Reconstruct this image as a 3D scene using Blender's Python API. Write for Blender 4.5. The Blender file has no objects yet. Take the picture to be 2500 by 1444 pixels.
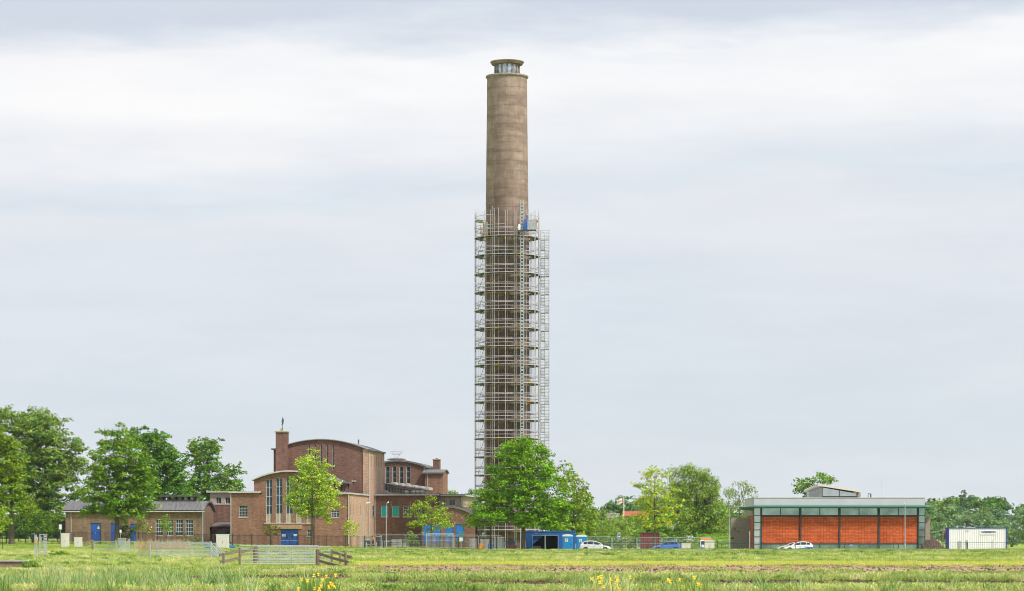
import bpy, math, random
import numpy as np
from mathutils import Vector, Matrix
rnd = random.Random(7)
rg = np.random.default_rng(11)
R = math.radians
S = bpy.context.scene
COL = S.collection

# ---------------------------------------------------------------- camera
FP, CX, HY, CH = 6700.0, 1250.0, 1313.0, 1.75      # focal length in photo pixels, centre, horizon row, eye height
cd = bpy.data.cameras.new('camera'); cam = bpy.data.objects.new('camera', cd); COL.objects.link(cam)
cam.location = (0, 0, CH); cam.rotation_euler = (R(90), 0, 0)
cd.sensor_width = 36; cd.lens = 36*FP/2500; cd.shift_y = (HY-722)/2500
cd.clip_start = 0.5; cd.clip_end = 6000
S.camera = cam
S.render.resolution_x = 1024; S.render.resolution_y = 591
S.cycles.filter_width = 1.0

# ---------------------------------------------------------------- light
SUN_EL, SUN_AZ = 50, 131        # azimuth clockwise from +Y (north): light comes from the right and slightly from the camera side
sl = bpy.data.lights.new('sun', 'SUN'); so = bpy.data.objects.new('sun', sl); COL.objects.link(so)
sl.energy = 4.4; sl.angle = R(8); sl.color = (1.0, 0.95, 0.87)
so.rotation_euler = (R(90-SUN_EL), 0, R(180-SUN_AZ))
S.view_settings.view_transform = 'Standard'; S.view_settings.look = 'None'
S.view_settings.exposure = 0.0; S.view_settings.gamma = 1

w = bpy.data.worlds.new('World'); S.world = w; w.use_nodes = True
nt = w.node_tree; nt.nodes.clear()
def N(t, **k):
    n = nt.nodes.new(t)
    for a, b in k.items(): setattr(n, a, b)
    return n
def LK(a, b): nt.links.new(a, b)
wo = N('ShaderNodeOutputWorld'); bg = N('ShaderNodeBackground'); LK(bg.outputs[0], wo.inputs[0])
sky = N('ShaderNodeTexSky'); sky.sky_type = 'NISHITA'; sky.sun_disc = False
sky.sun_elevation = R(SUN_EL); sky.sun_rotation = R(SUN_AZ); sky.air_density = 1; sky.dust_density = 2
tc = N('ShaderNodeTexCoord'); sep = N('ShaderNodeSeparateXYZ'); LK(tc.outputs['Generated'], sep.inputs[0])
def noise(scale, det, rough, sc):
    mp = N('ShaderNodeMapping'); mp.inputs['Scale'].default_value = sc; LK(tc.outputs['Generated'], mp.inputs[0])
    n = N('ShaderNodeTexNoise'); n.inputs['Scale'].default_value = scale; n.inputs['Detail'].default_value = det
    n.inputs['Roughness'].default_value = rough; LK(mp.outputs[0], n.inputs[0]); return n
def MA(op, a, b):
    m = N('ShaderNodeMath', operation=op)
    for i, v in enumerate((a, b)):
        if isinstance(v, (int, float)): m.inputs[i].default_value = v
        else: LK(v, m.inputs[i])
    return m.outputs[0]
n1 = noise(1.0, 6, 0.55, (7, 7, 34)); n2 = noise(1.0, 5, 0.5, (6, 6, 17)); n3 = noise(1.0, 8, .6, (16, 16, 110))
# height in the sky, its edges drawn out by noise: the cloud layer's long bands
h = MA('ADD', sep.outputs[2], MA('MULTIPLY', MA('SUBTRACT', n1.outputs[0], .5), .055))
h = MA('ADD', h, MA('MULTIPLY', MA('SUBTRACT', n3.outputs[0], .5), .005))
h = MA('SUBTRACT', h, MA('MULTIPLY', sep.outputs[0], 0.035))
rp = N('ShaderNodeValToRGB'); LK(MA('MULTIPLY', h, 2.5), rp.inputs[0])
def srgb(r, g, b, k=1.0):
    f = lambda c: ((c/255+.055)/1.055)**2.4 if c > 10 else c/255/12.92
    return (f(r)*k, f(g)*k, f(b)*k, 1)
stops = [(0.0, (224,230,234)), (.045*2.5, (221,228,234)), (.085*2.5, (223,229,236)), (.102*2.5,(228,232,238)), (.116*2.5, (231,234,239)),
         (.126*2.5, (222,230,238)), (.139*2.5, (233,237,242)), (.150*2.5, (243,244,246)), (.160*2.5, (250,250,250)), (.174*2.5, (249,249,250)),
         (.1815*2.5, (228,233,240)), (.188*2.5, (212,220,231)), (.23*2.5, (212,218,227)), (.33*2.5, (236,238,240)), (1.0, (225,230,236))]
e = rp.color_ramp.elements
e[0].position = 0; e[0].color = srgb(*stops[0][1]); e[1].position = 1; e[1].color = srgb(*stops[-1][1])
for p, c in stops[1:-1]:
    x = e.new(p); x.color = srgb(*c)
# thin places in the cloud, where it turns a little greyer
r2 = N('ShaderNodeValToRGB'); LK(n2.outputs[0], r2.inputs[0])
r2.color_ramp.elements[0].position = .35; r2.color_ramp.elements[0].color = (.955, .978, .992, 1)
r2.color_ramp.elements[1].position = .65; r2.color_ramp.elements[1].color = (1.018, 1.006, 1.006, 1)
mm = N('ShaderNodeMix', data_type='RGBA', blend_type='MULTIPLY'); mm.inputs[0].default_value = 1
LK(rp.outputs[0], mm.inputs[6]); LK(r2.outputs[0], mm.inputs[7])
n4 = noise(1.0, 9, .62, (11, 11, 62)); r3 = N('ShaderNodeValToRGB'); LK(n4.outputs[0], r3.inputs[0])
r3.color_ramp.elements[0].position = .36; r3.color_ramp.elements[0].color = (.955, .962, .975, 1); r3.color_ramp.elements[1].position = .62; r3.color_ramp.elements[1].color = (1.01, 1.01, 1.008, 1)
m3 = N('ShaderNodeMix', data_type='RGBA', blend_type='MULTIPLY'); m3.inputs[0].default_value = 1; LK(mm.outputs[2], m3.inputs[6]); LK(r3.outputs[0], m3.inputs[7]); mm = m3
sc_ = N('ShaderNodeMix', data_type='RGBA', blend_type='MULTIPLY'); sc_.inputs[0].default_value = 1
LK(sky.outputs[0], sc_.inputs[6]); sc_.inputs[7].default_value = (.1, .1, .1, 1)
mx = N('ShaderNodeMix', data_type='RGBA'); mx.inputs[0].default_value = .98
LK(sc_.outputs[2], mx.inputs[6]); LK(mm.outputs[2], mx.inputs[7]); LK(mx.outputs[2], bg.inputs[0]); bg.inputs[1].default_value = 1.025

# ---------------------------------------------------------------- pixel <-> world
def PX(px, D): return (px-CX)*D/FP
def PZ(py, D): return CH+(HY-py)*D/FP
def sst(a, b, x):
    t = min(1, max(0, (x-a)/(b-a))); return t*t*(3-2*t)
def gz(x, y):
    hs = float(np.interp(x, [-80, -58, -32, -12, 5, 30, 90], [1.25, 1.15, .5, .22, -.12, -.22, -.2]))
    z = (sst(340, 405, y) if hs > 0 else sst(335, 364, y))*hs
    z += .05*math.sin(x*.31+y*.07)*math.sin(y*.11)*sst(60, 90, y)
    return z

# ---------------------------------------------------------------- object helpers
def tag(o, label=None, cat=None, group=None, kind=None):
    if label: o['label'] = label
    if cat: o['category'] = cat
    if group: o['group'] = group
    if kind: o['kind'] = kind
    return o
def empty(name, loc=(0, 0, 0), rz=0, label=None, cat=None, group=None):
    o = bpy.data.objects.new(name, None); COL.objects.link(o); o.location = loc; o.rotation_euler = (0, 0, rz)
    o.empty_display_size = .3
    return tag(o, label, cat, group)
def copy_tree(o, parent=None):
    c = o.copy(); COL.objects.link(c); c.parent = parent
    for ch in list(o.children): copy_tree(ch, c)
    return c
class MB:
    def __init__(s): s.v = []; s.f = []; s.m = []; s.cur = 0
    def face(s, pts):
        n = len(s.v); s.v += [tuple(p) for p in pts]; s.f.append(tuple(range(n, n+len(pts)))); s.m.append(s.cur)
    def add(s, vs, fs):
        n = len(s.v); s.v += [tuple(p) for p in vs]
        for f in fs: s.f.append(tuple(i+n for i in f)); s.m.append(s.cur)
    def box(s, x0, x1, y0, y1, z0, z1):
        s.add([(x0,y0,z0),(x1,y0,z0),(x1,y1,z0),(x0,y1,z0),(x0,y0,z1),(x1,y0,z1),(x1,y1,z1),(x0,y1,z1)],
              [(0,3,2,1),(4,5,6,7),(0,1,5,4),(1,2,6,5),(2,3,7,6),(3,0,4,7)]); return s
    def prism(s, poly, y0, y1):              # poly in xz, extruded along y
        n = len(poly)
        s.add([(p[0], y0, p[1]) for p in poly]+[(p[0], y1, p[1]) for p in poly],
              [tuple(range(n)), tuple(range(2*n-1, n-1, -1))]+[(i, i+n, (i+1) % n+n, (i+1) % n) for i in range(n)]); return s
    def prismx(s, poly, x0, x1):             # poly in yz, extruded along x
        n = len(poly)
        s.add([(x0, p[0], p[1]) for p in poly]+[(x1, p[0], p[1]) for p in poly],
              [tuple(range(n)), tuple(range(2*n-1, n-1, -1))]+[(i, i+n, (i+1) % n+n, (i+1) % n) for i in range(n)]); return s
    def prismz(s, poly, z0, z1):
        n = len(poly)
        s.add([(p[0], p[1], z0) for p in poly]+[(p[0], p[1], z1) for p in poly],
              [tuple(range(n-1, -1, -1)), tuple(range(n, 2*n))]+[(i, (i+1) % n, (i+1) % n+n, i+n) for i in range(n)]); return s
    def tube(s, pts, r, n=5, cap=True):
        P = [Vector(p) for p in pts]; rs = r if isinstance(r, (list, tuple)) else [r]*len(P)
        b = len(s.v); prev = None
        for i, p in enumerate(P):
            d = (P[min(i+1, len(P)-1)]-P[max(i-1, 0)])
            if d.length < 1e-9: d = Vector((0, 0, 1))
            d.normalize()
            a = prev if prev is not None else (Vector((0, 0, 1)) if abs(d.z) < .9 else Vector((1, 0, 0)))
            a = (a-d*a.dot(d))
            if a.length < 1e-6: a = d.orthogonal()
            a.normalize(); prev = a; c = d.cross(a)
            for k in range(n):
                t = 2*math.pi*k/n; q = p+(a*math.cos(t)+c*math.sin(t))*rs[i]; s.v.append(tuple(q))
        for i in range(len(P)-1):
            for k in range(n):
                k2 = (k+1) % n; s.f.append((b+i*n+k, b+i*n+k2, b+(i+1)*n+k2, b+(i+1)*n+k)); s.m.append(s.cur)
        if cap:
            s.f.append(tuple(b+k for k in range(n-1, -1, -1))); s.m.append(s.cur)
            s.f.append(tuple(b+(len(P)-1)*n+k for k in range(n))); s.m.append(s.cur)
        return s
    def lathe(s, prof, n=48, cx=0, cy=0, closed=False):
        b = len(s.v)
        for r, z in prof:
            for k in range(n):
                t = 2*math.pi*k/n; s.v.append((cx+r*math.cos(t), cy+r*math.sin(t), z))
        m = len(prof)
        for i in range(m if closed else m-1):
            for k in range(n):
                k2 = (k+1) % n; j = (i+1) % m
                s.f.append((b+i*n+k, b+i*n+k2, b+j*n+k2, b+j*n+k)); s.m.append(s.cur)
        return s
    def build(s, name, mat, parent=None, label=None, smooth=False, loc=None, rz=0, bevel=0):
        me = bpy.data.meshes.new(name); me.from_pydata(s.v, [], s.f)
        for x in (mat if isinstance(mat, (list, tuple)) else [mat]): me.materials.append(x)
        me.polygons.foreach_set('material_index', s.m)
        if smooth: me.polygons.foreach_set('use_smooth', [True]*len(s.f))
        me.update()
        o = bpy.data.objects.new(name, me); COL.objects.link(o)
        if parent: o.parent = parent
        if loc: o.location = loc
        if rz: o.rotation_euler = (0, 0, rz)
        if label: o['label'] = label
        if bevel:
            md = o.modifiers.new('bevel', 'BEVEL'); md.width = bevel; md.segments = 2; md.limit_method = 'ANGLE'
        return o

# ---------------------------------------------------------------- materials
class G:
    def __init__(s, name):
        s.m = bpy.data.materials.new(name); s.m.use_nodes = True; s.t = s.m.node_tree
        s.t.nodes.clear(); s.out = s.n('ShaderNodeOutputMaterial'); s.p = s.n('ShaderNodeBsdfPrincipled')
        s.l(s.p.outputs[0], s.out.inputs[0]); s.tc = s.n('ShaderNodeTexCoord')
    def n(s, t, **k):
        x = s.t.nodes.new(t)
        for a, b in k.items(): setattr(x, a, b)
        return x
    def l(s, a, b): s.t.links.new(a, b)
    def noise(s, scale, det=4, rough=.55, vec=None, sc=None):
        v = vec if vec is not None else s.tc.outputs['Object']
        if sc:
            mp = s.n('ShaderNodeMapping'); mp.inputs['Scale'].default_value = sc; s.l(v, mp.inputs[0]); v = mp.outputs[0]
        x = s.n('ShaderNodeTexNoise'); x.inputs['Scale'].default_value = scale; x.inputs['Detail'].default_value = det
        x.inputs['Roughness'].default_value = rough; s.l(v, x.inputs[0]); return x.outputs[0]
    def ramp(s, fac, stops):
        r = s.n('ShaderNodeValToRGB'); s.l(fac, r.inputs[0]); e = r.color_ramp.elements
        e[0].position, e[0].color = stops[0][0], (*stops[0][1], 1); e[1].position, e[1].color = stops[-1][0], (*stops[-1][1], 1)
        for p, c in stops[1:-1]:
            q = e.new(p); q.color = (*c, 1)
        return r.outputs[0]
    def mix(s, f, a, b, mode='MIX'):
        m = s.n('ShaderNodeMix', data_type='RGBA', blend_type=mode)
        for i, v in ((0, f), (6, a), (7, b)):
            if isinstance(v, (int, float)): m.inputs[i].default_value = v
            elif isinstance(v, tuple): m.inputs[i].default_value = (*v[:3], 1)
            else: s.l(v, m.inputs[i])
        return m.outputs[2]
    def math(s, op, a, b=0, c=0):
        m = s.n('ShaderNodeMath', operation=op)
        for i, v in enumerate((a, b, c)):
            if isinstance(v, (int, float)): m.inputs[i].default_value = v
            else: s.l(v, m.inputs[i])
        return m.outputs[0]
    def bump(s, hgt, st=.4, dist=.02):
        b = s.n('ShaderNodeBump'); b.inputs['Strength'].default_value = st; b.inputs['Distance'].default_value = dist
        s.l(hgt, b.inputs['Height']); s.l(b.outputs[0], s.p.inputs['Normal'])
def mat(name, c, rough=.6, var=.15, scale=2.0, metal=0.0, spec=.5, bump=0, sc=None):
    g = G(name); g.p.inputs['Roughness'].default_value = rough; g.p.inputs['Metallic'].default_value = metal
    g.p.inputs['Specular IOR Level'].default_value = spec
    f = g.noise(scale, 5, .6, sc=sc)
    lo = tuple(x*(1-var) for x in c); hi = tuple(min(1, x*(1+var)) for x in c)
    g.l(g.ramp(f, [(.3, lo), (.7, hi)]), g.p.inputs['Base Color'])
    if bump: g.bump(f, bump)
    return g.m
def wallvec(g, wob=0):
    s3 = g.n('ShaderNodeSeparateXYZ'); g.l(g.tc.outputs['Object'], s3.inputs[0])
    cb = g.n('ShaderNodeCombineXYZ'); g.l(g.math('ADD', s3.outputs[0], s3.outputs[1]), cb.inputs[0]); g.l(s3.outputs[2], cb.inputs[1])
    return cb.outputs[0]
def brickmat(name, c1, c2, mortar, stain=.25):
    g = G(name); v = wallvec(g)
    b = g.n('ShaderNodeTexBrick'); g.l(v, b.inputs[0]); b.inputs['Scale'].default_value = 1
    b.inputs['Brick Width'].default_value = .22; b.inputs['Row Height'].default_value = .066; b.inputs['Mortar Size'].default_value = .005
    b.inputs['Color1'].default_value = (*c1, 1); b.inputs['Color2'].default_value = (*c2, 1); b.inputs['Mortar'].default_value = (*mortar, 1)
    b.inputs['Bias'].default_value = -.1
    # patches of differently fired brick, drawn out along the courses
    n1_ = g.noise(1, 6, .65, v, (1.1, 7, 1)); n2_ = g.noise(1, 4, .6, v, (.35, .25, 1)); n3_ = g.noise(1, 3, .5, v, (2.2, .18, 1))
    c = g.mix(1, b.outputs[0], g.ramp(n1_, [(.30, (.66, .64, .66)), (.5, (1, 1, 1)), (.72, (1.42, 1.36, 1.3))]), 'MULTIPLY')
    c = g.mix(1, c, g.ramp(n2_, [(.3, (1-stain, 1-stain, 1-stain*.9)), (.65, (1.08, 1.06, 1.04))]), 'MULTIPLY')
    c = g.mix(1, c, g.ramp(n3_, [(.35, (.88, .88, .9)), (.6, (1.05, 1.04, 1.03))]), 'MULTIPLY')
    g.l(c, g.p.inputs['Base Color']); g.p.inputs['Roughness'].default_value = .9; g.p.inputs['Specular IOR Level'].default_value = .15
    g.bump(b.outputs['Fac'], .3, .004); return g.m
M = {}
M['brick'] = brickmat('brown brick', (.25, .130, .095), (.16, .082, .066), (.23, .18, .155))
M['brick_side'] = brickmat('pale brick with painted sunlight', (.56, .37, .27), (.42, .265, .19), (.46, .38, .32), .12)  # paler brick, with the brightness of the sunlit side added to its colour
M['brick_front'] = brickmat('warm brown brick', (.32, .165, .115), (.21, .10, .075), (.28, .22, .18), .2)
M['brick_grey'] = brickmat('weathered olive brick', (.27, .18, .12), (.20, .13, .09), (.24, .2, .16), .3)
M['stone'] = mat('pale cast stone', (.42, .34, .27), .85, .22, 3, bump=.2)
M['gutter'] = mat('white painted zinc gutter', (.50, .49, .47), .55, .2, 3)
M['zinc'] = mat('dark zinc roof', (.17, .165, .17), .6, .3, 1.2, metal=.2, sc=(3, .5, 1))
M['bitumen'] = mat('bitumen roof', (.13, .125, .13), .85, .3, 1)
M['frame_w'] = mat('pale steel window frame', (.58, .60, .60), .5, .1)
M['frame_d'] = mat('dark steel window frame', (.05, .075, .08), .5, .1)
def glassmat(name, c, metal, rough, v=.35, ns=1.7):
    g = G(name); f = g.noise(ns, 3, .5)
    g.l(g.ramp(f, [(.35, tuple(x*(1-v) for x in c)), (.65, tuple(min(1, x*(1+v)) for x in c))]), g.p.inputs['Base Color'])
    g.p.inputs['Metallic'].default_value = metal; g.p.inputs['Roughness'].default_value = rough
    g.bump(g.noise(.9, 2, .5), .05, .05); return g.m
M['glass'] = glassmat('dark window glass', (.05, .065, .085), .35, .08)
M['glass_g'] = glassmat('facade glass with painted green reflection', (.34, .44, .41), .75, .12, .3, .4)  # green in the base colour imitates reflected trees and sky
M['glass_p'] = glassmat('pale penthouse glass', (.62, .67, .68), .6, .15, .08)
M['glass_l'] = glassmat('lantern glass', (.42, .52, .58), .6, .12, .4)
M['blue'] = mat('blue door paint', (.012, .085, .42), .45, .15, 1.5)
M['blue_b'] = mat('bright blue door paint', (.01, .17, .62), .45, .1, 1.5)
M['teal'] = mat('teal sheet', (.02, .42, .40), .6, .1, 1)
M['white'] = mat('white paint', (.78, .78, .76), .5, .06, 2)
M['cab'] = mat('cream cabinet', (.66, .63, .58), .6, .08, 2)
M['concrete'] = mat('grey concrete', (.42, .41, .38), .9, .2, 3, bump=.2)
M['galv'] = mat('galvanised steel', (.44, .47, .51), .45, .2, 5, metal=.35)
M['scaf'] = mat('scaffold tube', (.56, .53, .56), .5, .25, 4, metal=.2)
M['deck'] = mat('scaffold boards', (.085, .07, .07), .85, .3, 3)
M['yellow'] = mat('yellow paint', (.72, .52, .05), .6, .1, 2)
M['orange'] = mat('orange board', (.78, .30, .06), .7, .1, 2)
M['black'] = mat('black fence paint', (.018, .018, .02), .5, .1)
M['dgreen'] = mat('dark green fence paint', (.012, .05, .045), .5, .1)
M['wood'] = mat('weathered oak', (.21, .16, .115), .9, .4, 4, bump=.5, sc=(1, 1, 6))
M['casing'] = mat('grey green plastic', (.30, .36, .35), .6, .1)
M['lining'] = mat('dark cap metal', (.09, .09, .09), .7, .1)
M['rubber'] = mat('tyre rubber', (.02, .02, .02), .9, .1)
M['alu'] = mat('alloy', (.55, .56, .58), .35, .1, metal=.6)
M['bark'] = mat('tree bark', (.13, .105, .075), .95, .35, 5, bump=.6, sc=(1, 1, .3))
M['lamp_w'] = mat('lamp housing', (.80, .80, .78), .4, .05)
M['red'] = mat('red paint', (.6, .04, .03), .5, .1)
M['maroon'] = mat('maroon container paint', (.16, .032, .035), .6, .25, 1.5)
M['cont_b'] = mat('blue container paint', (.012, .11, .42), .5, .12, 1.5)
M['toilet'] = mat('blue toilet plastic', (.01, .24, .60), .4, .1, 2)
M['darkin'] = mat('dark interior', (.012, .018, .03), .8, .1)
M['soil'] = mat('dark soil', (.085, .058, .042), 1, .5, 3, bump=1)
M['skin'] = mat('skin', (.55, .34, .25), .6, .05)
M['hivis_o'] = mat('orange workwear', (.85, .22, .08), .7, .1)
M['hivis_y'] = mat('yellow workwear', (.70, .85, .12), .7, .1)
M['navy'] = mat('dark work trousers', (.03, .035, .06), .8, .1)
M['grey_c'] = mat('grey work trousers', (.42, .42, .40), .8, .1)
M['cutstone'] = mat('dark sheet', (.20, .19, .18), .8, .1)

# ---------------------------------------------------------------- ground
def ground_mat():
    g = G('polder field'); o = g.tc.outputs['Object']
    s3 = g.n('ShaderNodeSeparateXYZ'); g.l(o, s3.inputs[0])
    wob = g.math('MULTIPLY', g.math('SUBTRACT', g.noise(1, 4, .6, o, (.045, .045, 1)), .5), 5)
    wob2 = g.math('MULTIPLY', g.math('SUBTRACT', g.noise(1, 5, .7, o, (.5, .5, 1)), .5), 3.5)
    yy = g.math('ADD', s3.outputs[1], g.math('ADD', wob, wob2))
    def band(a, b, soft, src=yy):
        m1 = g.n('ShaderNodeMapRange', interpolation_type='SMOOTHSTEP'); m1.inputs[1].default_value = a-soft; m1.inputs[2].default_value = a+soft; g.l(src, m1.inputs[0])
        m2 = g.n('ShaderNodeMapRange', interpolation_type='SMOOTHSTEP'); m2.inputs[1].default_value = b-soft; m2.inputs[2].default_value = b+soft; g.l(src, m2.inputs[0])
        return g.math('SUBTRACT', m1.outputs[0], m2.outputs[0])
    f1 = g.noise(1, 6, .65, o, (.25, .12, 1)); f2 = g.noise(1, 6, .7, o, (2.2, 1.0, 1))
    green = g.ramp(f1, [(.3, (.20, .29, .045)), (.5, (.30, .40, .07)), (.7, (.42, .49, .11))])
    green = g.mix(1, green, g.ramp(f2, [(.3, (.75, .75, .75)), (.7, (1.2, 1.2, 1.15))]), 'MULTIPLY')
    yel = g.ramp(f1, [(.3, (.46, .51, .10)), (.7, (.58, .58, .16))])
    col = g.mix(band(173, 200, 2.5), green, yel); col = g.mix(band(226, 246, 3), col, yel)
    soil = g.ramp(f2, [(.3, (.27, .17, .115)), (.55, (.44, .30, .21)), (.75, (.55, .40, .28))])
    dsoil = g.ramp(f2, [(.3, (.07, .042, .033)), (.6, (.19, .12, .09)), (.8, (.30, .20, .15))])
    right = g.n('ShaderNodeMapRange'); right.inputs[1].default_value = -16; right.inputs[2].default_value = -6; g.l(s3.outputs[0], right.inputs[0])
    sb = g.math('MULTIPLY', band(117, 173, 3), right.outputs[0])
    patch = g.ramp(g.noise(1, 6, .7, o, (.22, .5, 1)), [(.20, (0, 0, 0)), (.34, (1, 1, 1))])
    col = g.mix(g.math('MULTIPLY', sb, patch), col, soil)
    col = g.mix(g.math('MULTIPLY', band(150, 172, 3), right.outputs[0]), col, soil)
    r2_ = g.n('ShaderNodeMapRange'); r2_.inputs[1].default_value = -9; r2_.inputs[2].default_value = -6; g.l(s3.outputs[0], r2_.inputs[0])
    col = g.mix(g.math('MULTIPLY', band(97, 111.5, .8), r2_.outputs[0]), col, dsoil)
    l2 = g.n('ShaderNodeMapRange'); l2.inputs[1].default_value = -6; l2.inputs[2].default_value = -9; g.l(s3.outputs[0], l2.inputs[0])
    col = g.mix(g.math('MULTIPLY', band(112, 129, 1), l2.outputs[0]), col, dsoil)
    tan = g.ramp(f2, [(.3, (.30, .27, .13)), (.7, (.55, .47, .27))])
    col = g.mix(band(120, 104, 3), col, tan) if False else col
    g.l(col, g.p.inputs['Base Color']); g.p.inputs['Roughness'].default_value = 1; g.p.inputs['Specular IOR Level'].default_value = .1
    g.bump(f2, 1, .15); return g.m
xs = sorted(set([-1300, -800, -400, -250, -160]+list(range(-120, 121, 4))+[160, 250, 400, 800, 1300]))
ys = sorted(set([-40, 0, 30, 60]+list(range(70, 521, 4))+[560, 620, 700, 800, 1000, 1300]))
me = bpy.data.meshes.new('ground')
vv = [(x, y, gz(x, y)) for y in ys for x in xs]; nx_ = len(xs)
ff = [(j*nx_+i, j*nx_+i+1, (j+1)*nx_+i+1, (j+1)*nx_+i) for j in range(len(ys)-1) for i in range(nx_-1)]
me.from_pydata(vv, [], ff); me.materials.append(ground_mat()); me.polygons.foreach_set('use_smooth', [True]*len(ff))
go = bpy.data.objects.new('ground', me); COL.objects.link(go); tag(go, kind='structure')

# ---------------------------------------------------------------- grass
def grassmat(name, stops, trans=.35, tip=None):
    g = G(name); oi = g.n('ShaderNodeObjectInfo'); at = g.n('ShaderNodeAttribute', attribute_name='tint')
    geo = g.n('ShaderNodeNewGeometry')
    pn = g.noise(1, 4, .6, geo.outputs['Position'], (.16, .10, .16))
    f = g.math('ADD', g.math('MULTIPLY', oi.outputs['Random'], .45), g.math('MULTIPLY', pn, .9)); f = g.math('SUBTRACT', f, .16)
    c = g.ramp(f, stops); c = g.mix(1, c, at.outputs['Color'], 'MULTIPLY')
    g.l(c, g.p.inputs['Base Color']); g.p.inputs['Roughness'].default_value = .7; g.p.inputs['Specular IOR Level'].default_value = .1
    tr = g.n('ShaderNodeBsdfTranslucent'); g.l(c, tr.inputs[0]); ms = g.n('ShaderNodeMixShader'); ms.inputs[0].default_value = trans
    g.l(g.p.outputs[0], ms.inputs[1]); g.l(tr.outputs[0], ms.inputs[2]); g.l(ms.outputs[0], g.out.inputs[0]); return g.m
def tintattr(me, cols):
    a = me.color_attributes.new('tint', 'FLOAT_COLOR', 'POINT'); a.data.foreach_set('color', np.asarray(cols, dtype=np.float32).ravel())
def tuft(name, mt, nbl, spread, h0, h1, wd, lean=.35, seeds=0.0, seedc=(1.9, 1.5, 1.6)):
    v = []; f = []; c = []
    for _ in range(nbl):
        a = rnd.uniform(0, 6.283); rr = spread*math.sqrt(rnd.random()); x, y = rr*math.cos(a), rr*math.sin(a)
        hh = rnd.uniform(h0, h1); d = rnd.uniform(0, 6.283); ln = hh*lean*rnd.uniform(.2, 1.3)
        ax = rnd.uniform(0, 3.14); wx, wy = math.cos(ax)*wd/2, math.sin(ax)*wd/2; dx, dy = math.cos(d)*ln, math.sin(d)*ln
        b = len(v); seed = rnd.random() < seeds; tb = rnd.uniform(.8, 1.2); col = (tb*rnd.uniform(.9, 1.15), tb, tb*rnd.uniform(.8, 1.2), 1)
        for t, k in ((0, .9), (.45, 1.0), (.8, .65), (1.0, .12 if not seed else .9)):
            off = t*t; v.append((x+dx*off-wx*k, y+dy*off-wy*k, hh*t*(1-.12*off))); v.append((x+dx*off+wx*k, y+dy*off+wy*k, hh*t*(1-.12*off)))
            cc = col if not (seed and t > .7) else (*seedc, 1); c += [cc, cc]
        for i in range(3): f.append((b+2*i, b+2*i+1, b+2*i+3, b+2*i+2))
    me = bpy.data.meshes.new(name); me.from_pydata(v, [], f); me.materials.append(mt); tintattr(me, c)
    return bpy.data.objects.new(name, me)
def scatter(name, P, protos, scale, label=None, cat='grass', parent=None):
    n = len(P); col = bpy.data.collections.new(name+' kinds')
    for p in protos: col.objects.link(p)
    me = bpy.data.meshes.new(name); me.vertices.add(n); me.vertices.foreach_set('co', P.astype(np.float32).ravel())
    a = me.attributes.new('idx', 'INT', 'POINT'); a.data.foreach_set('value', rg.integers(0, len(protos), n).astype(np.int32))
    rr = np.zeros((n, 3), np.float32); rr[:, 2] = rg.uniform(0, 6.283, n); rr[:, 0] = rg.normal(0, .08, n); rr[:, 1] = rg.normal(.05, .08, n)
    a = me.attributes.new('rot', 'FLOAT_VECTOR', 'POINT'); a.data.foreach_set('vector', rr.ravel())
    a = me.attributes.new('scl', 'FLOAT', 'POINT'); a.data.foreach_set('value', np.asarray(scale, np.float32))
    ng = bpy.data.node_groups.new(name, 'GeometryNodeTree')
    ng.interface.new_socket('Geometry', in_out='INPUT', socket_type='NodeSocketGeometry'); ng.interface.new_socket('Geometry', in_out='OUTPUT', socket_type='NodeSocketGeometry')
    gi = ng.nodes.new('NodeGroupInput'); g2 = ng.nodes.new('NodeGroupOutput'); ip = ng.nodes.new('GeometryNodeInstanceOnPoints')
    ci = ng.nodes.new('GeometryNodeCollectionInfo'); ci.inputs[0].default_value = col; ci.inputs['Separate Children'].default_value = True; ci.inputs['Reset Children'].default_value = True
    def na(nm, t):
        x = ng.nodes.new('GeometryNodeInputNamedAttribute'); x.data_type = t; x.inputs[0].default_value = nm; return x.outputs[0]
    L = ng.links.new; L(gi.outputs[0], ip.inputs['Points']); L(ci.outputs[0], ip.inputs['Instance']); ip.inputs['Pick Instance'].default_value = True
    L(na('idx', 'INT'), ip.inputs['Instance Index']); L(na('rot', 'FLOAT_VECTOR'), ip.inputs['Rotation']); L(na('scl', 'FLOAT'), ip.inputs['Scale']); L(ip.outputs[0], g2.inputs[0])
    o = bpy.data.objects.new(name, me); COL.objects.link(o); md = o.modifiers.new('scatter', 'NODES'); md.node_group = ng
    if parent: o.parent = parent
    tag(o, label, cat, kind='stuff'); return o
GZ = np.vectorize(gz)
def field(y0, y1, dens, px0=-60, px1=2560, patch=None, keep=0.0):
    """random points on the ground between two distances and two sight lines; patch: feature size of the gaps"""
    ar = (px1-px0)/FP*(y0+y1)/2*(y1-y0); n = int(ar*dens)
    y = np.sqrt(rg.uniform(y0*y0, y1*y1, n)); x = (rg.uniform(px0, px1, n)-CX)*y/FP
    if patch:
        k = (np.sin(x*6.283/patch+3*np.sin(y/patch*2.1))+np.sin(y*6.283/(patch*1.7)+2*np.sin(x/patch*1.3))+rg.normal(0, .7, n))
        m = k > keep; x, y = x[m], y[m]
    return np.stack([x, y, GZ(x, y)-.01], 1)
g_short = grassmat('meadow grass', [(.2, (.19, .32, .05)), (.45, (.32, .45, .09)), (.7, (.48, .56, .17)), (.95, (.66, .62, .31))])
g_yel = grassmat('mown yellow green grass', [(.2, (.46, .53, .09)), (.6, (.60, .62, .15)), (.95, (.68, .66, .24))])
g_tall = grassmat('tall verge grass', [(.2, (.16, .29, .055)), (.45, (.31, .44, .11)), (.7, (.51, .58, .23)), (.95, (.72, .66, .40))])
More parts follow.
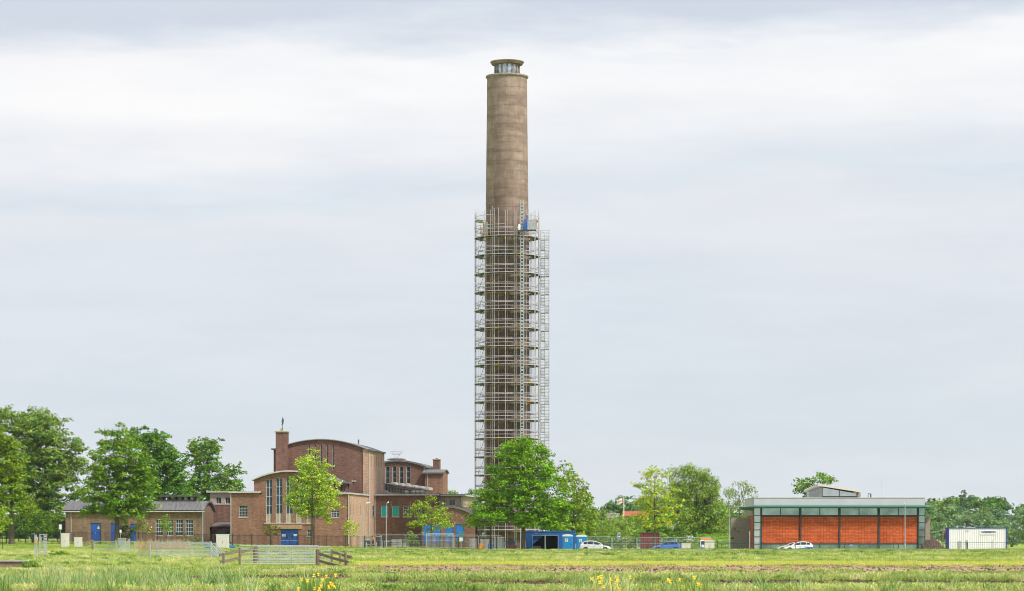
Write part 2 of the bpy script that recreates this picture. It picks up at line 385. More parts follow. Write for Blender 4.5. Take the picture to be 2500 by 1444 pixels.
g_reed = grassmat('reed leaves', [(.2, (.16, .29, .07)), (.5, (.34, .47, .17)), (.9, (.58, .64, .34))], .3)
g_dry = grassmat('dry reed stems', [(.2, (.38, .27, .15)), (.6, (.58, .42, .26)), (.95, (.66, .54, .36))], .2)
g_weed = grassmat('nettle and weed leaves', [(.2, (.09, .20, .04)), (.6, (.18, .32, .07)), (.95, (.32, .44, .13))])
TU_s = [tuft('short_tuft', g_short, 34, .30, .07, .20, .026, .6, .13) for _ in range(5)]
TU_y = [tuft('mown_tuft', g_yel, 34, .36, .04, .11, .032, .7) for _ in range(4)]
TU_m = [tuft('tall_tuft', g_tall, 44, .30, .14, .42, .026, .5, .38) for _ in range(6)]
TU_w = [tuft('weed_tuft', g_weed, 46, .32, .14, .42, .055, .6) for _ in range(4)]
TU_r = [tuft('reed_tuft', g_reed, 13, .22, .45, 1.05, .034, .42) for _ in range(5)]
TU_d = [tuft('dry_tuft', g_dry, 12, .25, .9, 1.9, .022, .18) for _ in range(4)]
def gsc(name, parts, protos, lo, hi, label, cat='grass'):
    P = np.concatenate(parts); P = P[P[:, 1] > 0]
    far = np.clip(P[:, 1]/200, .8, 1.25)
    return scatter(name, P, protos, rg.uniform(lo, hi, len(P))*far**.5, label, cat)
gsc('meadow_grass', [field(84, 93, 22), field(93, 97, 10), field(97, 111, 1.2, 860, patch=2.5, keep=.8), field(93, 112, 14, -60, 380), field(93, 110, 9, 380, 860, patch=4, keep=-1.2), field(111, 119, 12, 860), field(128, 165, 8, -60, 860), field(119, 172, 1.2, 860, patch=6, keep=.9), field(165, 200, 4, -60, 860),
                    field(200, 225, 4.5, 560), field(245, 345, 2.4, 500), field(345, 400, 1.6), field(200, 330, 2.4, -60, 560)], TU_s, .75, 1.2,
    'uneven light green meadow grass covering the polder field in front of the fence')
gsc('mown_grass', [field(174, 200, 5, 700), field(226, 247, 3.2, 560), field(247, 330, .3)], TU_y, .75, 1.1, 'bright yellow green mown grass in long strips across the middle of the field', 'mown grass')
gsc('tall_grass', [field(84, 89, 9), field(111, 119, 11, 860, patch=3.5, keep=-1.3), field(119, 126, 2.5, 860, patch=4, keep=1.1), field(129, 140, 8, 360, 860, patch=4, keep=-1.4), field(93, 150, 5.5, -60, 400, patch=5, keep=-1), field(150, 215, 1.8, -60, 560, patch=8, keep=-.3),
                   field(202, 220, 1.3, patch=9, keep=.1), field(250, 335, 1.5, patch=11, keep=-.9), field(325, 352, 1.8, 1420, patch=9, keep=-1.4), field(215, 330, .6, -60, 520, patch=9, keep=.3)], TU_m, .7, 1.1,
    'tall seeding verge grass growing in uneven rows across the field', 'tall grass')
gsc('weed_patches', [field(84, 90, 1.6, patch=4, keep=.9), field(111.5, 120, 3.0, 860, patch=6, keep=.5), field(130, 139, 3.0, 360, 860, patch=6, keep=.5), field(255, 335, 1.2, 500, patch=13, keep=.1), field(325, 352, 2.4, 1440, patch=15, keep=-.3), field(120, 240, .5, -60, 400, patch=7, keep=.9)],
    TU_w, .6, 1.1, 'dark green nettles and weeds in patches before the fence', 'weeds')
gsc('reed_leaves', [field(82, 99, 2.4, -60, 640, patch=5, keep=.1), field(98, 118, .8, 60, 460, patch=4, keep=.2), field(84, 88, 1.6, 640, 1150, patch=3, keep=.2), field(84, 89, 2.6, 1400, 1760, patch=5, keep=.1), field(84, 87, 1.2, 1760, 2560, patch=5, keep=.7)],
    TU_r, .6, 1.0, 'long grey green reed leaves rising from the wet grass in the left foreground', 'reeds')
gsc('dry_grass', [field(82, 90, 14, -60, 105), field(150, 172, 1.2, 860, patch=6, keep=.6)], [tuft('dry_tuft_low', g_dry, 30, .3, .05, .16, .024, .7) for _ in range(3)], .8, 1.2, 'short tan dry grass at the bottom left corner and on the bare strip', 'dry grass')
gsc('dry_reeds', [field(325, 340, 3.0, 335, 465, patch=4, keep=-1.2), field(425, 432, 1.5, 1675, 1715)], TU_d, .55, .95, 'pale dry reed stems standing before the low brick wing', 'dry reeds')
# small tufts thrown over the dark soil strips
# clods of soil
def clods():
    m = MB()
    for (y0, y1, p0, p1, n) in ((97, 111, 860, 2560, 2200), (112, 128, 380, 860, 500), (122, 172, 870, 2560, 2600)):
        for _ in range(n):
            y = rnd.uniform(y0, y1); x = PX(rnd.uniform(p0, p1), y); s = rnd.uniform(.03, .11); z = gz(x, y)
            vs = [(x+s*math.cos(a+rnd.random())*rnd.uniform(.7, 1.3), y+s*math.sin(a)*rnd.uniform(.7, 1.3), z-.01) for a in (0, 1.57, 3.14, 4.71)]+[(x+rnd.uniform(-.3, .3)*s, y, z+s*rnd.uniform(.5, 1.1))]
            m.add(vs, [(0, 1, 4), (1, 2, 4), (2, 3, 4), (3, 0, 4)])
    return tag(m.build('soil_clods', M['soil']), 'dark crumbly clods of turned soil along the bare strips of the field', 'soil', kind='stuff')
clods()
# yellow field flowers
def buttercups():
    m = MB()
    spots = [(940, 975, 1330, 320), (1068, 1085, 1340, 300), (60, 120, 1335, 300), (100, 175, 1325, 330), (2310, 2500, 1365, 240), (2330, 2345, 1350, 300), (255, 300, 1345, 270), (445, 500, 1350, 250), (1810, 1860, 1340, 310), (470, 515, 1345, 260), (60, 2500, 0, 235), (60, 2500, 0, 300)]
    for (p0, p1, py, D) in spots:
        for _ in range(80 if p1-p0 < 300 else 260):
            y = D+rnd.uniform(-12, 12); x = PX(rnd.uniform(p0, p1), y); z = gz(x, y)+rnd.uniform(.15, .5); s = rnd.uniform(.02, .05)
            m.face([(x-s, y, z-s*.3), (x+s, y+s, z-s*.2), (x+s*.6, y, z+s), (x-s*.6, y-s, z+s*.8)])
    return tag(m.build('buttercup_flowers', mat('buttercup petals', (.75, .62, .03), .6, .1)), 'tiny yellow buttercups scattered in the meadow grass', 'wildflowers', kind='stuff')
buttercups()
M['petal'] = mat('iris petals', (.85, .55, .015), .5, .15, 30)
def iris(px0, px1, py0, py1, D, label, nf):
    x0 = PX((px0+px1)/2, D); root = empty('yellow_iris', (x0, D, gz(x0, D)), 0, label, 'iris', 'yellow irises flowering at the bottom edge')
    hw = (px1-px0)/2*D/FP; t = tuft('leaves', g_tall if rnd.random() < .5 else g_reed, int(110*hw)+40, hw*1.15, .35, .88, .035, .45)
    COL.objects.link(t); t.parent = root
    for k in range(nf):
        x = rnd.uniform(-hw, hw); y = rnd.uniform(-.9, .3); z = max(.12, PZ(rnd.uniform(py0, py1), D)-gz(x0, D)); m = MB()
        for j in range(7):
            a = j*.9+rnd.random(); up = .06 if j < 3 else -.05; r_ = rnd.uniform(.032, .055)
            c, s = math.cos(a), math.sin(a)
            m.face([(x, y, z), (x+c*r_-s*.03, y+s*r_+c*.03, z+up*.5), (x+c*r_*1.2, y+s*r_*1.2, z+up), (x+c*r_+s*.03, y+s*r_-c*.03, z+up*.5)])
        m.build('flower', M['petal'], root)
    return root
iris(732, 830, 1403, 1442, 81, 'yellow iris clump nearest the wooden gate post, at the bottom edge', 15)
iris(1440, 1545, 1406, 1442, 80, 'yellow iris clump in the middle of the bottom edge, with the most flowers', 17)
iris(1610, 1725, 1410, 1442, 79, 'rightmost yellow iris clump with long arching leaves at the bottom edge', 9)

# ---------------------------------------------------------------- trees
def leafmat(name, trans=.2):
    g = G(name); at = g.n('ShaderNodeAttribute', attribute_name='tint'); c = at.outputs['Color']
    g.l(c, g.p.inputs['Base Color']); g.p.inputs['Roughness'].default_value = .6; g.p.inputs['Specular IOR Level'].default_value = .12
    tr = g.n('ShaderNodeBsdfTranslucent'); g.l(g.mix(1, c, (1.1, 1.25, .55), 'MULTIPLY'), tr.inputs[0]); ms = g.n('ShaderNodeMixShader'); ms.inputs[0].default_value = trans
    g.l(g.p.outputs[0], ms.inputs[1]); g.l(tr.outputs[0], ms.inputs[2]); g.l(ms.outputs[0], g.out.inputs[0]); return g.m
M['leaf'] = leafmat('leaves')
def leaves(name, C, Rr, n_per, size, col, parent, droop=0.0, hue=.12, up=.6):
    """C (k,3) clump centres, Rr (k,3) clump radii; many leaf-sized bent quads in each clump"""
    C = np.asarray(C); Rr = np.asarray(Rr); k = len(C); cnt = np.maximum(6, (n_per*Rr[:, 0]*Rr[:, 2]).astype(int)); idx = np.repeat(np.arange(k), cnt); n = len(idx)
    d = rg.normal(0, 1, (n, 3)); d /= np.linalg.norm(d, axis=1)[:, None]; d[:, 2] = np.where(d[:, 2] < 0, d[:, 2]*.4, d[:, 2])
    r = rg.uniform(.25, 1.08, n)**.6
    P = C[idx]+d*Rr[idx]*r[:, None]
    if droop: P[:, 2] -= droop*rg.uniform(0, 1, n)**2
    nrm = d*.8+rg.normal(0, .42, (n, 3)); nrm[:, 2] += up; nrm /= np.linalg.norm(nrm, axis=1)[:, None]
    t = rg.normal(0, 1, (n, 3)); 
    if droop: t[:, 2] -= 1.6
    t -= nrm*(t*nrm).sum(1)[:, None]; t /= np.linalg.norm(t, axis=1)[:, None]; b = np.cross(nrm, t)
    s = (size*rg.uniform(.6, 1.3, n))[:, None]; wd = .32 if droop else .48
    V = np.stack([P-t*s, P-b*s*wd+nrm*s*.12, P+t*s, P+b*s*wd+nrm*s*.12], 1).reshape(-1, 3)
    me = bpy.data.meshes.new(name); me.vertices.add(4*n); me.vertices.foreach_set('co', V.astype(np.float32).ravel())
    me.loops.add(4*n); me.loops.foreach_set('vertex_index', np.arange(4*n, dtype=np.int32)); me.polygons.add(n)
    me.polygons.foreach_set('loop_start', np.arange(0, 4*n, 4, dtype=np.int32)); me.polygons.foreach_set('loop_total', np.full(n, 4, np.int32))
    me.update(calc_edges=True); me.materials.append(M['leaf'])
    cb = rg.uniform(1-hue*2.3, 1+hue*2.3, k)[idx]*rg.uniform(.75, 1.25, n); ch = rg.uniform(-hue, hue, k)[idx]+rg.normal(0, hue*.6, n)
    cc = (np.array(col)*np.array([.86, .88, .48]))[None, :]*cb[:, None]; cc[:, 0] *= 1+ch*1.3; cc[:, 2] *= 1-ch*.5
    c4 = np.ones((n, 4)); c4[:, :3] = np.clip(cc, 0, .9); tintattr(me, np.repeat(c4, 4, axis=0))
    o = bpy.data.objects.new(name, me); COL.objects.link(o)
    if parent: o.parent = parent
    return o
NLEAF = [0]
def tree(name, label, cat, D, trunk_px, lobes, col, size=.24, dens=34, clump=1.0, fill=1.0, trunk_r=.28, droop=0, hue=.13, limbs=True, group=None, flat=.62, stems=1, depth=.42, base=None, lean=0, zb=None):
    x0 = PX(trunk_px, D); z0 = gz(x0, D) if zb is None else zb; root = empty(name, (x0, D, z0), 0, label, cat, group)
    k = D/FP; C = []; RR = []; cents = []
    xsz = [l[0] for l in lobes]; W = (max(xsz)-min(xsz))*k/2+2
    xm = (max(xsz)+min(xsz))/2
    for (px, py, rx, ry) in lobes:
        cx = PX(px, D)-x0; cz = PZ(py, D)-z0; a = rx*k; c = ry*k
        edge = min(1, abs(px-xm)*k/W); dep = W*depth*math.sqrt(max(.05, 1-edge*edge))
        for yo in ((0,) if a < 1.3 or len(lobes) < 5 else (rnd.uniform(-1, -.35)*dep, rnd.uniform(.3, .9)*dep)):
            cents.append((cx, yo, cz, a, c))
            ar = 4*math.pi*(a*c+a*a*.5)/1.5; m = max(5, int(ar*.62*fill/clump**2))
            for _ in range(m):
                th = rnd.uniform(0, 6.283); u = rnd.uniform(-.75, 1); q = math.sqrt(max(0, 1-u*u)); rr = rnd.uniform(.5, .95) if rnd.random() < .8 else rnd.uniform(.95, 1.22)
                C.append((cx+a*q*math.cos(th)*rr, yo+a*q*math.sin(th)*rr, cz+c*u*rr))
                s = clump*rnd.uniform(.45, .9); RR.append((s, s, s*flat))
    C = np.array(C); C[:, 2] = np.maximum(C[:, 2], .35)
    o = leaves('crown', C, RR, dens*2.2, size, col, root, droop, hue); NLEAF[0] += len(o.data.polygons)
    if limbs:
        m = MB(); zt = max(c_[2] for c_ in cents); zl = min(c_[2]-c_[4] for c_ in cents); top = zl+(zt-zl)*.75
        for sn in range(stems):
            off = (sn-(stems-1)/2)*.5
            pts = [(off*1.2+lean*top*(t**1.5)+rnd.uniform(-.12, .12)*t, rnd.uniform(-.12, .12)*t, -.15+(top+.15)*t) for t in (0, .04, .25, .5, .75, 1)]
            m.tube(pts, [trunk_r*1.2, trunk_r, trunk_r*.85, trunk_r*.62, trunk_r*.4, trunk_r*.12], 9)
        for (cx, cy, cz, a, c) in cents:
            h0 = max(.26*top, zl+.15*(top-zl), min(top*.9, cz-rnd.uniform(.3, .6)*math.hypot(cx, cy)-.2)); st = Vector((lean*h0, 0, h0)); en = Vector((cx, cy, cz+.3*c))
            mid = st.lerp(en, .5)+Vector((0, 0, -.03*(en-st).length)); r0 = trunk_r*(.36-.2*h0/max(top, 1)); 
            m.tube([st, st.lerp(mid, .5)+Vector((0, 0, -.03)), mid, mid.lerp(en, .5), en], [r0, r0*.8, r0*.6, r0*.4, .02], 5)
            for _ in range(5):
                q = Vector((cx+rnd.uniform(-.8, .8)*a, cy+rnd.uniform(-.8, .8)*a, cz+rnd.uniform(-.5, .9)*c)); s_ = mid.lerp(en, rnd.uniform(.1, .8))
                m.tube([s_, s_.lerp(q, .5)+Vector((0, 0, .1)), q], [r0*.35, r0*.2, .012], 4)
        m.build('trunk', M['bark'], root, smooth=True)
    return root
OLV = (.235, .345, .05); LIM = (.20, .34, .06); GRN = (.19, .33, .07); GRY = (.24, .36, .13); BRI = (.45, .58, .12); YEL = (.50, .58, .10); DRK = (.10, .19, .06); WIL = (.32, .44, .17); HZY = (.20, .31, .15)
G1 = 'large trees behind and beside the low brick wing'
tree('maple_tree', 'olive green broad tree cut off by the left edge of the picture', 'tree', 378, 28, [(-20,1070,40,42),(5,1088,38,36),(15,1140,44,45),(20,1190,48,42),(30,1232,54,28),(-40,1160,50,60),(-40,1230,50,45),(62,1250,26,16)], OLV, .22, 36, 1.2, hue=.09, trunk_r=.42, group=G1)
tree('poplar_tree', 'tallest grey green poplar at the left, rising behind the olive tree', 'tree', 455, 110, [(20,1030,40,30),(75,1035,46,36),(120,1048,40,38),(50,1085,55,45),(110,1100,52,42),(150,1130,40,42),(190,1095,20,26),(185,1140,24,38),(100,1160,55,45),(150,1190,46,38),(90,1215,55,38),(120,1250,50,35),(40,1150,50,50),(150,1075,12,12)], GRY, .28, 26, 1.4, hue=.12, trunk_r=.5, group=G1)
tree('linden_tree', 'broad green tree with a pointed top, before the blue doors of the low wing', 'tree', 392, 285, [(290,1052,22,22),(272,1080,32,26),(318,1083,28,26),(247,1112,24,20),(300,1120,46,32),(265,1150,46,32),(338,1132,32,32),(243,1180,36,26),(310,1170,50,32),(352,1175,25,26),(230,1215,34,20),(290,1215,50,32),(345,1215,36,26),(250,1243,40,18),(320,1247,45,22),(362,1243,20,16),(218,1254,20,10),(290,1268,20,12)], LIM, .22, 36, 1.2, hue=.10, trunk_r=.36, group=G1)
tree('linden_tree', 'dense mid green tree standing behind the low wing, right of the pointed dark tree', 'tree', 480, 380, [(345,1070,36,32),(375,1085,33,33),(400,1112,28,28),(420,1132,25,30),(380,1140,50,42),(430,1170,28,36),(400,1200,55,36),(440,1215,22,22),(350,1180,45,45)], (.13, .27, .055), .30, 24, 1.25, trunk_r=.4, group=G1)
tree('plane_tree', 'grey green tree with a notched outline, nearest the left of the brick pumping station', 'tree', 500, 500, [(490,1090,28,26),(520,1095,22,24),(475,1120,28,26),(508,1135,36,32),(550,1155,24,20),(577,1150,17,18),(490,1180,42,36),(545,1190,40,30),(580,1185,14,22),(520,1215,55,25),(460,1200,20,28)], (.17, .31, .075), .30, 22, 1.15, fill=.85, trunk_r=.4, group=G1)
tree('ash_tree', 'bright yellow green slender tree before the tall hall windows', 'tree', 398, 762, [(765,1116,17,17),(745,1135,22,20),(785,1138,21,20),(760,1160,34,26),(730,1178,21,18),(803,1170,19,17),(715,1192,17,16),(770,1195,42,28),(820,1185,13,16),(732,1215,32,25),(798,1215,32,25),(712,1225,15,13),(760,1243,38,20),(818,1233,15,16),(742,1260,20,10),(788,1261,20,12),(805,1274,9,7)], BRI, .19, 32, .8, fill=1.25, trunk_r=.15, hue=.14)
tree('elm_tree', 'yellow green low spreading tree in front of the right brick wing', 'tree', 400, 1053, [(1052,1219,14,12),(1030,1238,24,13),(1075,1240,21,14),(1010,1256,18,11),(1055,1262,36,15),(1094,1262,16,10),(1025,1280,28,11),(1080,1282,28,11),(1000,1285,11,6),(1050,1295,20,8)], (.34, .45, .07), .18, 27, .65, fill=.95, trunk_r=.16, hue=.14)
tree('maple_tree', 'largest rounded dark green tree in front of the scaffolded tower', 'tree', 372, 1277, [(1270,1083,32,16),(1245,1100,25,18),(1305,1100,32,19),(1228,1120,20,15),(1328,1114,18,15),(1270,1125,46,25),(1218,1150,21,15),(1320,1145,36,22),(1206,1146,11,9),(1265,1165,50,22),(1345,1172,32,22),(1218,1185,30,20),(1300,1195,55,26),(1374,1198,19,19),(1192,1215,32,20),(1250,1225,55,26),(1340,1233,50,26),(1177,1250,30,18),(1230,1262,46,18),(1320,1266,55,20),(1370,1253,24,20),(1157,1274,20,9),(1350,1286,30,12),(1290,1281,36,10)], (.22, .40, .045), .20, 38, 1.1, trunk_r=.30, hue=.12, fill=1.2)
tree('young_maple', 'low loose tree with a thin trunk, left of the largest tree', 'tree', 378, 1198, [(1190,1212,22,16),(1170,1235,22,15),(1200,1245,32,18),(1155,1267,20,10),(1185,1280,30,12),(1225,1272,22,13),(1140,1283,12,7)], (.27, .40, .05), .2, 26, .7, fill=.7, trunk_r=.12)
tree('ash_tree', 'pale loose tree beside the blue portable toilets, right of the largest tree', 'tree', 392, 1400, [(1380,1143,18,16),(1395,1165,22,18),(1385,1190,26,22),(1415,1185,18,16),(1420,1215,28,22),(1440,1225,15,16),(1400,1240,36,25),(1440,1258,18,18),(1395,1280,40,20),(1435,1288,24,15),(1370,1288,18,13),(1400,1303,30,9)], (.30, .42, .08), .22, 28, .8, fill=1.15, trunk_r=.2, hue=.14)
tree('maple_tree', 'yellow green open crowned tree in front of the maroon container', 'tree', 384, 1598, [(1600,1156,26,16),(1575,1165,19,14),(1622,1160,16,15),(1560,1186,17,10),(1595,1190,34,20),(1632,1195,22,16),(1608,1215,40,20),(1572,1227,30,16),(1648,1230,19,16),(1610,1250,44,20),(1655,1258,13,11),(1567,1265,26,13),(1625,1278,40,12),(1582,1286,26,9),(1550,1187,9,5)], YEL, .19, 24, .75, fill=.75, trunk_r=.2, hue=.14)
tree('willow_tree', 'tall dense willow behind the grassy mound', 'tree', 460, 1700, [(1650,1160,16,20),(1680,1150,20,18),(1715,1160,20,20),(1740,1180,18,20),(1660,1195,28,30),(1700,1200,38,38),(1738,1215,28,32),(1670,1245,38,35),(1720,1260,42,35),(1757,1250,22,28),(1690,1290,48,22),(1750,1290,32,20)], WIL, .26, 28, 1.0, droop=.9, trunk_r=.3, hue=.1, flat=.9, fill=1.2)
tree('willow_tree', 'wispy willow with a ragged top, left of the orange tiled building', 'tree', 472, 1805, [(1803,1180,16,12),(1786,1205,20,16),(1825,1200,20,16),(1795,1240,28,28),(1838,1225,16,22),(1770,1260,22,28),(1820,1268,36,28),(1785,1292,28,20)], (.27, .37, .14), .24, 20, .95, fill=.62, droop=.8, trunk_r=.22, hue=.1, flat=.9)
tree('poplar_tree', 'tree showing above the roof of the orange tiled building', 'tree', 452, 1992, [(1965,1185,22,18),(1953,1200,16,12),(2005,1170,24,15),(2032,1180,18,12),(1990,1200,36,18),(1990,1240,40,40),(1970,1275,34,34)], (.21, .35, .09), .26, 22, 1.0, fill=.75, trunk_r=.3)
G2 = 'small trees and shrubs around the brick buildings'
def shrub(name, label, D, cpx, lobes, col, size=.16, dens=40, clump=.5, fill=1, r=.05, limbs=True, droop=0, **k):
    return tree(name, label, k.pop('cat', 'shrub'), D, cpx, lobes, col, size, dens, clump, fill, r, droop, .14, limbs, k.pop('group', G2), **k)
shrub('young_tree', 'small round bright green tree before the left windows of the low wing', 400, 406, [(406,1270,13,10),(400,1282,12,11),(414,1283,11,10),(407,1293,14,9)], (.27, .44, .05), cat='small tree')
shrub('young_tree', 'small bright lime tree on a thin stem near the tall lamp posts', 388, 857, [(857,1278,15,8),(845,1285,14,8),(868,1286,14,8),(855,1296,18,9),(850,1306,10,5),(864,1306,10,5)], (.50, .60, .07), fill=.75, cat='small tree')
shrub('young_tree', 'light green small tree at the far left edge, in front of the olive tree', 352, 6, [(0,1240,18,12),(12,1252,18,12),(-6,1268,22,16),(12,1275,20,14),(-4,1292,22,14)], (.36, .48, .07), .2, 30, .6, cat='small tree')
shrub('shrub', 'loose yellowish shrub left of the main blue double door', 402, 662, [(655,1292,12,8),(668,1290,12,8),(662,1302,18,9),(678,1303,9,7),(650,1305,8,6)], (.33, .36, .08), fill=.8, r=.04)
shrub('shrub', 'pale flowering shrub between the blue doors and the windows of the low wing', 396, 348, [(345,1277,16,8),(352,1287,20,10),(336,1295,14,9),(362,1300,12,9)], (.38, .42, .16), fill=.9)
shrub('shrub', 'dark green rounded bush before the low blue doors', 398, 303, [(295,1295,14,10),(310,1292,16,10),(322,1300,12,10),(290,1308,12,8),(306,1310,20,9)], DRK, fill=1.1)
shrub('shrub', 'narrow green bush under the low spreading tree', 398, 1006, [(1003,1304,10,8),(1008,1316,16,9),(998,1325,13,9),(1017,1328,11,8)], (.20, .33, .05))
shrub('shrub', 'green bush behind the fence between the blue garage doors', 402, 1122, [(1120,1315,8,8),(1118,1326,10,8),(1126,1306,6,7)], (.22, .34, .07))
shrub('shrub', 'thin green bushes under the low wing windows', 398, 475, [(468,1318,12,8),(480,1322,12,8),(456,1322,8,6)], (.22, .30, .07), fill=.8)
shrub('bush', 'dark green weed mound beside the brown culvert wall at the left edge', 133, 70, [(56,1383,12,9),(74,1378,14,9),(92,1381,12,8),(70,1392,24,8)], (.15, .30, .05), .06, 260, .22, r=.015, cat='bush', group='bushes in the field', zb=0)
G3 = 'dark understorey bushes at the left edge'
shrub('bush', 'tall rounded bush under the poplar at the left', 436, 95, [(85,1258,22,20),(110,1262,22,20),(92,1285,30,18),(120,1288,20,18)], (.14, .26, .05), .24, 26, .9, r=.12, cat='bush', group=G3)
shrub('bush', 'pale bush nearest the left end of the low wing', 440, 140, [(132,1268,16,22),(148,1265,12,20),(135,1292,22,18)], (.22, .34, .09), .22, 26, .8, r=.1, cat='bush', group=G3)
shrub('bush', 'dark bush behind the fence at the far left', 446, 45, [(30,1285,30,22),(65,1290,30,20),(0,1290,26,22),(50,1302,50,12)], DRK, .24, 30, .9, r=.1, cat='bush', group=G3)
shrub('bush', 'bush between the poplar and the pointed dark tree', 455, 195, [(190,1215,18,18),(205,1235,20,22),(178,1235,18,20),(185,1262,22,18)], (.20, .33, .06), .26, 26, .9, r=.1, cat='bush', group=G3)
shrub('bush', 'dense dark bush between the poplar and the pale bush at the left', 450, 150, [(60,1275,30,22),(110,1275,28,22),(150,1285,24,20),(90,1300,60,14),(20,1300,40,14),(195,1290,26,20)], DRK, .24, 34, .9, fill=1.2, r=.1, cat='bush', group=G3)
G4 = 'bushes behind the car park'
WL = (.33, .44, .17)
shrub('bush', 'pale willow bush right of the blue toilets, tallest of the row', 428, 1470, [(1468,1262,24,20),(1492,1270,20,18),(1480,1290,34,18),(1460,1302,26,16)], WL, .22, 26, .8, r=.1, droop=.4, cat='bush', group=G4)
shrub('bush', 'pale willow bush in the middle of the row behind the car park', 432, 1515, [(1510,1275,24,20),(1530,1285,20,18),(1515,1300,36,16)], WL, .22, 26, .8, r=.1, droop=.4, cat='bush', group=G4)
shrub('bush', 'green bush left of the maroon container', 440, 1552, [(1550,1290,18,16),(1540,1303,22,12),(1562,1303,14,14)], (.22, .34, .10), .22, 26, .8, r=.1, cat='bush', group=G4)
shrub('bush', 'dark bush between the open crowned tree and the mound', 442, 1650, [(1640,1290,22,16),(1660,1300,20,14),(1650,1312,30,12)], (.12, .22, .06), .22, 28, .8, r=.1, cat='bush', group=G4)
shrub('bush', 'dark clipped bush in the field, before the soil strip', 232, 1487, [(1480,1369,11,7),(1492,1368,12,7),(1486,1374,15,6)], (.15, .24, .07), .07, 190, .18, r=.02, cat='bush', group='bushes in the field', zb=-.02)
shrub('bush', 'low dark green tuft bush beside the metal sheep race', 226, 145, [(138,1351,16,8),(155,1353,14,8),(146,1360,24,7)], (.19, .34, .05), .09, 120, .3, r=.02, cat='bush', group='bushes in the field')
G5 = 'hazy trees behind the container at the right'
far = [(2262,1262,24,36,560,0),(2292,1255,26,44,600,1),(2318,1252,24,46,570,2),(2330,1240,20,36,640,3),(2360,1262,30,46,590,4),(2390,1252,26,50,560,5),(2416,1262,24,42,585,6),(2440,1272,30,40,548,7),(2470,1272,24,42,575,8),(2500,1258,22,52,555,9),(2530,1262,26,50,560,10)]
names = ['leftmost, touching the end of the orange tiled building', 'second from the left, behind the soil heap', 'third from the left, over the grey vent box', 'peering between its neighbours over the container corner', 'directly left of the container middle', 'over the middle of the container', 'right of the container middle', 'behind the right end of the container', 'right of the container, second from the picture edge', 'at the right edge of the picture', 'cut off by the right edge']
for (px, py, rx, ry, D, i) in far:
    py += 19; ry -= 7
    cl = [(.21,.32,.30),(.24,.36,.32),(.28,.39,.33),(.20,.31,.33),(.25,.36,.34)][i % 5]  # distance haze painted in as blue in the leaf colours
    lb = []
    for q in range(6): lb.append((px+rnd.uniform(-.7, .7)*rx, py-ry*.6+q*ry*.32+rnd.uniform(-3, 3), rx*(.42+.09*q), ry*.34))
    lb.append((px, 1300, rx*1.1, 16))
    tree('willow_tree' if i % 2 else 'alder_tree', 'hazy tree of the right background row, '+names[i], 'tree', D, px, lb, cl, .34, 15, 1.4, fill=.85, trunk_r=.3, group=G5, limbs=i % 2 == 0, hue=.1, droop=.5 if i % 2 else 0)
tree('lombardy_poplar', 'narrow dark poplar standing above the hazy row over the container', 'tree', 720, 2352, [(2352,1205,6,9),(2350,1217,9,11),(2354,1230,11,13),(2372,1217,5,9),(2371,1232,8,12),(2352,1250,14,16)], (.12, .21, .24), .36, 14, 1.2, trunk_r=.4)  # leaf colour carries the blue of the haze
tree('oak_tree', 'round topped bluish tree far behind the container', 'tree', 780, 2432, [(2420,1253,14,9),(2438,1250,16,9),(2430,1264,28,12),(2453,1262,12,10)], (.16, .27, .32), .4, 12, 1.5, trunk_r=.5)  # haze painted into the leaves as extra blue
tree('oak_tree', 'distant round tree left of the white flag', 'tree', 620, 1505, [(1498,1232,9,9),(1512,1224,12,9),(1528,1222,12,10),(1510,1240,20,10),(1535,1238,16,10),(1500,1258,20,14),(1530,1262,24,16)], (.16, .29, .20), .34, 14, 1.3, trunk_r=.4, group='distant trees around the flag')
tree('oak_tree', 'distant tree behind the open crowned yellow green tree', 'tree', 640, 1570, [(1560,1232,14,12),(1580,1225,18,14),(1600,1240,18,14),(1570,1262,30,14),(1615,1262,24,20),(1590,1285,40,18)], (.18, .30, .22), .34, 14, 1.3, trunk_r=.4, group='distant trees around the flag')
tree('oak_tree', 'distant tree top over the right wing roof, left of the scaffold', 'tree', 700, 1102, [(1098,1208,14,8),(1108,1206,11,7),(1100,1225,26,14)], (.20, .36, .10), .36, 12, 1.3, trunk_r=.4, group='distant tree tops over the right wing')
tree('oak_tree', 'distant tree top close against the left side of the scaffold', 'tree', 700, 1152, [(1150,1204,12,8),(1160,1202,12,7),(1152,1222,24,14)], (.20, .36, .10), .36, 12, 1.3, trunk_r=.4, group='distant tree tops over the right wing')
G6 = 'bushes in front of the distant houses'
for px, py, lab, c_ in ((1478, 1285, 'bush below the pale distant house', (.26, .40, .13)), (1510, 1278, 'round bush below the flagpole foot', (.24, .38, .12)), (1545, 1280, 'bush hiding the wall of the red roofed distant house', (.22, .36, .10)), (1590, 1282, 'bush at the right end of the red roofed distant house', (.20, .34, .10))):
    shrub('bush', lab, 540, px, [(px, py, 22, 18), (px-14, py+12, 20, 18), (px+14, py+12, 20, 18), (px, py+24, 34, 12)], c_, .28, 26, 1.0, fill=1.6, r=.1, cat='bush', group=G6)
UG = [(1448, 'beside the front of the white hatchback'), (1474, 'second from the white hatchback'), (1500, 'under the parking sign'), (1526, 'between the parking sign and the maroon container'), (1552, 'touching the left side of the maroon container'), (1622, 'touching the right side of the maroon container'), (1645, 'behind the roof of the blue car'), (1672, 'between the blue car and the mound')]
